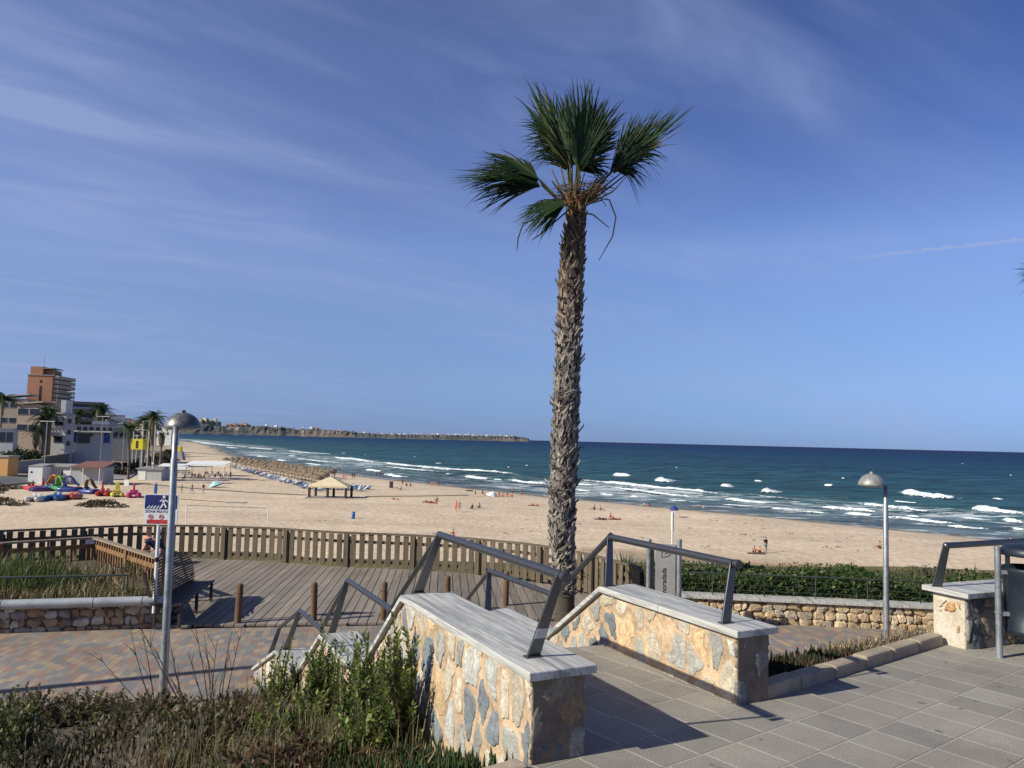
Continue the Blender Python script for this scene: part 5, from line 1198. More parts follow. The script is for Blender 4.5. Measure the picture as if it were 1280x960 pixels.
for lab, grp, mi, L in fh:
    for px, w, h in L:
        p = hp(px, 1.5); sc = p.y / 961; root = empty('distant_house', lab, 'house', p, q.uniform(-.3, .3), grp); W_, H_ = w * sc, h * sc; mb = MB(); mb.box((0, 0, H_ / 2 - 6), (W_, W_ * .8, H_ + 12)); mb.build('wall', M['fw'][mi], root)
        mb = MB(); mb.box((0, 0, H_ + 2), (W_ * 1.02, W_ * .82, 5), taper=.7); mb.build('roof', M['tile'] if mi == 2 or q.random() < .3 else M['fw'][mi], root)
        mb = MB()
        for k in range(3): mb.box((W_ * (k - 1) * .3, -W_ * .41, H_ * .45), (W_ * .13, 1.2, H_ * .5))
        mb.build('windows', M['window'], root)
p = hp(586, 1); root = empty('lighthouse', 'slim white lighthouse on the low end of the headland', 'lighthouse', p); mb = MB(); mb.lathe([(9, -8), (7, 14), (7.5, 15), (4, 16), (4, 20), (.01, 24)], 12); mb.build('tower', M['fw'][1], root)

# ---------------------------------------------------------------- town on the left
def wallmat(name, c, amt=.08): return simple(name, c, .88, ns=.7, amt=amt)
M['w_orange'] = wallmat('orange_brick', (.36, .17, .10)); M['w_beige'] = wallmat('beige_render', (.44, .34, .25)); M['w_white'] = wallmat('white_render', (.53, .52, .50)); M['w_grey'] = wallmat('grey_render', (.27, .26, .25)); M['w_cream'] = wallmat('cream_render', (.46, .37, .27)); M['w_blue'] = simple('blue_panel', (.03, .06, .25), .5); M['yellow'] = simple('yellow_paint', (.62, .52, .02), .5, ns=1, amt=.08); M['stonewall'] = simple('rough_stone_wall', (.17, .14, .11), .95, ns=1.2, amt=.4, bs=2.5, bst=.8, bd=.1); M['asphalt'] = simple('asphalt', (.12, .12, .125), .9, ns=.8, amt=.12); M['pave2'] = simple('pale_paving', (.27, .25, .235), .9, ns=.6, amt=.12)
def building(name, label, px0, px1, pt, pb_, Y, dep, wm, rz=0.0, cat='building', roof='flat', rows=0, cols=0, wsz=(1.0, 1.2), side_cols=0, balc=0, group=None, rm=None, down=6):
    a, b = D(px0, pb_, Y), D(px1, pb_, Y); W_ = (b.x - a.x) / max(.3, math.cos(rz)); H_ = (pb_ - pt) / FPX * Y; root = empty(name, label, cat, a, rz, group); sh = M['tile'] if rm is None else rm
    mb = MB(); mb.box((W_ / 2, dep / 2, (H_ - down) / 2), (W_, dep, H_ + down)); mb.build('wall', wm, root)
    mb = MB()
    if roof == 'flat': mb.box((W_ / 2, dep / 2, H_ + .12), (W_ + .5, dep + .5, .3)); 
    elif roof == 'gable':
        r = W_ * .22; mb.extr([(-.4, -.4, H_), (W_ + .4, -.4, H_), (W_ / 2, -.4, H_ + r)], (0, dep + .8, 0))
    elif roof == 'shed': mb.extr([(-.5, -.5, H_ - .1), (W_ + .5, -.5, H_ + W_ * .12), (W_ + .5, -.5, H_ + W_ * .12 + .4), (-.5, -.5, H_ + .35)], (0, dep + 1, 0))
    rf = mb.build('roof', sh, root)
    def win(x, y, z, face):
        w, h = wsz; fr = MB(); gl = MB()
        if face == 'f': fr.box((x, -.03, z), (w + .2, .10, h + .2)); gl.box((x, -.07, z), (w, .06, h))
        else: fr.box((W_ + .03, y, z), (.10, w + .2, h + .2)); gl.box((W_ + .07, y, z), (.06, w, h))
        o = fr.build('window', M['w_white'] if wm is not M['w_white'] else M['w_grey'], root); gl.build('pane', M['window'], o)
    for r in range(rows):
        z = H_ * (r + .55) / max(1, rows)
        for c in range(cols): win(W_ * (c + .5) / cols, 0, z, 'f')
        for c in range(side_cols): win(0, dep * (c + .5) / side_cols, z, 's')
    for r in range(balc):
        z = H_ * (r + .95) / (balc + .6); mb = MB(); mb.box((W_ + .8, dep / 2, z), (1.6, dep * .94, .22)); mb.box((W_ + 1.55, dep / 2, z + .6), (.12, dep * .94, 1.0)); mb.box((W_ + .8, dep * .03 + .06, z + .6), (1.6, .12, 1.0)); mb.build('balcony', M['w_beige'] if r % 2 else M['w_cream'], root)
    return root, W_, H_
r_, W_, H_ = building('hotel_tower', 'tall orange brick apartment tower with balconies on its seaward side', 32, 61, 468.5, 512, 262, 15, M['w_orange'], R(8), rows=0, side_cols=0, balc=7, down=12, rm=M['w_grey'])
for r in range(8):
    for k in range(4):
        z = H_ * (r + .5) / 8; fr = MB(); fr.box((W_ + .04, 15 * (k + .5) / 4, z), (.1, 2.4, 2.0)); fr.build('window', M['window'], r_)
for z, h in ((.83, .08), (.45, .5)):
    mb = MB(); mb.box((W_ * .53, -.03, H_ * z), (.7, .1, H_ * h)); mb.build('stair_window', M['window'], r_)
mb = MB(); mb.box((W_ * .28, 5, H_ + 1.6), (W_ * .5, 8, 3.0)); mb.box((W_ * .70, 6, H_ + 1.1), (W_ * .30, 7, 2.0)); mb.build('roof_house', M['w_orange'], r_)
mb = MB(); mb.box((W_ * .73, 5, H_ + 2.6), (W_ * .42, 8, .3)); mb.box((W_ * .93, 2, H_ + 1.5), (.3, .3, 3)); mb.build('roof_canopy', M['w_grey'], r_)
mb = MB(); mb.tube([(W_ * .4, 4, H_ + 3), (W_ * .4, 4, H_ + 7)], .08, 6); mb.build('antenna', M['w_grey'], r_)
building('villa', 'beige two storey villa with sloping tiled roof below the orange tower', 19.5, 46, 505.5, 545, 212, 5, M['w_beige'], R(10), cat='house', roof='shed', rows=2, cols=2, wsz=(2.6, 1.7), down=9, rm=M['w_cream'])
building('villa_wing', 'beige villa wing with dark loggia beside the palm in the town', 46, 64, 503, 548, 218, 4, M['w_beige'], R(12), cat='house', rows=2, cols=1, wsz=(2.2, 1.8), down=9, rm=M['w_cream'])
r_, W_, H_ = building('white_house', 'white house with balconies and a stair tower beside the villa', 63, 79, 517, 560, 205, 4, M['w_white'], R(10), cat='house', rows=2, cols=1, wsz=(2.0, 2.0), down=6, rm=M['w_white'])
for z in (.36, .78):
    mb = MB(); mb.box((W_ * .45, -1.0, H_ * z), (W_ * .95, 2.0, .2)); mb.box((W_ * .45, -1.95, H_ * z + .5), (W_ * .95, .1, .8)); mb.build('balcony', M['w_white'], r_)
mb = MB(); mb.box((W_ * .62, 3, H_ + 1.8), (W_ * .36, 4, 3.8)); mb.build('stair_tower', M['w_white'], r_)
building('white_tower_house', 'narrow bluish white house corner facing the street', 79, 88, 520, 562, 206, 3, M['w_white'], R(28), cat='house', rows=3, cols=1, wsz=(.7, 1.1), down=6, rm=M['w_white'])
r_, W_, H_ = building('apartment_block', 'low apartment block with red roof edge and white balconies behind the shop', 86, 119, 502.5, 536, 272, 8, M['w_cream'], R(24), rows=3, cols=5, wsz=(2.2, 1.7), down=8)
for z in (.40, .78):
    mb = MB(); mb.box((W_ / 2, -1, H_ * z), (W_ * 1.02, 2.2, .8)); mb.build('balcony', M['w_white'], r_)
r_, W_, H_ = building('corner_shop', 'white corner shop with blue panels and a pale sign board', 85, 129, 531, 558, 214, 5, M['w_white'], R(27), cat='shop', rows=1, cols=1, wsz=(.8, .8), down=5, rm=M['w_grey'])
for k in range(7):
    mb = MB(); mb.box((W_ * (k + .5) / 7, -.06, H_ * .84), (W_ / 7 * .66, .12, .9)); mb.build('clerestory_window', M['window'], r_)
mb = MB(); mb.extr([(-.3, -1.9, H_ * .66), (W_ * .95, -1.9, H_ * .66), (W_ * .95, 0, H_ * .74), (-.3, 0, H_ * .74)], (0, 0, .12)); mb.build('shop_awning', M['w_grey'], r_)
mb = MB(); mb.box((W_ * .34, -.06, H_ * .38), (W_ * .28, .15, H_ * .45)); mb.build('arched_opening', M['window'], r_)
for x, w in ((.05, .26), (.86, .14)):
    mb = MB(); mb.box((W_ * x, -.08, H_ * .45), (W_ * w, .12, H_ * .52)); mb.build('blue_panel', M['w_blue'], r_)
mb = MB(); mb.box((W_ * .70, -.1, H_ + .6), (W_ * .40, .2, 1.3)); mb.build('sign_board', M['white'], r_)
building('gable_house', 'white gable ended house at the end of the street', 127, 147, 528, 549, 262, 9, M['w_white'], R(12), cat='house', roof='gable', down=6, rm=M['w_grey'])
building('long_low_house', 'long low house with dark tiled roof behind the yellow tower', 138, 172, 536, 552, 248, 9, M['w_grey'], R(18), cat='house', roof='shed', rows=1, cols=4, wsz=(2, 1.6), down=6, rm=M['w_grey'])
building('cream_house', 'cream house with pale sloping roof at the far left', -14, 26, 497, 535, 250, 8, M['w_cream'], R(14), cat='house', roof='shed', rows=2, cols=4, wsz=(2, 1.6), down=10, rm=M['w_white'])
r_, W_, H_ = building('garden_house', 'small white garden house with columns at the left edge', -12, 12, 536, 558, 190, 3, M['w_white'], R(14), cat='house', rows=1, cols=3, wsz=(1.4, 2.4), down=5, rm=M['w_grey'])
building('orange_kiosk', 'low orange rendered kiosk at the left edge of the road', -14, 10.5, 571, 588, 160, 3, simple('orange_render', (.50, .27, .11), .85), R(-4), cat='kiosk', down=3, rm=M['w_grey'])
for i, (x0, x1, yt, yb, Y, c) in enumerate(((131, 139, 519, 533, 330, 1), (139, 148, 523, 534, 360, 0), (148, 160, 525, 536, 380, 1), (160, 176, 527, 540, 350, 2), (196, 214, 533, 545, 420, 1))):
    building('distant_town_house', ['white far town house left of the street end', 'cream far town house over the street end', 'white far town house with flat roof above the low roofs', 'apricot far town house behind the palm group', 'white far town house between palms and the lamp post'][i], x0, x1, yt, yb, Y, 10, M['fw'][c], R(q.uniform(-8, 8)), cat='house', rows=2, cols=2, down=5)
def wall_run(label, pts, h, th, m):
    root = empty('garden_wall', label, 'wall'); mb = MB(); P = [onland(x, y) for x, y in pts]
    for a, b in zip(P, P[1:]): mb.bar(a + Z * (h / 2 - .6), b + Z * (h / 2 - .6), th, h + 1.2)
    mb.build('wall', m, root); mb = MB()
    for a, b in zip(P, P[1:]): mb.bar(a + Z * (h + .05), b + Z * (h + .05), th + .15, .12)
    mb.build('coping', M['w_cream'], root)
wall_run('long rough stone retaining wall rising along the street', [(52, 588), (80, 583), (104, 575), (127, 566)], 3.2, .5, M['stonewall'])
wall_run('grey garden wall behind the white beach hut', [(10, 591), (24, 591.5), (53, 588)], 2.6, .4, M['w_grey'])
wall_run('beige garden wall under the villa terrace', [(27, 577), (48, 575), (86, 568)], 2.4, .4, M['w_beige'])
# road and pale pavement, laid on the land
def ribbon(name, pts, w, m, lift):
    P = [onland(x, y) for x, y in pts]; L = []; mb = MB()
    for a, b in zip(P, P[1:]):
        n = max(2, int((b - a).length / 3)); L += [a.lerp(b, i / n) for i in range(n)]
    L.append(P[-1]); V = []
    for i, p in enumerate(L):
        d = (L[min(i + 1, len(L) - 1)] - L[max(0, i - 1)]); n = Vector((-d.y, d.x, 0)).normalized()
        for j in range(-3, 4):
            u = p + n * (w / 2 * j / 3); V.append((u.x, u.y, terrain(u.x, u.y)[0] + lift))
    mb.add(V, [(i * 7 + j, i * 7 + j + 1, i * 7 + j + 8, i * 7 + j + 7) for i in range(len(L) - 1) for j in range(6)], None, True)
    return tag(mb.build(name, m), kind='structure')
ribbon('street', [(112, 596), (128, 588), (140, 578), (150, 569), (158, 561)], 15, M['pave2'], .22)
ribbon('road', [(-60, 604), (0, 599), (46, 596)], 10, M['asphalt'], .22)
ribbon('street_crossing', [(139, 573), (168, 573)], 3, M['white'], .30)
# cars, umbrellas and awnings at the street end
def car(label, px, py, rz, colr):
    p = onland(px, py); root = empty('parked_car', label, 'car', p, rz); m = simple('car_paint', colr, .3, .2, .5); mb = MB(); mb.extr([(-2.1, -.85, .3), (2.1, -.85, .3), (2.1, -.85, .75), (1.2, -.85, .85), (.7, -.85, 1.4), (-1.3, -.85, 1.42), (-2.0, -.85, .9)], (0, 1.7, 0)); mb.build('body', m, root)
    mb = MB(); mb.extr([(.62, -.87, .92), (.45, -.87, 1.32), (-1.2, -.87, 1.33), (-1.6, -.87, .92)], (0, 1.74, 0)); mb.build('window', M['window'], root)
    for x in (-1.3, 1.3):
        for y in (-.8, .8): mb = MB(); mb.tube([(x, y - .1, .32), (x, y + .1, .32)], .32, 14); mb.build('wheel', M['ink'], root)
car('silver parked car in front of the white house', 72, 566, R(8), (.38, .40, .42)); car('dark parked car by the long retaining wall', 83, 574, R(6), (.03, .035, .05)); car('dark blue parked car under the street end awning', 135, 564, R(-10), (.03, .04, .10))
root = empty('awning', 'yellow and white awning over the street end terrace', 'awning', onland(138, 562), 0); mb = MB(); mb.extr([(-6, -2.5, 3.0), (6, -2.5, 3.0), (5.5, 2.5, 4.3), (-5.5, 2.5, 4.3)], (0, 0, .12)); mb.build('awning_cloth', M['yellow'], root); mb = MB(); mb.extr([(-6, -2.7, 2.4), (6, -2.7, 2.4), (6, -2.6, 3.0), (-6, -2.6, 3.0)], (0, .08, 0)); mb.build('valance', M['white'], root)
for x in (-5.5, 5.5): mb = MB(); mb.tube([(x, -2.4, -.5), (x, -2.4, 3)], .08, 8); mb.build('awning_post', M['galv'], root)
def parasol(label, p, r, h, m, group=None, name='beach_umbrella', cat='umbrella', sag=.38, tilt=0):
    root = empty(name, label, cat, p, 0, group); root.rotation_euler = (0, tilt, 0); mb = MB(); mb.tube([(0, 0, -.3), (0, 0, h)], .035, 6); mb.build('pole', M['galv'], root); mb = MB(); mb.lathe([(r, h - r * sag), (r * .55, h - r * sag * .42), (.02, h + .02)], 10, smooth=False); mb.lathe([(r, h - r * sag), (r, h - r * sag - .10)], 10, smooth=False); mb.build('canopy', m, root); return root
for px, lab in ((134, 'white parasol on the left of the street terrace'), (143, 'white parasol on the right of the street terrace')): parasol(lab, onland(px, 566), 2.2, 2.6, M['white'])

# ---------------------------------------------------------------- palms of the town
def far_palm(label, px, py_base, py_top, Y, proto=None, lean=0.0, skirt=False):
    b = D(px, py_base, Y); top = D(px, py_top, Y).z; H_ = top - b.z; root = empty('town_palm', label, 'palm tree', b, rnd.uniform(0, 6), None); th = H_ * .80; qq = random.Random(px * 7 + 1)
    mb = MB(); mb.tube([(0, 0, -4), (lean * .2, 0, th * .3), (lean * .7, 0, th * .7), (lean, 0, th)], [.30, .26, .22, .25], 8, col=(.17, .14, .11))
    if skirt: mb.lathe([(.25, th * .35), (.75, th * .55), (.85, th * .9), (.3, th)], 10, (lean, 0, 0), col=(.15, .12, .085))
    mb.build('trunk', M['bark'], root, color=True); mb = MB(); R_ = max(1.8, H_ * .33)
    for k in range(34):
        a = qq.uniform(0, 6.28); e = qq.uniform(-.6, 1.3); d = Vector((math.cos(a) * math.cos(e), math.sin(a) * math.cos(e), math.sin(e) * .75)); L = R_ * qq.uniform(.8, 1.15); g = qq.uniform(.6, 1.3); c = (.045 * g, .07 * g, .025 * g); P = [Vector((lean, 0, th)) + d * (L * t_) - Z * (L * .42 * t_ * t_) for t_ in (0, .25, .5, .75, 1)]; s_ = Vector((-math.sin(a), math.cos(a), 0))
        for i in range(4):
            for sg in (-1, 1):
                for jj in range(3):
                    o_ = P[i].lerp(P[i + 1], jj / 3); e_ = P[i].lerp(P[i + 1], (jj + 1) / 3); w = L * .22 * (1 - .18 * i); mb.add([o_, e_, e_ + s_ * (sg * w * .8) - Z * w * .5 + d * w * .4], [(0, 1, 2)], c, False)
    mb.build('crown', M['leaf'], root, color=True); return root
for a in ((52, 574, 512, 200, 'second dark palm between the villa and the street lamp', 0, True), (57, 572, 500, 203, 'big shaggy palm in front of the beige villa', 0, True), (43, 575, 527, 198, 'broad dark palm in front of the villa balcony', 0, True), (70, 556, 511, 214, 'palm behind the white house balconies', 0, False), (98, 556, 506, 240, 'palm in front of the low apartment block', .5, False), (90, 556, 513, 232, 'smaller palm left of the low apartment block', 0, False), (-1, 560, 482, 196, 'tall palm cut by the left edge', 0, False), (121, 552, 499.5, 268, 'left palm of the tall pair over the shop', .3, True), (126, 552, 499, 270, 'right palm of the tall pair over the shop', .6, True), (129.5, 552, 514, 262, 'thin palm beside the tall pair', 0, False), (150, 545, 518, 380, 'tiny distant palm above the street end', 0, False), (159, 545, 520, 400, 'tiny distant palm right of the street end', 0, False), (161, 588, 521, 172, 'leaning palm in front of the yellow tower', 2.0, False), (178, 578, 512, 186, 'middle palm with shaggy trunk behind the scaffold frame', 0, True), (191, 576, 506, 184, 'tallest palm of the group next to the lamp post', .4, True), (185, 577, 516, 190, 'palm between the two taller ones of the group', 0, True), (201, 568, 537, 210, 'bushy palm behind the lamp post', 0, True)):
    far_palm(a[4], a[0], a[1], a[2], a[3], None, a[5], a[6])
def lamp_mast(label, px, pb_, pt, Y, arms):
    b = D(px, pb_, Y); H_ = (pb_ - pt) / FPX * Y; root = empty('lamp_mast', label, 'street lamp', b); mb = MB(); mb.tube([(0, 0, -3), (0, 0, H_)], [.13, .09], 8); mb.build('mast', M['galv'], root); mb = MB(); mb.bar((-1.6, 0, H_), (1.6, 0, H_), .25, .14); mb.build('lamp_arms', M['w_white'], root)
lamp_mast('double armed street lamp above the white hut', 55, 590, 527, 165, 2); lamp_mast('street lamp mast at the street corner behind the hut', 125, 583, 521, 195, 2); lamp_mast('street lamp mast in the middle of the street', 153, 578, 530, 195, 2); lamp_mast('thin mast standing on the shrub bank', 175, 580, 545, 180, 1); lamp_mast('tall mast beside the orange tower', 87, 560, 490, 225, 1)
# yellow watch tower and scaffold frame
b = D(174, 562, 180); root = empty('watch_tower', 'yellow lifeguard box under a white scaffold frame', 'watch tower', b); mb = MB(); mb.box((0, 0, 1.25), (2.7, 2.4, 2.4)); mb.build('cabin', M['yellow'], root); mb = MB(); mb.box((0, -1.23, 1.2), (.5, .05, 1.7)); mb.build('door', M['ink'], root); mb = MB()
for x in (-1.1, 1.1): mb.bar((x, -.9, -3), (x, -.9, 4.6), .12, .12); mb.bar((x, .9, -3), (x, .9, 4.6), .12, .12)
mb.box((0, 0, 4.6), (2.8, 2.2, .16)); mb.build('scaffold', M['w_white'], root)
b = D(184, 575, 183); root = empty('gate_frame', 'tall white goal shaped frame among the palms', 'frame', b); mb = MB()
for x in (-1.5, 0, 1.5): mb.bar((x, 0, -2), (x, 0, 9.2), .16, .16)
mb.bar((-1.6, 0, 9.2), (1.6, 0, 9.2), .16, .16); mb.build('frame_bars', M['w_white'], root)
b = onland(223.5, 575); root = empty('watch_tower', 'small yellow lifeguard box on a pale tapering base by the lamp post', 'watch tower', b); mb = MB(); mb.box((0, 0, 1.6), (4.6, 3, 3.8), taper=.6); mb.build('base', M['w_grey'], root); mb = MB(); mb.box((0, 0, 4.5), (1.8, 1.8, 2.0)); mb.build('cabin', M['yellow'], root)

# ---------------------------------------------------------------- shrubs of the dunes and gardens
def scrub(name, spots, q, cols, hgt, rad, n, leaf):
    mb = MB()
    for px, py in spots:
        p = onland(px, py); L = leaf
        for _ in range(n):
            a = q.uniform(0, 6.28); r = rad * math.sqrt(q.random()); z = hgt * (1 - (r / rad) ** 2 * .8) * q.uniform(.1, 1); x, y = p.x + r * math.cos(a), p.y + r * math.sin(a)
            d = Vector((q.uniform(-1, 1), q.uniform(-1, 1), q.uniform(0, 1))).normalized(); s_ = rot_about(d.orthogonal().normalized(), d, q.uniform(0, 6.28)) * L * .4; c = q.choice(cols); g = q.uniform(.6, 1.3); v = Vector((x, y, terrain(x, y)[0] + z - .1)); mb.add([v, v + d * L * .5 + s_, v + d * L, v + d * L * .5 - s_], [(0, 1, 2, 3)], tuple(k * g for k in c), False)
    return tag(mb.build(name, M['leaf'], color=True), kind='stuff')
sp_ = []
for i in range(46):
    f = q.random(); x = lerp(130, 222, f); y0 = lerp(596, 578, f); y1 = lerp(590, 562, f); sp_.append((x, lerp(y0, y1, q.random())))
scrub('slope_shrubs', sp_, q, [(.05, .05, .025), (.075, .06, .03), (.035, .042, .02), (.10, .08, .045)], 1.6, 3.2, 240, .55)
scrub('garden_shrubs', [(q.uniform(5, 48), q.uniform(573, 582)) for _ in range(16)] + [(q.uniform(-6, 18), q.uniform(548, 560)) for _ in range(12)] + [(q.uniform(56, 126), q.uniform(560, 570)) for _ in range(22)], q, [(.035, .05, .02), (.05, .065, .025), (.03, .04, .02)], 3.4, 3.0, 300, .6)
scrub('dune_scrub', [(q.uniform(-14, 26), q.uniform(607, 632)) for _ in range(15)] + [(q.uniform(106, 164), q.uniform(627, 635)) for _ in range(9)], q, [(.10, .075, .045), (.075, .06, .035), (.14, .11, .065), (.06, .065, .03)], .75, 1.5, 170, .30)

# ---------------------------------------------------------------- beach huts and bar
def hut(label, px0, px1, pt, pb_, dep, wm, rm, rz, name='beach_hut', over=.4):
    a = onland(px0, pb_); b = D(px1, pb_, a.y); W_ = (b.x - a.x); H_ = (pb_ - pt) / FPX * a.y; root = empty(name, label, 'hut', a, rz); mb = MB(); mb.box((W_ / 2, dep / 2, H_ / 2 - .3), (W_, dep, H_ + .6)); mb.build('wall', wm, root); mb = MB(); mb.extr([(-over, -over, H_), (W_ + over, -over, H_), (W_ + over, dep + over, H_ + .35), (-over, dep + over, H_ + .35)], (0, 0, .16)); mb.build('roof', rm, root); return root, W_, H_
M['boards'] = simple('grey_white_boards', (.40, .41, .41), .75, ns=1.5, amt=.12, bs=3, bst=.3, bd=.03, stretch=(3, 3, .3))
r_, W_, H_ = hut('long grey white beach hut behind the pedal boats', 52, 126, 583.5, 601.5, 5, M['boards'], M['w_grey'], R(4))
mb = MB(); mb.box((W_ * .40, -.05, 1.15), (1.4, .08, 2.3)); mb.build('door', M['white'], r_); mb = MB(); mb.box((W_ * .33, -.05, 1.5), (.3, .08, 1.8)); mb.build('dark_shutter', M['ink'], r_)
mb = MB(); mb.extr([(W_ * .50, -1.6, H_ + .05), (W_ + .8, -1.6, H_ + .05), (W_ + .2, 5.4, H_ + 1.0), (W_ * .53, 5.4, H_ + 1.0)], (0, 0, .15)); mb.build('porch_roof', simple('red_brown_roof', (.19, .085, .065), .8), r_)
for x in (.52, .72, .99): mb = MB(); mb.tube([(W_ * x, -1.45, -.3), (W_ * x, -1.45, H_ + .1)], .09, 8); mb.build('porch_post', M['white'], r_)
r_, W_, H_ = hut('white cabin end of the beach hut with a small dark vent', 34.5, 51.5, 583.5, 603, 4.5, M['white'], M['w_grey'], R(4), 'white_cabin', .1)
mb = MB(); mb.box((W_ * .22, -.03, H_ * .66), (.35, .06, .35)); mb.build('vent', M['ink'], r_)
r_, W_, H_ = hut('grey beach bar cabin with a white hatch below the shrub bank', 171.5, 201, 586.5, 600.5, 5, M['boards'], M['w_grey'], R(2), 'beach_bar')
mb = MB(); mb.box((W_ * .19, -.04, H_ * .47), (W_ * .30, .08, H_ * .86)); mb.build('hatch', M['white'], r_)
mb = MB(); mb.tube([(W_ * .55, 1, H_), (W_ * .55, 1, H_ + 1.1)], .12, 8); mb.blob((W_ * .55, 1, H_ + 1.3), (.3, .3, .3), 0, 8, 6, 0); mb.build('chimney', M['white'], r_)
def shade(label, px0, px1, pt, pb_, dep):
    a = onland(px0, pb_); b = D(px1, pb_, a.y); W_ = b.x - a.x; H_ = (pb_ - pt) / FPX * a.y; root = empty('sun_canopy', label, 'canopy', a); mb = MB(); mb.extr([(0, 0, H_ - .5), (W_, 0, H_ - .5), (W_, dep, H_ + .25), (0, dep, H_ + .25)], (0, 0, .08)); mb.extr([(0, -.02, H_ - .95), (W_, -.02, H_ - .95), (W_, -.02, H_ - .45), (0, -.02, H_ - .45)], (0, -.06, 0)); mb.build('canopy_cloth', M['white'], root)
    for x in (.02, .5, .98):
        for y in (.1, dep - .1): mb = MB(); mb.tube([(W_ * x, y, -.4), (W_ * x, y, H_ - .3)], .06, 6); mb.build('canopy_post', M['galv'], root)
shade('long white canopy over the beach bar tables', 231.5, 281.5, 577.8, 594, 4.5); shade('low white canopy beside the beach bar cabin', 194, 232, 581.5, 597, 4)

# rustic pavilion on the sand
p = onland(412, 622); sc = p.y / FPX; root = empty('beach_pavilion', 'open beach pavilion with cream pyramid roof on dark posts', 'pavilion', p); w = 22.5 * sc; h0, h1 = 14.8 * sc, 26 * sc
M['canvas'] = simple('cream_canvas', (.62, .52, .34), .85, ns=.8, amt=.08, bs=2, bst=.3, bd=.03); M['darkwood'] = simple('dark_post_wood', (.055, .032, .026), .8)
mb = MB(); c4 = [(-w * 1.09, -w * .62), (w * 1.09, -w * .62), (w * 1.09, w * .62), (-w * 1.09, w * .62)]
mb.add([(x, y, h0) for x, y in c4] + [(0, 0, h1)] + [(x * .99, y * .99, h0 - .28) for x, y in c4], [(0, 1, 4), (1, 2, 4), (2, 3, 4), (3, 0, 4), (5, 6, 1, 0), (6, 7, 2, 1), (7, 8, 3, 2), (8, 5, 0, 3)], None, False); mb.build('canvas_roof', M['canvas'], root)
for x in (-w, .0, w * .99):
    for y in (-w * .5, w * .5): mb = MB(); mb.box((x + (.35 if y > 0 else 0), y, h0 / 2 - .2), (.42, .34, h0 + .4)); mb.build('post', M['darkwood'], root)
mb = MB(); mb.box((-w * .1, 0, .06), (w * 2.2, w * 1.3, .14)); mb.build('floor', M['pave2'], root)
# straw umbrellas and loungers in long rows
M['straw'] = simple('straw_thatch', (.20, .15, .10), .95, ns=3, amt=.35, bs=6, bst=.8, bd=.1); M['lounge'] = [simple('lounger_' + n, c, .6) for n, c in (('blue', (.07, .12, .22)), ('white', (.42, .43, .44)), ('navy', (.025, .035, .08)))]
pro = None; cnt = 0
for (ax, ay, bx_, by_, n) in ((282, 581, 398, 606.5, 25), (288, 579.5, 404, 602.5, 24), (296, 579, 410, 600, 23), (304, 579, 414, 598.4, 22)):
    for i in range(n):
        f = max(0, (i + q.uniform(-.2, .2)) / (n - 1)) ** .85; p = onland(lerp(ax, bx_, f), lerp(ay, by_, f) + q.uniform(-.3, .3))
        if pro is None:
            pro = empty('straw_umbrella', 'straw beach umbrella standing in the long rows by the water', 'umbrella', p, 0, 'straw umbrellas in rows'); mb = MB(); mb.tube([(0, 0, -.4), (0, 0, 2.3)], .06, 6); mb.build('pole', M['darkwood'], pro); mb = MB(); mb.lathe([(1.35, 1.62), (1.42, 1.85), (.9, 2.25), (.45, 2.5), (.02, 2.75)], 11, smooth=False); mb.lathe([(1.35, 1.62), (.3, 2.1)], 11); mb.build('thatch', M['straw'], pro); pk = kids(pro); o = pro
        else: o = copy_tree(pro, None, pk)
        o.location = p; o.rotation_euler = (q.uniform(-.04, .04), q.uniform(-.04, .04), q.uniform(0, 6)); s_ = q.uniform(.85, 1.12); o.scale = (s_, s_, q.uniform(.9, 1.05))
def lounger(m):
    mb = MB(); mb.box((0, .25, .30), (.62, 1.3, .09)); mb.bar((0, -.38, .32), (0, -.95, .75), .62, .08, up=(0, 0, 1))
    for x in (-.26, .26):
        for y in (-.3, .8): mb.box((x, y, .13), (.06, .06, .28))
    return mb.build('sun_lounger', m)
pl = [lounger(m) for m in M['lounge']]; used = [0, 0, 0]; LAB = ['blue beach lounger in the rows beside the straw umbrellas', 'white beach lounger in the rows beside the straw umbrellas', 'navy beach lounger in the rows beside the straw umbrellas']
for (ax, ay, bx_, by_, n) in ((290, 584, 368, 605, 30), (296, 586.5, 360, 604.6, 26), (330, 596, 372, 607, 16), (374, 606, 392, 613, 12), (378, 610, 400, 613.5, 12), (398, 608, 458, 611.5, 24), (396, 611, 452, 613.8, 20), (436, 609, 460, 612, 8)):
    for i in range(n):
        f = (i + q.uniform(-.3, .3)) / (n - 1); k = q.choice((0, 0, 1, 2, 1)); p = onland(lerp(ax, bx_, f), lerp(ay, by_, f) + q.uniform(-.4, .4))
        o = pl[k] if not used[k] else pl[k].copy()
        if used[k]: COL.objects.link(o)
        used[k] = 1; o.location = p; o.rotation_euler = (0, 0, R(q.uniform(130, 165))); tag(o, LAB[k], 'lounger', LAB[k].split(' ')[0] + ' loungers in rows')
# wooden walkways over the sand, mat
M['walk'] = simple('walkway_boards', (.20, .155, .115), .9, ns=2, amt=.2)
ribbon('walkway', [(100, 601), (180, 605), (240, 610.6), (310, 615.4), (382, 619)], 1.3, M['walk'], .07); ribbon('walkway', [(456, 620.8), (520, 620.3), (585, 619)], 1.2, M['walk'], .07); ribbon('sand_path', [(224, 623.6), (286, 628)], .5, M['walk'], .05)
a, b = onland(286, 629), onland(306, 628); mb = MB(); mb.box((0, 0, .03), ((b - a).length, 1.9, .06)); o = mb.build('beach_mat', M['w_grey'], None, (a + b) / 2 + Z * .03); tag(o, 'flat grey mat lying on the sand near the volleyball net', 'mat')
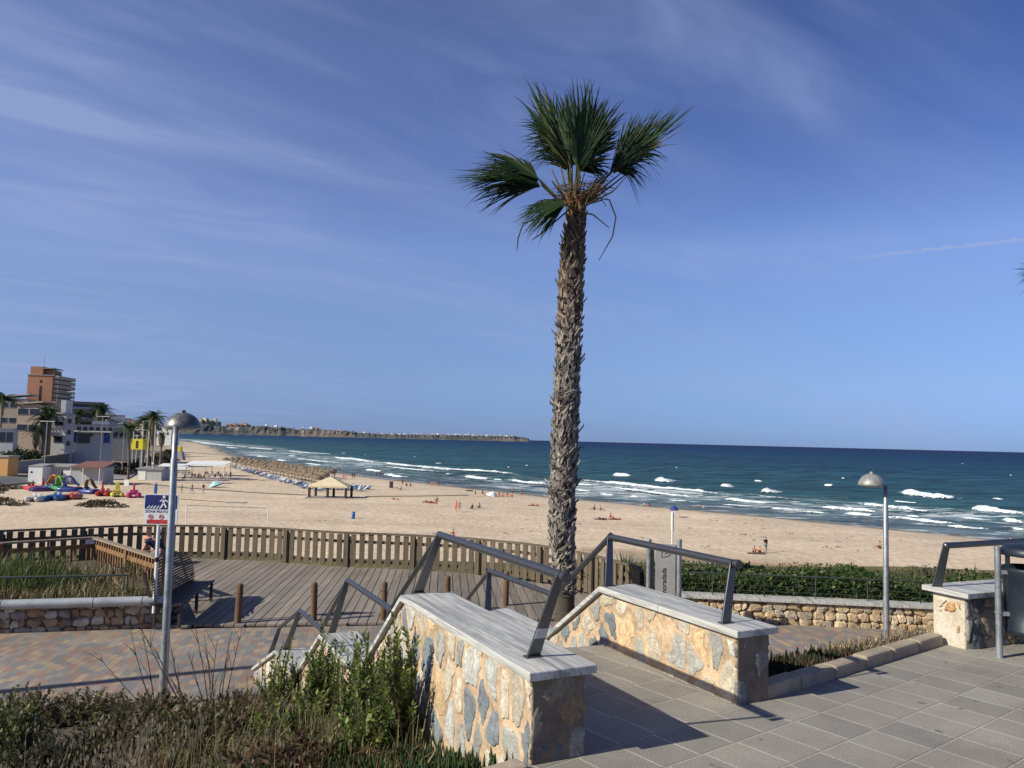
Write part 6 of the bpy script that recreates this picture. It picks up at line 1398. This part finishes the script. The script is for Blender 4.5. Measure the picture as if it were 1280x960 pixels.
# volleyball net
a, b = onland(334, 660), onland(222, 655); b = Vector((a.x - 10.5, a.y + 1.2, terrain(a.x - 10.5, a.y + 1.2)[0])); root = empty('volleyball_net', 'volleyball net strung between two thin white poles on the sand', 'net', a); d = b - a
for o_ in (Vector((0, 0, 0)), d): mb = MB(); mb.tube([o_ - Z * .3, o_ + Z * 2.45], .055, 8); mb.build('net_pole', M['white'], root)
mb = MB(); mb.bar(Z * 2.42, d + Z * 2.42, .03, .09); mb.bar(Z * 1.5, d + Z * 1.5, .015, .03)
for k in range(22): mb.bar(d * (k / 21) + Z * 1.5, d * (k / 21) + Z * 2.4, .008, .008)
mb.build('net_tape', simple('grey_net', (.20, .20, .20), .8), root)
# blue barrel, speaker pole, umbrellas
p = onland(441.5, 648.5); sc = p.y / FPX; root = empty('blue_barrel', 'blue plastic barrel bin alone on the sand', 'barrel', p); mb = MB(); r = 2.1 * sc; h = 8.6 * sc; mb.lathe([(r * .9, -.1), (r, .08), (r, h * .33), (r * 1.06, h * .35), (r, h * .37), (r, h * .66), (r * 1.06, h * .68), (r, h * .70), (r * .96, h), (r * .8, h)], 16); mb.build('drum', simple('blue_plastic', (.015, .12, .36), .4), root); mb = MB(); mb.lathe([(r * .8, h * .98), (.01, h * .96)], 16); mb.build('lid', M['ink'], root)
p = onland(840, 712); sc = p.y / FPX; root = empty('beach_post', 'tall white post on the beach behind the grey sign', 'post', p); mb = MB(); mb.tube([(0, 0, -.5), (0, 0, 48 * sc)], 1.15 * sc, 12); mb.build('post_shaft', M['white'], root); mb = MB(); mb.tube([(0, 0, 48 * sc), (0, 0, 70 * sc)], 1.7 * sc, 12); mb.bar((-.02, 0, 69 * sc), (4 * sc, 0, 70 * sc), .06, .06); mb.build('shower_head', M['white'], root)
parasol('dark blue beach umbrella above the white post', onland(842.5, 647), .72, 1.9, simple('blue_cloth', (.03, .04, .22), .8), sag=.9)
parasol('white beach umbrella tipped on the sand by the reddish group', onland(615, 621), 1.3, 1.15, M['white'], sag=.75, tilt=.3)
parasol('pale blue beach umbrella in front of the beach bar', onland(270, 609), 1.5, 1.4, simple('pale_blue_cloth', (.36, .55, .60), .8), sag=.7, tilt=-.35)
p = onland(489, 610); root = empty('windbreak', 'dark upright windbreak cloth beside the group near the water', 'windbreak', p); mb = MB(); mb.box((.0, 0, .75), (.75, .06, 1.5)); mb.build('cloth', simple('brown_cloth', (.05, .04, .035), .9), root)
for x in (-.4, .4): mb = MB(); mb.tube([(x, 0, -.2), (x, 0, 1.7)], .03, 6); mb.build('stake', M['darkwood'], root)

# ---------------------------------------------------------------- pedal boats
PCOL = dict(white=(.62, .62, .60), blue=(.03, .14, .34), red=(.50, .04, .03), navy=(.02, .04, .22), yellow=(.60, .52, .06), pink=(.50, .03, .16), green=(.06, .30, .06), orange=(.55, .19, .03), coral=(.50, .10, .07), lime=(.25, .48, .05), violet=(.12, .06, .22), brown=(.20, .09, .03))
PM = {k: simple('plastic_' + k, tuple(c * .85 for c in v), .35, 0, .5, ns=2, amt=.06) for k, v in PCOL.items()}
def pedal_boat(label, px, py, rz, c1, c2, slide=None, kind='slide', s=1.0):
    s *= 1.18
    root = empty('pedal_boat', label, 'pedal boat', onland(px, py), rz); root.scale = (s, s, s)
    for x in (-.62, .62):
        mb = MB(); mb.tube([(x, -1.55, .52), (x, -1.4, .40), (x, -.7, .30), (x, .8, .30), (x, 1.4, .34), (x, 1.55, .38)], [.12, .30, .42, .42, .34, .18], 10); mb.build('float', PM[c1], root)
    mb = MB(); mb.box((0, .1, .52), (1.2, 2.4, .16)); mb.box((0, -.9, .66), (.9, .5, .2)); mb.build('deck', PM[c2], root, bevel=.05)
    for x in (-.32, .32): mb = MB(); mb.box((x, .35, .70), (.46, .5, .14)); mb.bar((x, .6, .72), (x, .75, 1.02), .46, .10, up=(0, 1, 0)); mb.build('seat', PM[c1], root, bevel=.04)
    if slide and kind == 'slide':
        mb = MB(); pts = [(0, .75, .6), (0, .85, 1.5), (0, .65, 2.1), (0, .2, 2.3), (0, -.3, 2.0), (0, -.8, 1.3), (0, -1.3, .9)]
        for a, b in zip(pts, pts[1:]): mb.bar(a, b, .62, .16)
        mb.build('slide', PM[slide], root, bevel=.05)
    if slide and kind == 'neck':
        mb = MB(); mb.tube([(0, -.9, .6), (0, -1.2, 1.1), (0, -1.0, 1.6), (0, -1.2, 2.0), (0, -1.6, 1.9)], [.22, .16, .13, .16, .07], 10); mb.build('figure_neck', PM[slide], root)
    return root
for a in (('white pedal boat at the front left of the boat park', 44, 626.5, 12, 'white', 'white', None, 'slide', .95), ('blue pedal boat between the white and coral ones', 69, 625, 8, 'blue', 'blue', None, 'slide', 1.0), ('coral red pedal boat at the front of the boat park', 90, 623.5, 5, 'coral', 'coral', None, 'slide', .95),
          ('low blue pedal boat with a brown curved slide', 112, 617, 70, 'navy', 'blue', 'brown', 'slide', .95), ('red pedal boat with a red figure head', 130, 619.5, 15, 'red', 'red', 'red', 'neck', 1.0), ('yellow pedal boat with a yellow slide', 146, 620.5, 30, 'yellow', 'yellow', 'yellow', 'slide', .9), ('pink pedal boat with a long pink neck', 167, 621.5, 25, 'pink', 'pink', 'pink', 'neck', 1.0),
          ('green pedal boat with a lime slide behind the blue ones', 75, 613.5, 60, 'green', 'green', 'lime', 'slide', 1.0), ('pedal boat with the tall dark blue slide', 87, 614.5, 95, 'navy', 'coral', 'navy', 'slide', 1.05), ('pedal boat with the orange and red slide', 66, 612.5, 250, 'blue', 'green', 'orange', 'slide', 1.05), ('small pink pedal boat at the back of the boat park', 55, 612, 20, 'coral', 'violet', 'pink', 'neck', .9), ('red pedal boat at the back left of the boat park', 41, 612.5, 60, 'red', 'red', None, 'slide', .9), ('violet pedal boat beside the white cabin', 50, 614, 140, 'violet', 'navy', None, 'slide', .9)):
    pedal_boat(a[0], a[1], a[2], R(a[3]), *a[4:])

mb = MB(); q = random.Random(55)     # driftwood and weed scraps on the open sand
for px, py in [(927, 668), (931, 669), (884, 684), (872, 683), (900, 687), (948, 676), (1042, 684), (1060, 672), (990, 668), (915, 655), (1078, 690), (960, 672), (668, 664), (512, 650), (700, 668), (860, 660), (1130, 676)] + [(q.uniform(360, 1180), q.uniform(640, 690)) for _ in range(46)]:
    p = onland(px, py)
    for k in range(q.randint(1, 4)):
        a = p + Vector((q.uniform(-.7, .7), q.uniform(-.7, .7), .04)); an = q.uniform(0, 6.28); l = q.uniform(.12, .55); mb.tube([a, a + Vector((math.cos(an) * l * .5, math.sin(an) * l * .5, q.uniform(0, .08))), a + Vector((math.cos(an) * l, math.sin(an) * l, 0))], [.02, .035, .015], 5, False)
tag(mb.build('beach_driftwood', M['twig']), kind='stuff')

# ================================================================ PEOPLE
def skin_mesh(name, V, E, root=0, sub=1):
    me = bpy.data.meshes.new(name + '_cage'); me.from_pydata([v[:3] for v in V], E, []); o = bpy.data.objects.new(name + '_cage', me); COL.objects.link(o)
    m = o.modifiers.new('skin', 'SKIN'); m.use_smooth_shade = True
    for i, v in enumerate(V): me.skin_vertices[0].data[i].radius = (v[3], v[4] if len(v) > 4 else v[3]); me.skin_vertices[0].data[i].use_root = i == root
    if sub: s = o.modifiers.new('sub', 'SUBSURF'); s.levels = s.render_levels = sub
    bpy.context.view_layer.update(); r = bpy.data.meshes.new_from_object(o.evaluated_get(bpy.context.evaluated_depsgraph_get())); r.name = name
    bpy.data.objects.remove(o); bpy.data.meshes.remove(me); r.polygons.foreach_set('use_smooth', [True] * len(r.polygons)); return r
def pose(kind):
    """joints: pelvis, chest, head and limbs of a figure looking along +Y, feet or seat at z = 0"""
    if kind in ('stand', 'walk'):
        a = 0 if kind == 'stand' else .26; return dict(pel=(0, 0, .92), sp=(0, .0, 1.12), ch=(0, .01, 1.33), nk=(0, .01, 1.47), hd=(0, .025, 1.56), tp=(0, .015, 1.66), sh=.18, shz=(0, .0, 1.39), el=[(-.25, -.03 - a * .5, 1.11), (.25, -.03 + a * .5, 1.11)], wr=[(-.25, .06 - a * .7, .87), (.25, .06 + a * .9, .87)], ha=[(-.24, .10 - a * .7, .76), (.24, .10 + a * .9, .76)], hp=.09, kn=[(-.10, .03 + a, .50), (.10, .03 - a * .3, .49)], an=[(-.10, -.02 + a * .8, .09), (.10, -.02 - a * 1.3, .12)], to=[(-.11, .14 + a * .8, .04), (.11, .13 - a * 1.2, .05)])
    if kind == 'sit':
        return dict(pel=(0, 0, .13), sp=(0, -.06, .33), ch=(0, -.05, .54), nk=(0, -.01, .68), hd=(0, .03, .77), tp=(0, .03, .87), sh=.18, shz=(0, -.04, .60), el=[(-.26, .10, .40), (.27, -.16, .36)], wr=[(-.18, .32, .40), (.30, -.26, .12)], ha=[(-.12, .40, .42), (.31, -.32, .04)], hp=.10, kn=[(-.14, .38, .46), (.14, .42, .40)], an=[(-.13, .62, .09), (.14, .74, .09)], to=[(-.14, .76, .06), (.15, .88, .08)])
    if kind == 'chair':
        return dict(pel=(0, 0, .50), sp=(0, -.04, .70), ch=(0, -.03, .92), nk=(0, .01, 1.06), hd=(0, .05, 1.15), tp=(0, .05, 1.25), sh=.18, shz=(0, -.01, .98), el=[(-.27, .08, .74), (.27, .08, .74)], wr=[(-.20, .30, .70), (.20, .30, .70)], ha=[(-.14, .38, .72), (.14, .38, .72)], hp=.10, kn=[(-.12, .44, .50), (.12, .44, .50)], an=[(-.12, .46, .09), (.12, .50, .09)], to=[(-.12, .60, .04), (.12, .64, .04)])
    if kind == 'bend':
        return dict(pel=(0, 0, .50), sp=(0, .12, .64), ch=(0, .30, .78), nk=(0, .43, .82), hd=(0, .52, .84), tp=(0, .62, .86), sh=.19, shz=(0, .36, .80), el=[(-.27, .38, .60), (.27, .38, .60)], wr=[(-.16, .52, .48), (.16, .52, .48)], ha=[(-.10, .60, .44), (.10, .60, .44)], hp=.10, kn=[(-.14, .44, .50), (.14, .44, .50)], an=[(-.13, .46, .09), (.13, .50, .09)], to=[(-.13, .60, .04), (.13, .64, .04)])
    return dict(pel=(0, 0, .13), sp=(0, -.22, .14), ch=(0, -.44, .16), nk=(0, -.60, .17), hd=(0, -.70, .19), tp=(0, -.80, .17), sh=.19, shz=(0, -.52, .15), el=[(-.36, -.66, .08), (.34, -.30, .08)], wr=[(-.22, -.84, .08), (.28, -.08, .07)], ha=[(-.12, -.88, .08), (.25, .02, .06)], hp=.10, kn=[(-.11, .44, .16), (.14, .42, .32)], an=[(-.12, .86, .08), (.14, .74, .07)], to=[(-.14, .96, .13), (.15, .88, .05)])
def limbs(J, s): 
    x = J['shz']; h = J['pel']; i = 0 if s < 0 else 1
    return (s * J['sh'], x[1], x[2]), J['el'][i], J['wr'][i], J['ha'][i], (s * J['hp'], h[1] + .0, h[2] - .03 if h[2] > .3 else h[2]), J['kn'][i], J['an'][i], J['to'][i]
BASE = {}
for kd in ('stand', 'walk', 'sit', 'chair', 'bend', 'lie'):
    J = pose(kd); V = [(*J['pel'], .145, .115), (*J['sp'], .125, .10), (*J['ch'], .15, .11), (*J['nk'], .058), (*J['hd'], .078, .09), (*J['tp'], .075, .085)]; E = [(0, 1), (1, 2), (2, 3), (3, 4), (4, 5)]; tops = []; 
    for s in (-1, 1):
        sh, el, wr, ha, hp_, kn, an, to = limbs(J, s); b = len(V)
        V += [(*sh, .062), (*el, .044), (*wr, .030), (*ha, .036, .02), (*hp_, .09), (*kn, .058), (*an, .038), (*to, .035, .025)]
        E += [(2, b), (b, b + 1), (b + 1, b + 2), (b + 2, b + 3), (0, b + 4), (b + 4, b + 5), (b + 5, b + 6), (b + 6, b + 7)]
    body = skin_mesh('person_body_' + kd, V, E)
    def L3(a, b, k): return tuple(a[i] + (b[i] - a[i]) * k for i in range(3))
    SV = [(*J['pel'], .155, .125), (*J['sp'], .142, .118), (*J['ch'], .168, .126), (*L3(J['ch'], J['nk'], .7), .075)]; SE = [(0, 1), (1, 2), (2, 3)]; PV = [(*J['pel'], .165, .135), (*L3(J['pel'], J['sp'], .45), .150, .122)]; PE = [(0, 1)]
    for s in (-1, 1):
        sh, el, wr, ha, hp_, kn, an, to = limbs(J, s); b = len(SV); SV += [(*sh, .076), (*L3(sh, el, .62), .064)]; SE += [(2, b), (b, b + 1)]
        b = len(PV); PV += [(*hp_, .108), (*L3(hp_, kn, .72), .088)]; PE += [(0, b), (b, b + 1)]
    hdv = Vector(J['hd']); tpv = Vector(J['tp']); up = (tpv - hdv).normalized(); HB = MB(); HB.blob((0, 0, 0), (.086, .098, .085), 1, 10, 8, .05); rot = Vector((0, 0, 1)).rotation_difference(up).to_matrix(); fw = Vector((0, 1, 0)); fw = (fw - up * fw.dot(up)); fw = fw.normalized() if fw.length > .1 else Vector((0, 0, 1))
    HB.v = [tuple(rot @ Vector(v) + hdv.lerp(tpv, .62) - fw * .022 + up * .015) for v in HB.v]; ho = HB.build('hair_' + kd, M['ink']); hm = ho.data; bpy.data.objects.remove(ho)
    BASE[kd] = (body, skin_mesh('shirt_' + kd, SV, SE), skin_mesh('shorts_' + kd, PV, PE), hm)
SKIN = [simple('skin_' + n, c, .55, ns=4, amt=.06) for n, c in (('fair', (.52, .31, .22)), ('tan', (.36, .19, .115)), ('sunburnt', (.55, .22, .15)))]
CLO = {k: simple('cloth_' + k, c, .85, ns=8, amt=.1) for k, c in dict(black=(.012, .012, .014), white=(.62, .62, .60), red=(.42, .03, .03), turquoise=(.05, .38, .38), blue=(.03, .08, .30), navy=(.015, .02, .06), grey=(.2, .2, .2), orange=(.5, .17, .04), green=(.05, .2, .07), pink=(.5, .15, .22), brown=(.09, .05, .03), yellow=(.5, .4, .06)).items()}
HAIR = [simple('hair_dark', (.02, .014, .01), .6), simple('hair_brown', (.07, .04, .02), .6), simple('hair_grey', (.3, .29, .28), .7)]
def setmat(o, m):
    if not o.data.materials: o.data.materials.append(m)
    o.material_slots[0].link = 'OBJECT'; o.material_slots[0].material = m
def person(label, p, kd, rz, skin=0, shirt=None, shorts='black', hair=0, group=None, s=1.0):
    me = BASE[kd]; o = bpy.data.objects.new('person', me[0]); COL.objects.link(o); o.location = p; o.rotation_euler = (0, 0, rz); o.scale = (s, s, s); setmat(o, SKIN[skin]); tag(o, label, 'person', group)
    for nm, m, mt in (('shirt', me[1], CLO[shirt] if shirt else None), ('shorts', me[2], CLO[shorts] if shorts else None), ('hair', me[3], HAIR[hair] if hair is not None else None)):
        if mt is None: continue
        c = bpy.data.objects.new(nm, m); COL.objects.link(c); c.parent = o; setmat(c, mt)
    return o
PEOPLE = [  # pixel of the feet or seat, pose, facing, skin, shirt, shorts, hair, label, size
    (957, 691, 'stand', 200, 0, 'black', 'turquoise', 0, 'person in black shirt and turquoise shorts standing beside two seated children', 1.0),
    (943, 691, 'sit', 150, 1, None, 'black', 0, 'child sitting on the sand, left of the pair by the standing person', .8), (950, 691, 'sit', 120, 2, None, 'red', 1, 'child sitting on the sand right next to the standing person in turquoise shorts', .8),
    (1100, 686, 'sit', 100, 1, None, 'brown', 1, 'lone person sitting on the sand left of the right lamp post', 1.0),
    (1264, 684, 'chair', 170, 2, None, 'red', 0, 'sunburnt person seated above the litter bin, left of the pair', 1.0), (1279, 685, 'chair', 190, 2, None, 'orange', 1, 'sunburnt person seated above the litter bin at the picture edge', 1.0),
    (570, 640, 'stand', 170, 2, None, 'orange', 1, 'tall person in orange swimwear standing on the open sand', 1.02), (574, 639.5, 'stand', 190, 0, None, 'pink', 0, 'person in pink swimwear close behind the one in orange', .98),
    (590, 636.5, 'sit', 60, 0, 'black', 'black', 0, 'person in black sitting on the sand, left of two beside the standing pair', 1.0), (599, 635.5, 'sit', 80, 1, 'grey', 'navy', 0, 'person in grey top sitting on the sand, right of two beside the standing pair', 1.0),
    (594, 621, 'chair', 70, 0, 'grey', 'white', 1, 'person in grey on a low chair left of the white tipped umbrella', 1.0), (603, 620, 'chair', 250, 1, 'black', 'black', 0, 'person in black on a low chair nearest the white tipped umbrella', 1.0),
    (624, 620.5, 'sit', 200, 2, None, 'red', 0, 'sunburnt person sitting at the left end of the reddish group', 1.0), (629, 620.8, 'sit', 170, 2, None, 'black', 1, 'second sunburnt person of the reddish group, in black trunks', 1.0), (634, 621, 'sit', 220, 2, None, 'orange', 1, 'third sunburnt person of the reddish group, in orange trunks', 1.0), (640, 621.2, 'sit', 150, 2, None, 'pink', 0, 'sunburnt person in pink at the right end of the reddish group', 1.0),
    (641, 618.5, 'stand', 180, 1, 'grey', 'navy', 0, 'person in grey shirt standing behind the reddish group', 1.0), (652, 621.5, 'walk', 240, 1, 'black', 'black', 0, 'person in black walking right of the reddish group', 1.0),
    (586, 614, 'lie', 95, 1, 'black', 'black', 0, 'person in black lying near the water above the low chairs', 1.0), (667, 632, 'lie', 70, 2, None, 'brown', 1, 'person lying alone on the sand left of the palm trunk', 1.0),
    (534, 628, 'lie', 80, 1, None, 'black', 0, 'person lying at the left of the three sunbathers', 1.0), (540, 629, 'lie', 100, 1, None, 'brown', 1, 'person lying in the middle of the three sunbathers', 1.0), (546, 627, 'sit', 70, 1, None, 'red', 0, 'person sitting up at the right of the three sunbathers', 1.0),
    (493, 625, 'lie', 85, 2, None, 'black', 1, 'person lying alone left of the three sunbathers', 1.0),
    (496, 611, 'sit', 120, 0, 'white', 'white', 1, 'person in white sitting next to the dark windbreak', 1.0), (501, 612.5, 'sit', 60, 0, 'white', 'black', 0, 'person in white shirt and black shorts sitting in front of the windbreak group', 1.0), (503, 607.5, 'stand', 180, 1, 'navy', 'navy', 0, 'person in navy standing in the windbreak group', .95), (508, 608, 'sit', 200, 1, 'red', 'black', 0, 'person in red top sitting in the windbreak group', 1.0), (513, 608.5, 'sit', 240, 0, 'black', 'grey', 1, 'person in black top sitting at the right of the windbreak group', 1.0),
    (540, 608, 'chair', 150, 2, None, 'red', 0, 'sunburnt person seated at the left of the group of three near the water', 1.0), (544, 607.6, 'chair', 180, 2, 'pink', 'pink', 1, 'person in pink seated in the middle of the group of three near the water', 1.0), (548, 608, 'chair', 210, 1, 'navy', 'black', 0, 'person in navy seated at the right of the group of three near the water', 1.0),
    (418, 597.5, 'stand', 200, 1, 'black', 'black', 0, 'person in black standing right behind the pavilion roof', 1.0), (429, 599.5, 'walk', 100, 2, None, 'red', 1, 'sunburnt person walking, left of a pair beyond the pavilion', 1.0), (432, 599.3, 'walk', 100, 2, None, 'orange', 1, 'sunburnt person walking, right of a pair beyond the pavilion', 1.0), (440.5, 598.6, 'stand', 180, 1, 'black', 'navy', 0, 'person in black, left of the dark pair right of the pavilion', 1.0), (443, 598.8, 'stand', 160, 1, 'navy', 'black', 0, 'person in navy, right of the dark pair right of the pavilion', 1.0),
    (413.5, 588.5, 'stand', 30, 1, None, 'black', 0, 'bather at the water edge directly above the pavilion', 1.0), (421, 588.5, 'stand', 0, 1, None, 'navy', 0, 'bather in navy at the water edge, left of two', 1.0), (424, 588.8, 'stand', 330, 1, 'black', 'black', 0, 'bather in black at the water edge, right of two', 1.0), (342, 584, 'walk', 90, 1, None, 'black', 0, 'person walking by the water left of the straw umbrellas end', 1.0), (350, 583.5, 'walk', 270, 2, None, 'red', 1, 'person in red trunks walking by the water above the straw umbrellas', 1.0),
    (470.5, 597, 'stand', 180, 1, 'navy', 'black', 0, 'dark dressed person, left of the pair at the wet sand', 1.0), (475, 597, 'stand', 190, 1, 'black', 'black', 0, 'dark dressed person, right of the pair at the wet sand', 1.0),
    (743, 637.5, 'sit', 90, 1, 'black', 'black', 0, 'person in black sitting right of the palm trunk, left of two', 1.0), (750, 638, 'sit', 270, 0, None, 'grey', 1, 'person sitting right of the palm trunk, facing the one in black', 1.0), (751, 649.5, 'lie', 80, 1, 'black', 'black', 0, 'person in black lying on a dark towel below the seated pair', 1.0), (763, 648.5, 'sit', 250, 2, None, 'red', 1, 'sunburnt person sitting up on a towel right of the palm', 1.0), (768, 649.5, 'lie', 95, 2, None, 'brown', 0, 'sunburnt person lying at the right end of the towel group', 1.0),
    (771, 623, 'walk', 270, 1, None, 'navy', 0, 'bather wading alone in the shallow water', 1.0), (806, 633, 'sit', 200, 1, 'white', 'black', 0, 'person in white top sitting near the water, left of two', 1.0), (812, 633, 'sit', 160, 1, 'navy', 'navy', 0, 'person in navy top sitting near the water, right of two', 1.0), (869, 636, 'sit', 20, 2, None, 'black', 1, 'person sitting at the wet sand, left of two right of the blue umbrella', 1.0), (879, 637, 'sit', 350, 0, None, 'white', 2, 'person sitting at the wet sand, right of two right of the blue umbrella', 1.0),
    (41, 607, 'sit', 190, 1, 'black', 'navy', 0, 'person in black sitting in front of the white cabin', 1.15), (128, 583, 'walk', 200, 1, 'white', 'navy', 0, 'person in white shirt walking down the street', 1.0), (121.5, 600, 'stand', 170, 1, 'black', 'navy', 0, 'dark dressed person standing under the hut porch', 1.0), (96, 604, 'stand', 190, 2, 'pink', 'grey', 1, 'person in pink top standing before the hut wall', .95), (136, 606, 'stand', 170, 0, 'orange', 'brown', 1, 'person in orange top standing by the boat park', 1.0),
    (288, 598, 'stand', 150, 1, 'black', 'black', 0, 'person in black standing at the right end of the bar tables', 1.05), (227, 617, 'stand', 120, 1, 'navy', 'navy', 0, 'person in navy standing right of the lamp post on the sand', 1.0), (240, 616.5, 'walk', 90, 1, 'black', 'blue', 0, 'person in black top and blue shorts walking on the sand', 1.0), (254, 616, 'stand', 200, 1, 'black', 'white', 0, 'person in black top and white shorts standing by the pale blue umbrella', 1.0)]
for px, py, kd, rz, sk, sh, so, hr, lab, s in PEOPLE: person(lab, onland(px, py) + Z * (.03 if kd == 'lie' else 0), kd, R(rz), sk, sh, so, hr, None, s)
p = D(207, 690, 20.9); person('bald person bending forward on a seat beside the picket fence', (p.x, 20.75, -2.12), 'bend', R(75), 2, 'navy', 'grey', None, None, 1.0)
st = MB(); st.box((0, -.02, .40), (.45, .42, .06)); st.box((0, -.02, .18), (.36, .34, .38)); o = st.build('low_seat', M['deck'], None, (p.x, 20.75, -2.12)); o.rotation_euler = (0, 0, R(75)); tag(o, 'low wooden seat under the bending bald person', 'seat')
p = onland(566, 672); person('person sitting on the sand just above the picket fence rail', p, 'sit', R(200), 2, None, 'brown', 1)
# bar guests at their tables
def chair_mesh():
    mb = MB(); mb.box((0, 0, .45), (.46, .44, .04)); mb.bar((0, -.21, .47), (0, -.27, .88), .44, .03, up=(0, 1, 0))
    for x in (-.2, .2):
        for y in (-.19, .19): mb.box((x, y, .22), (.04, .04, .46))
    return mb
ch0 = None; q = random.Random(77); cols = list(CLO)
for i in range(24):
    px = lerp(226, 284, (i + .5) / 24) + q.uniform(-1, 1); py = q.uniform(594, 600.5) + (px - 255) * .02; p = onland(px, py); rz = R(q.uniform(0, 360)); c = q.choice(('black', 'black', 'navy', 'grey', 'red', 'brown', 'white'))
    person('seated guest at the beach bar tables under the white canopy', p, 'chair', rz, q.choice((0, 1, 1)), c, q.choice(('black', 'navy', 'grey')), q.choice((0, 0, 1)), 'guests seated at the beach bar')
    if i % 1 == 0:
        o = chair_mesh().build('plastic_chair', M['white']) if ch0 is None else ch0.copy()
        if ch0 is not None: COL.objects.link(o)
        ch0 = ch0 or o; o.location = p; o.rotation_euler = (0, 0, rz); tag(o, 'white plastic chair at the beach bar tables', 'chair', 'white chairs of the beach bar')
t0 = None
for i in range(9):
    p = onland(lerp(229, 281, i / 8), q.uniform(594.5, 600.5))
    if t0 is None: mb = MB(); mb.lathe([(.45, .72), (.45, .75), (.01, .75)], 14); mb.tube([(0, 0, 0), (0, 0, .72)], .04, 8); mb.lathe([(.25, 0), (.25, .03), (.03, .05)], 12); o = t0 = mb.build('cafe_table', M['white'])
    else: o = t0.copy(); COL.objects.link(o)
    o.location = p; tag(o, 'round white table at the beach bar', 'table', 'white tables of the beach bar')
# towels of the sunbathers, paddles and boards
for px, py, c, lab in ((586, 614, 'navy', 'navy towel under the person lying near the water'), (534, 628, 'brown', 'brown towel under the left of the three sunbathers'), (540, 629, 'red', 'red towel under the middle of the three sunbathers'), (751, 649.5, 'navy', 'dark towel under the person in black right of the palm'), (768, 649.5, 'brown', 'brown towel at the right end of the towel group'), (667, 632, 'brown', 'towel under the lone person left of the palm trunk'), (946, 692, 'brown', 'towel under the two seated children')):
    p = onland(px, py); mb = MB(); mb.box((0, 0, .012), (1.0, 1.9, .025)); o = mb.build('beach_towel', CLO[c], None, p + Z * .012); o.rotation_euler = (0, 0, R(85)); tag(o, lab, 'towel')
p = onland(194, 620); mb = MB(); mb.extr([(.28 * math.cos(R(a)), 0, 1.2 + 1.15 * math.sin(R(a))) for a in range(0, 360, 20)], (0, .09, 0)); o = mb.build('paddle_board', PM['blue'], None, p); o.rotation_euler = (R(-6), 0, R(10)); tag(o, 'blue board standing upright on the sand above the blue sign', 'board')
p = onland(158, 607); mb = MB(); mb.box((0, 0, .6), (1.0, .1, 1.3)); mb.tube([(0, 0, -.2), (0, 0, .3)], .05, 6); o = mb.build('notice_board', M['white'], None, p); tag(o, 'small white notice board on the sand behind the boats', 'sign')
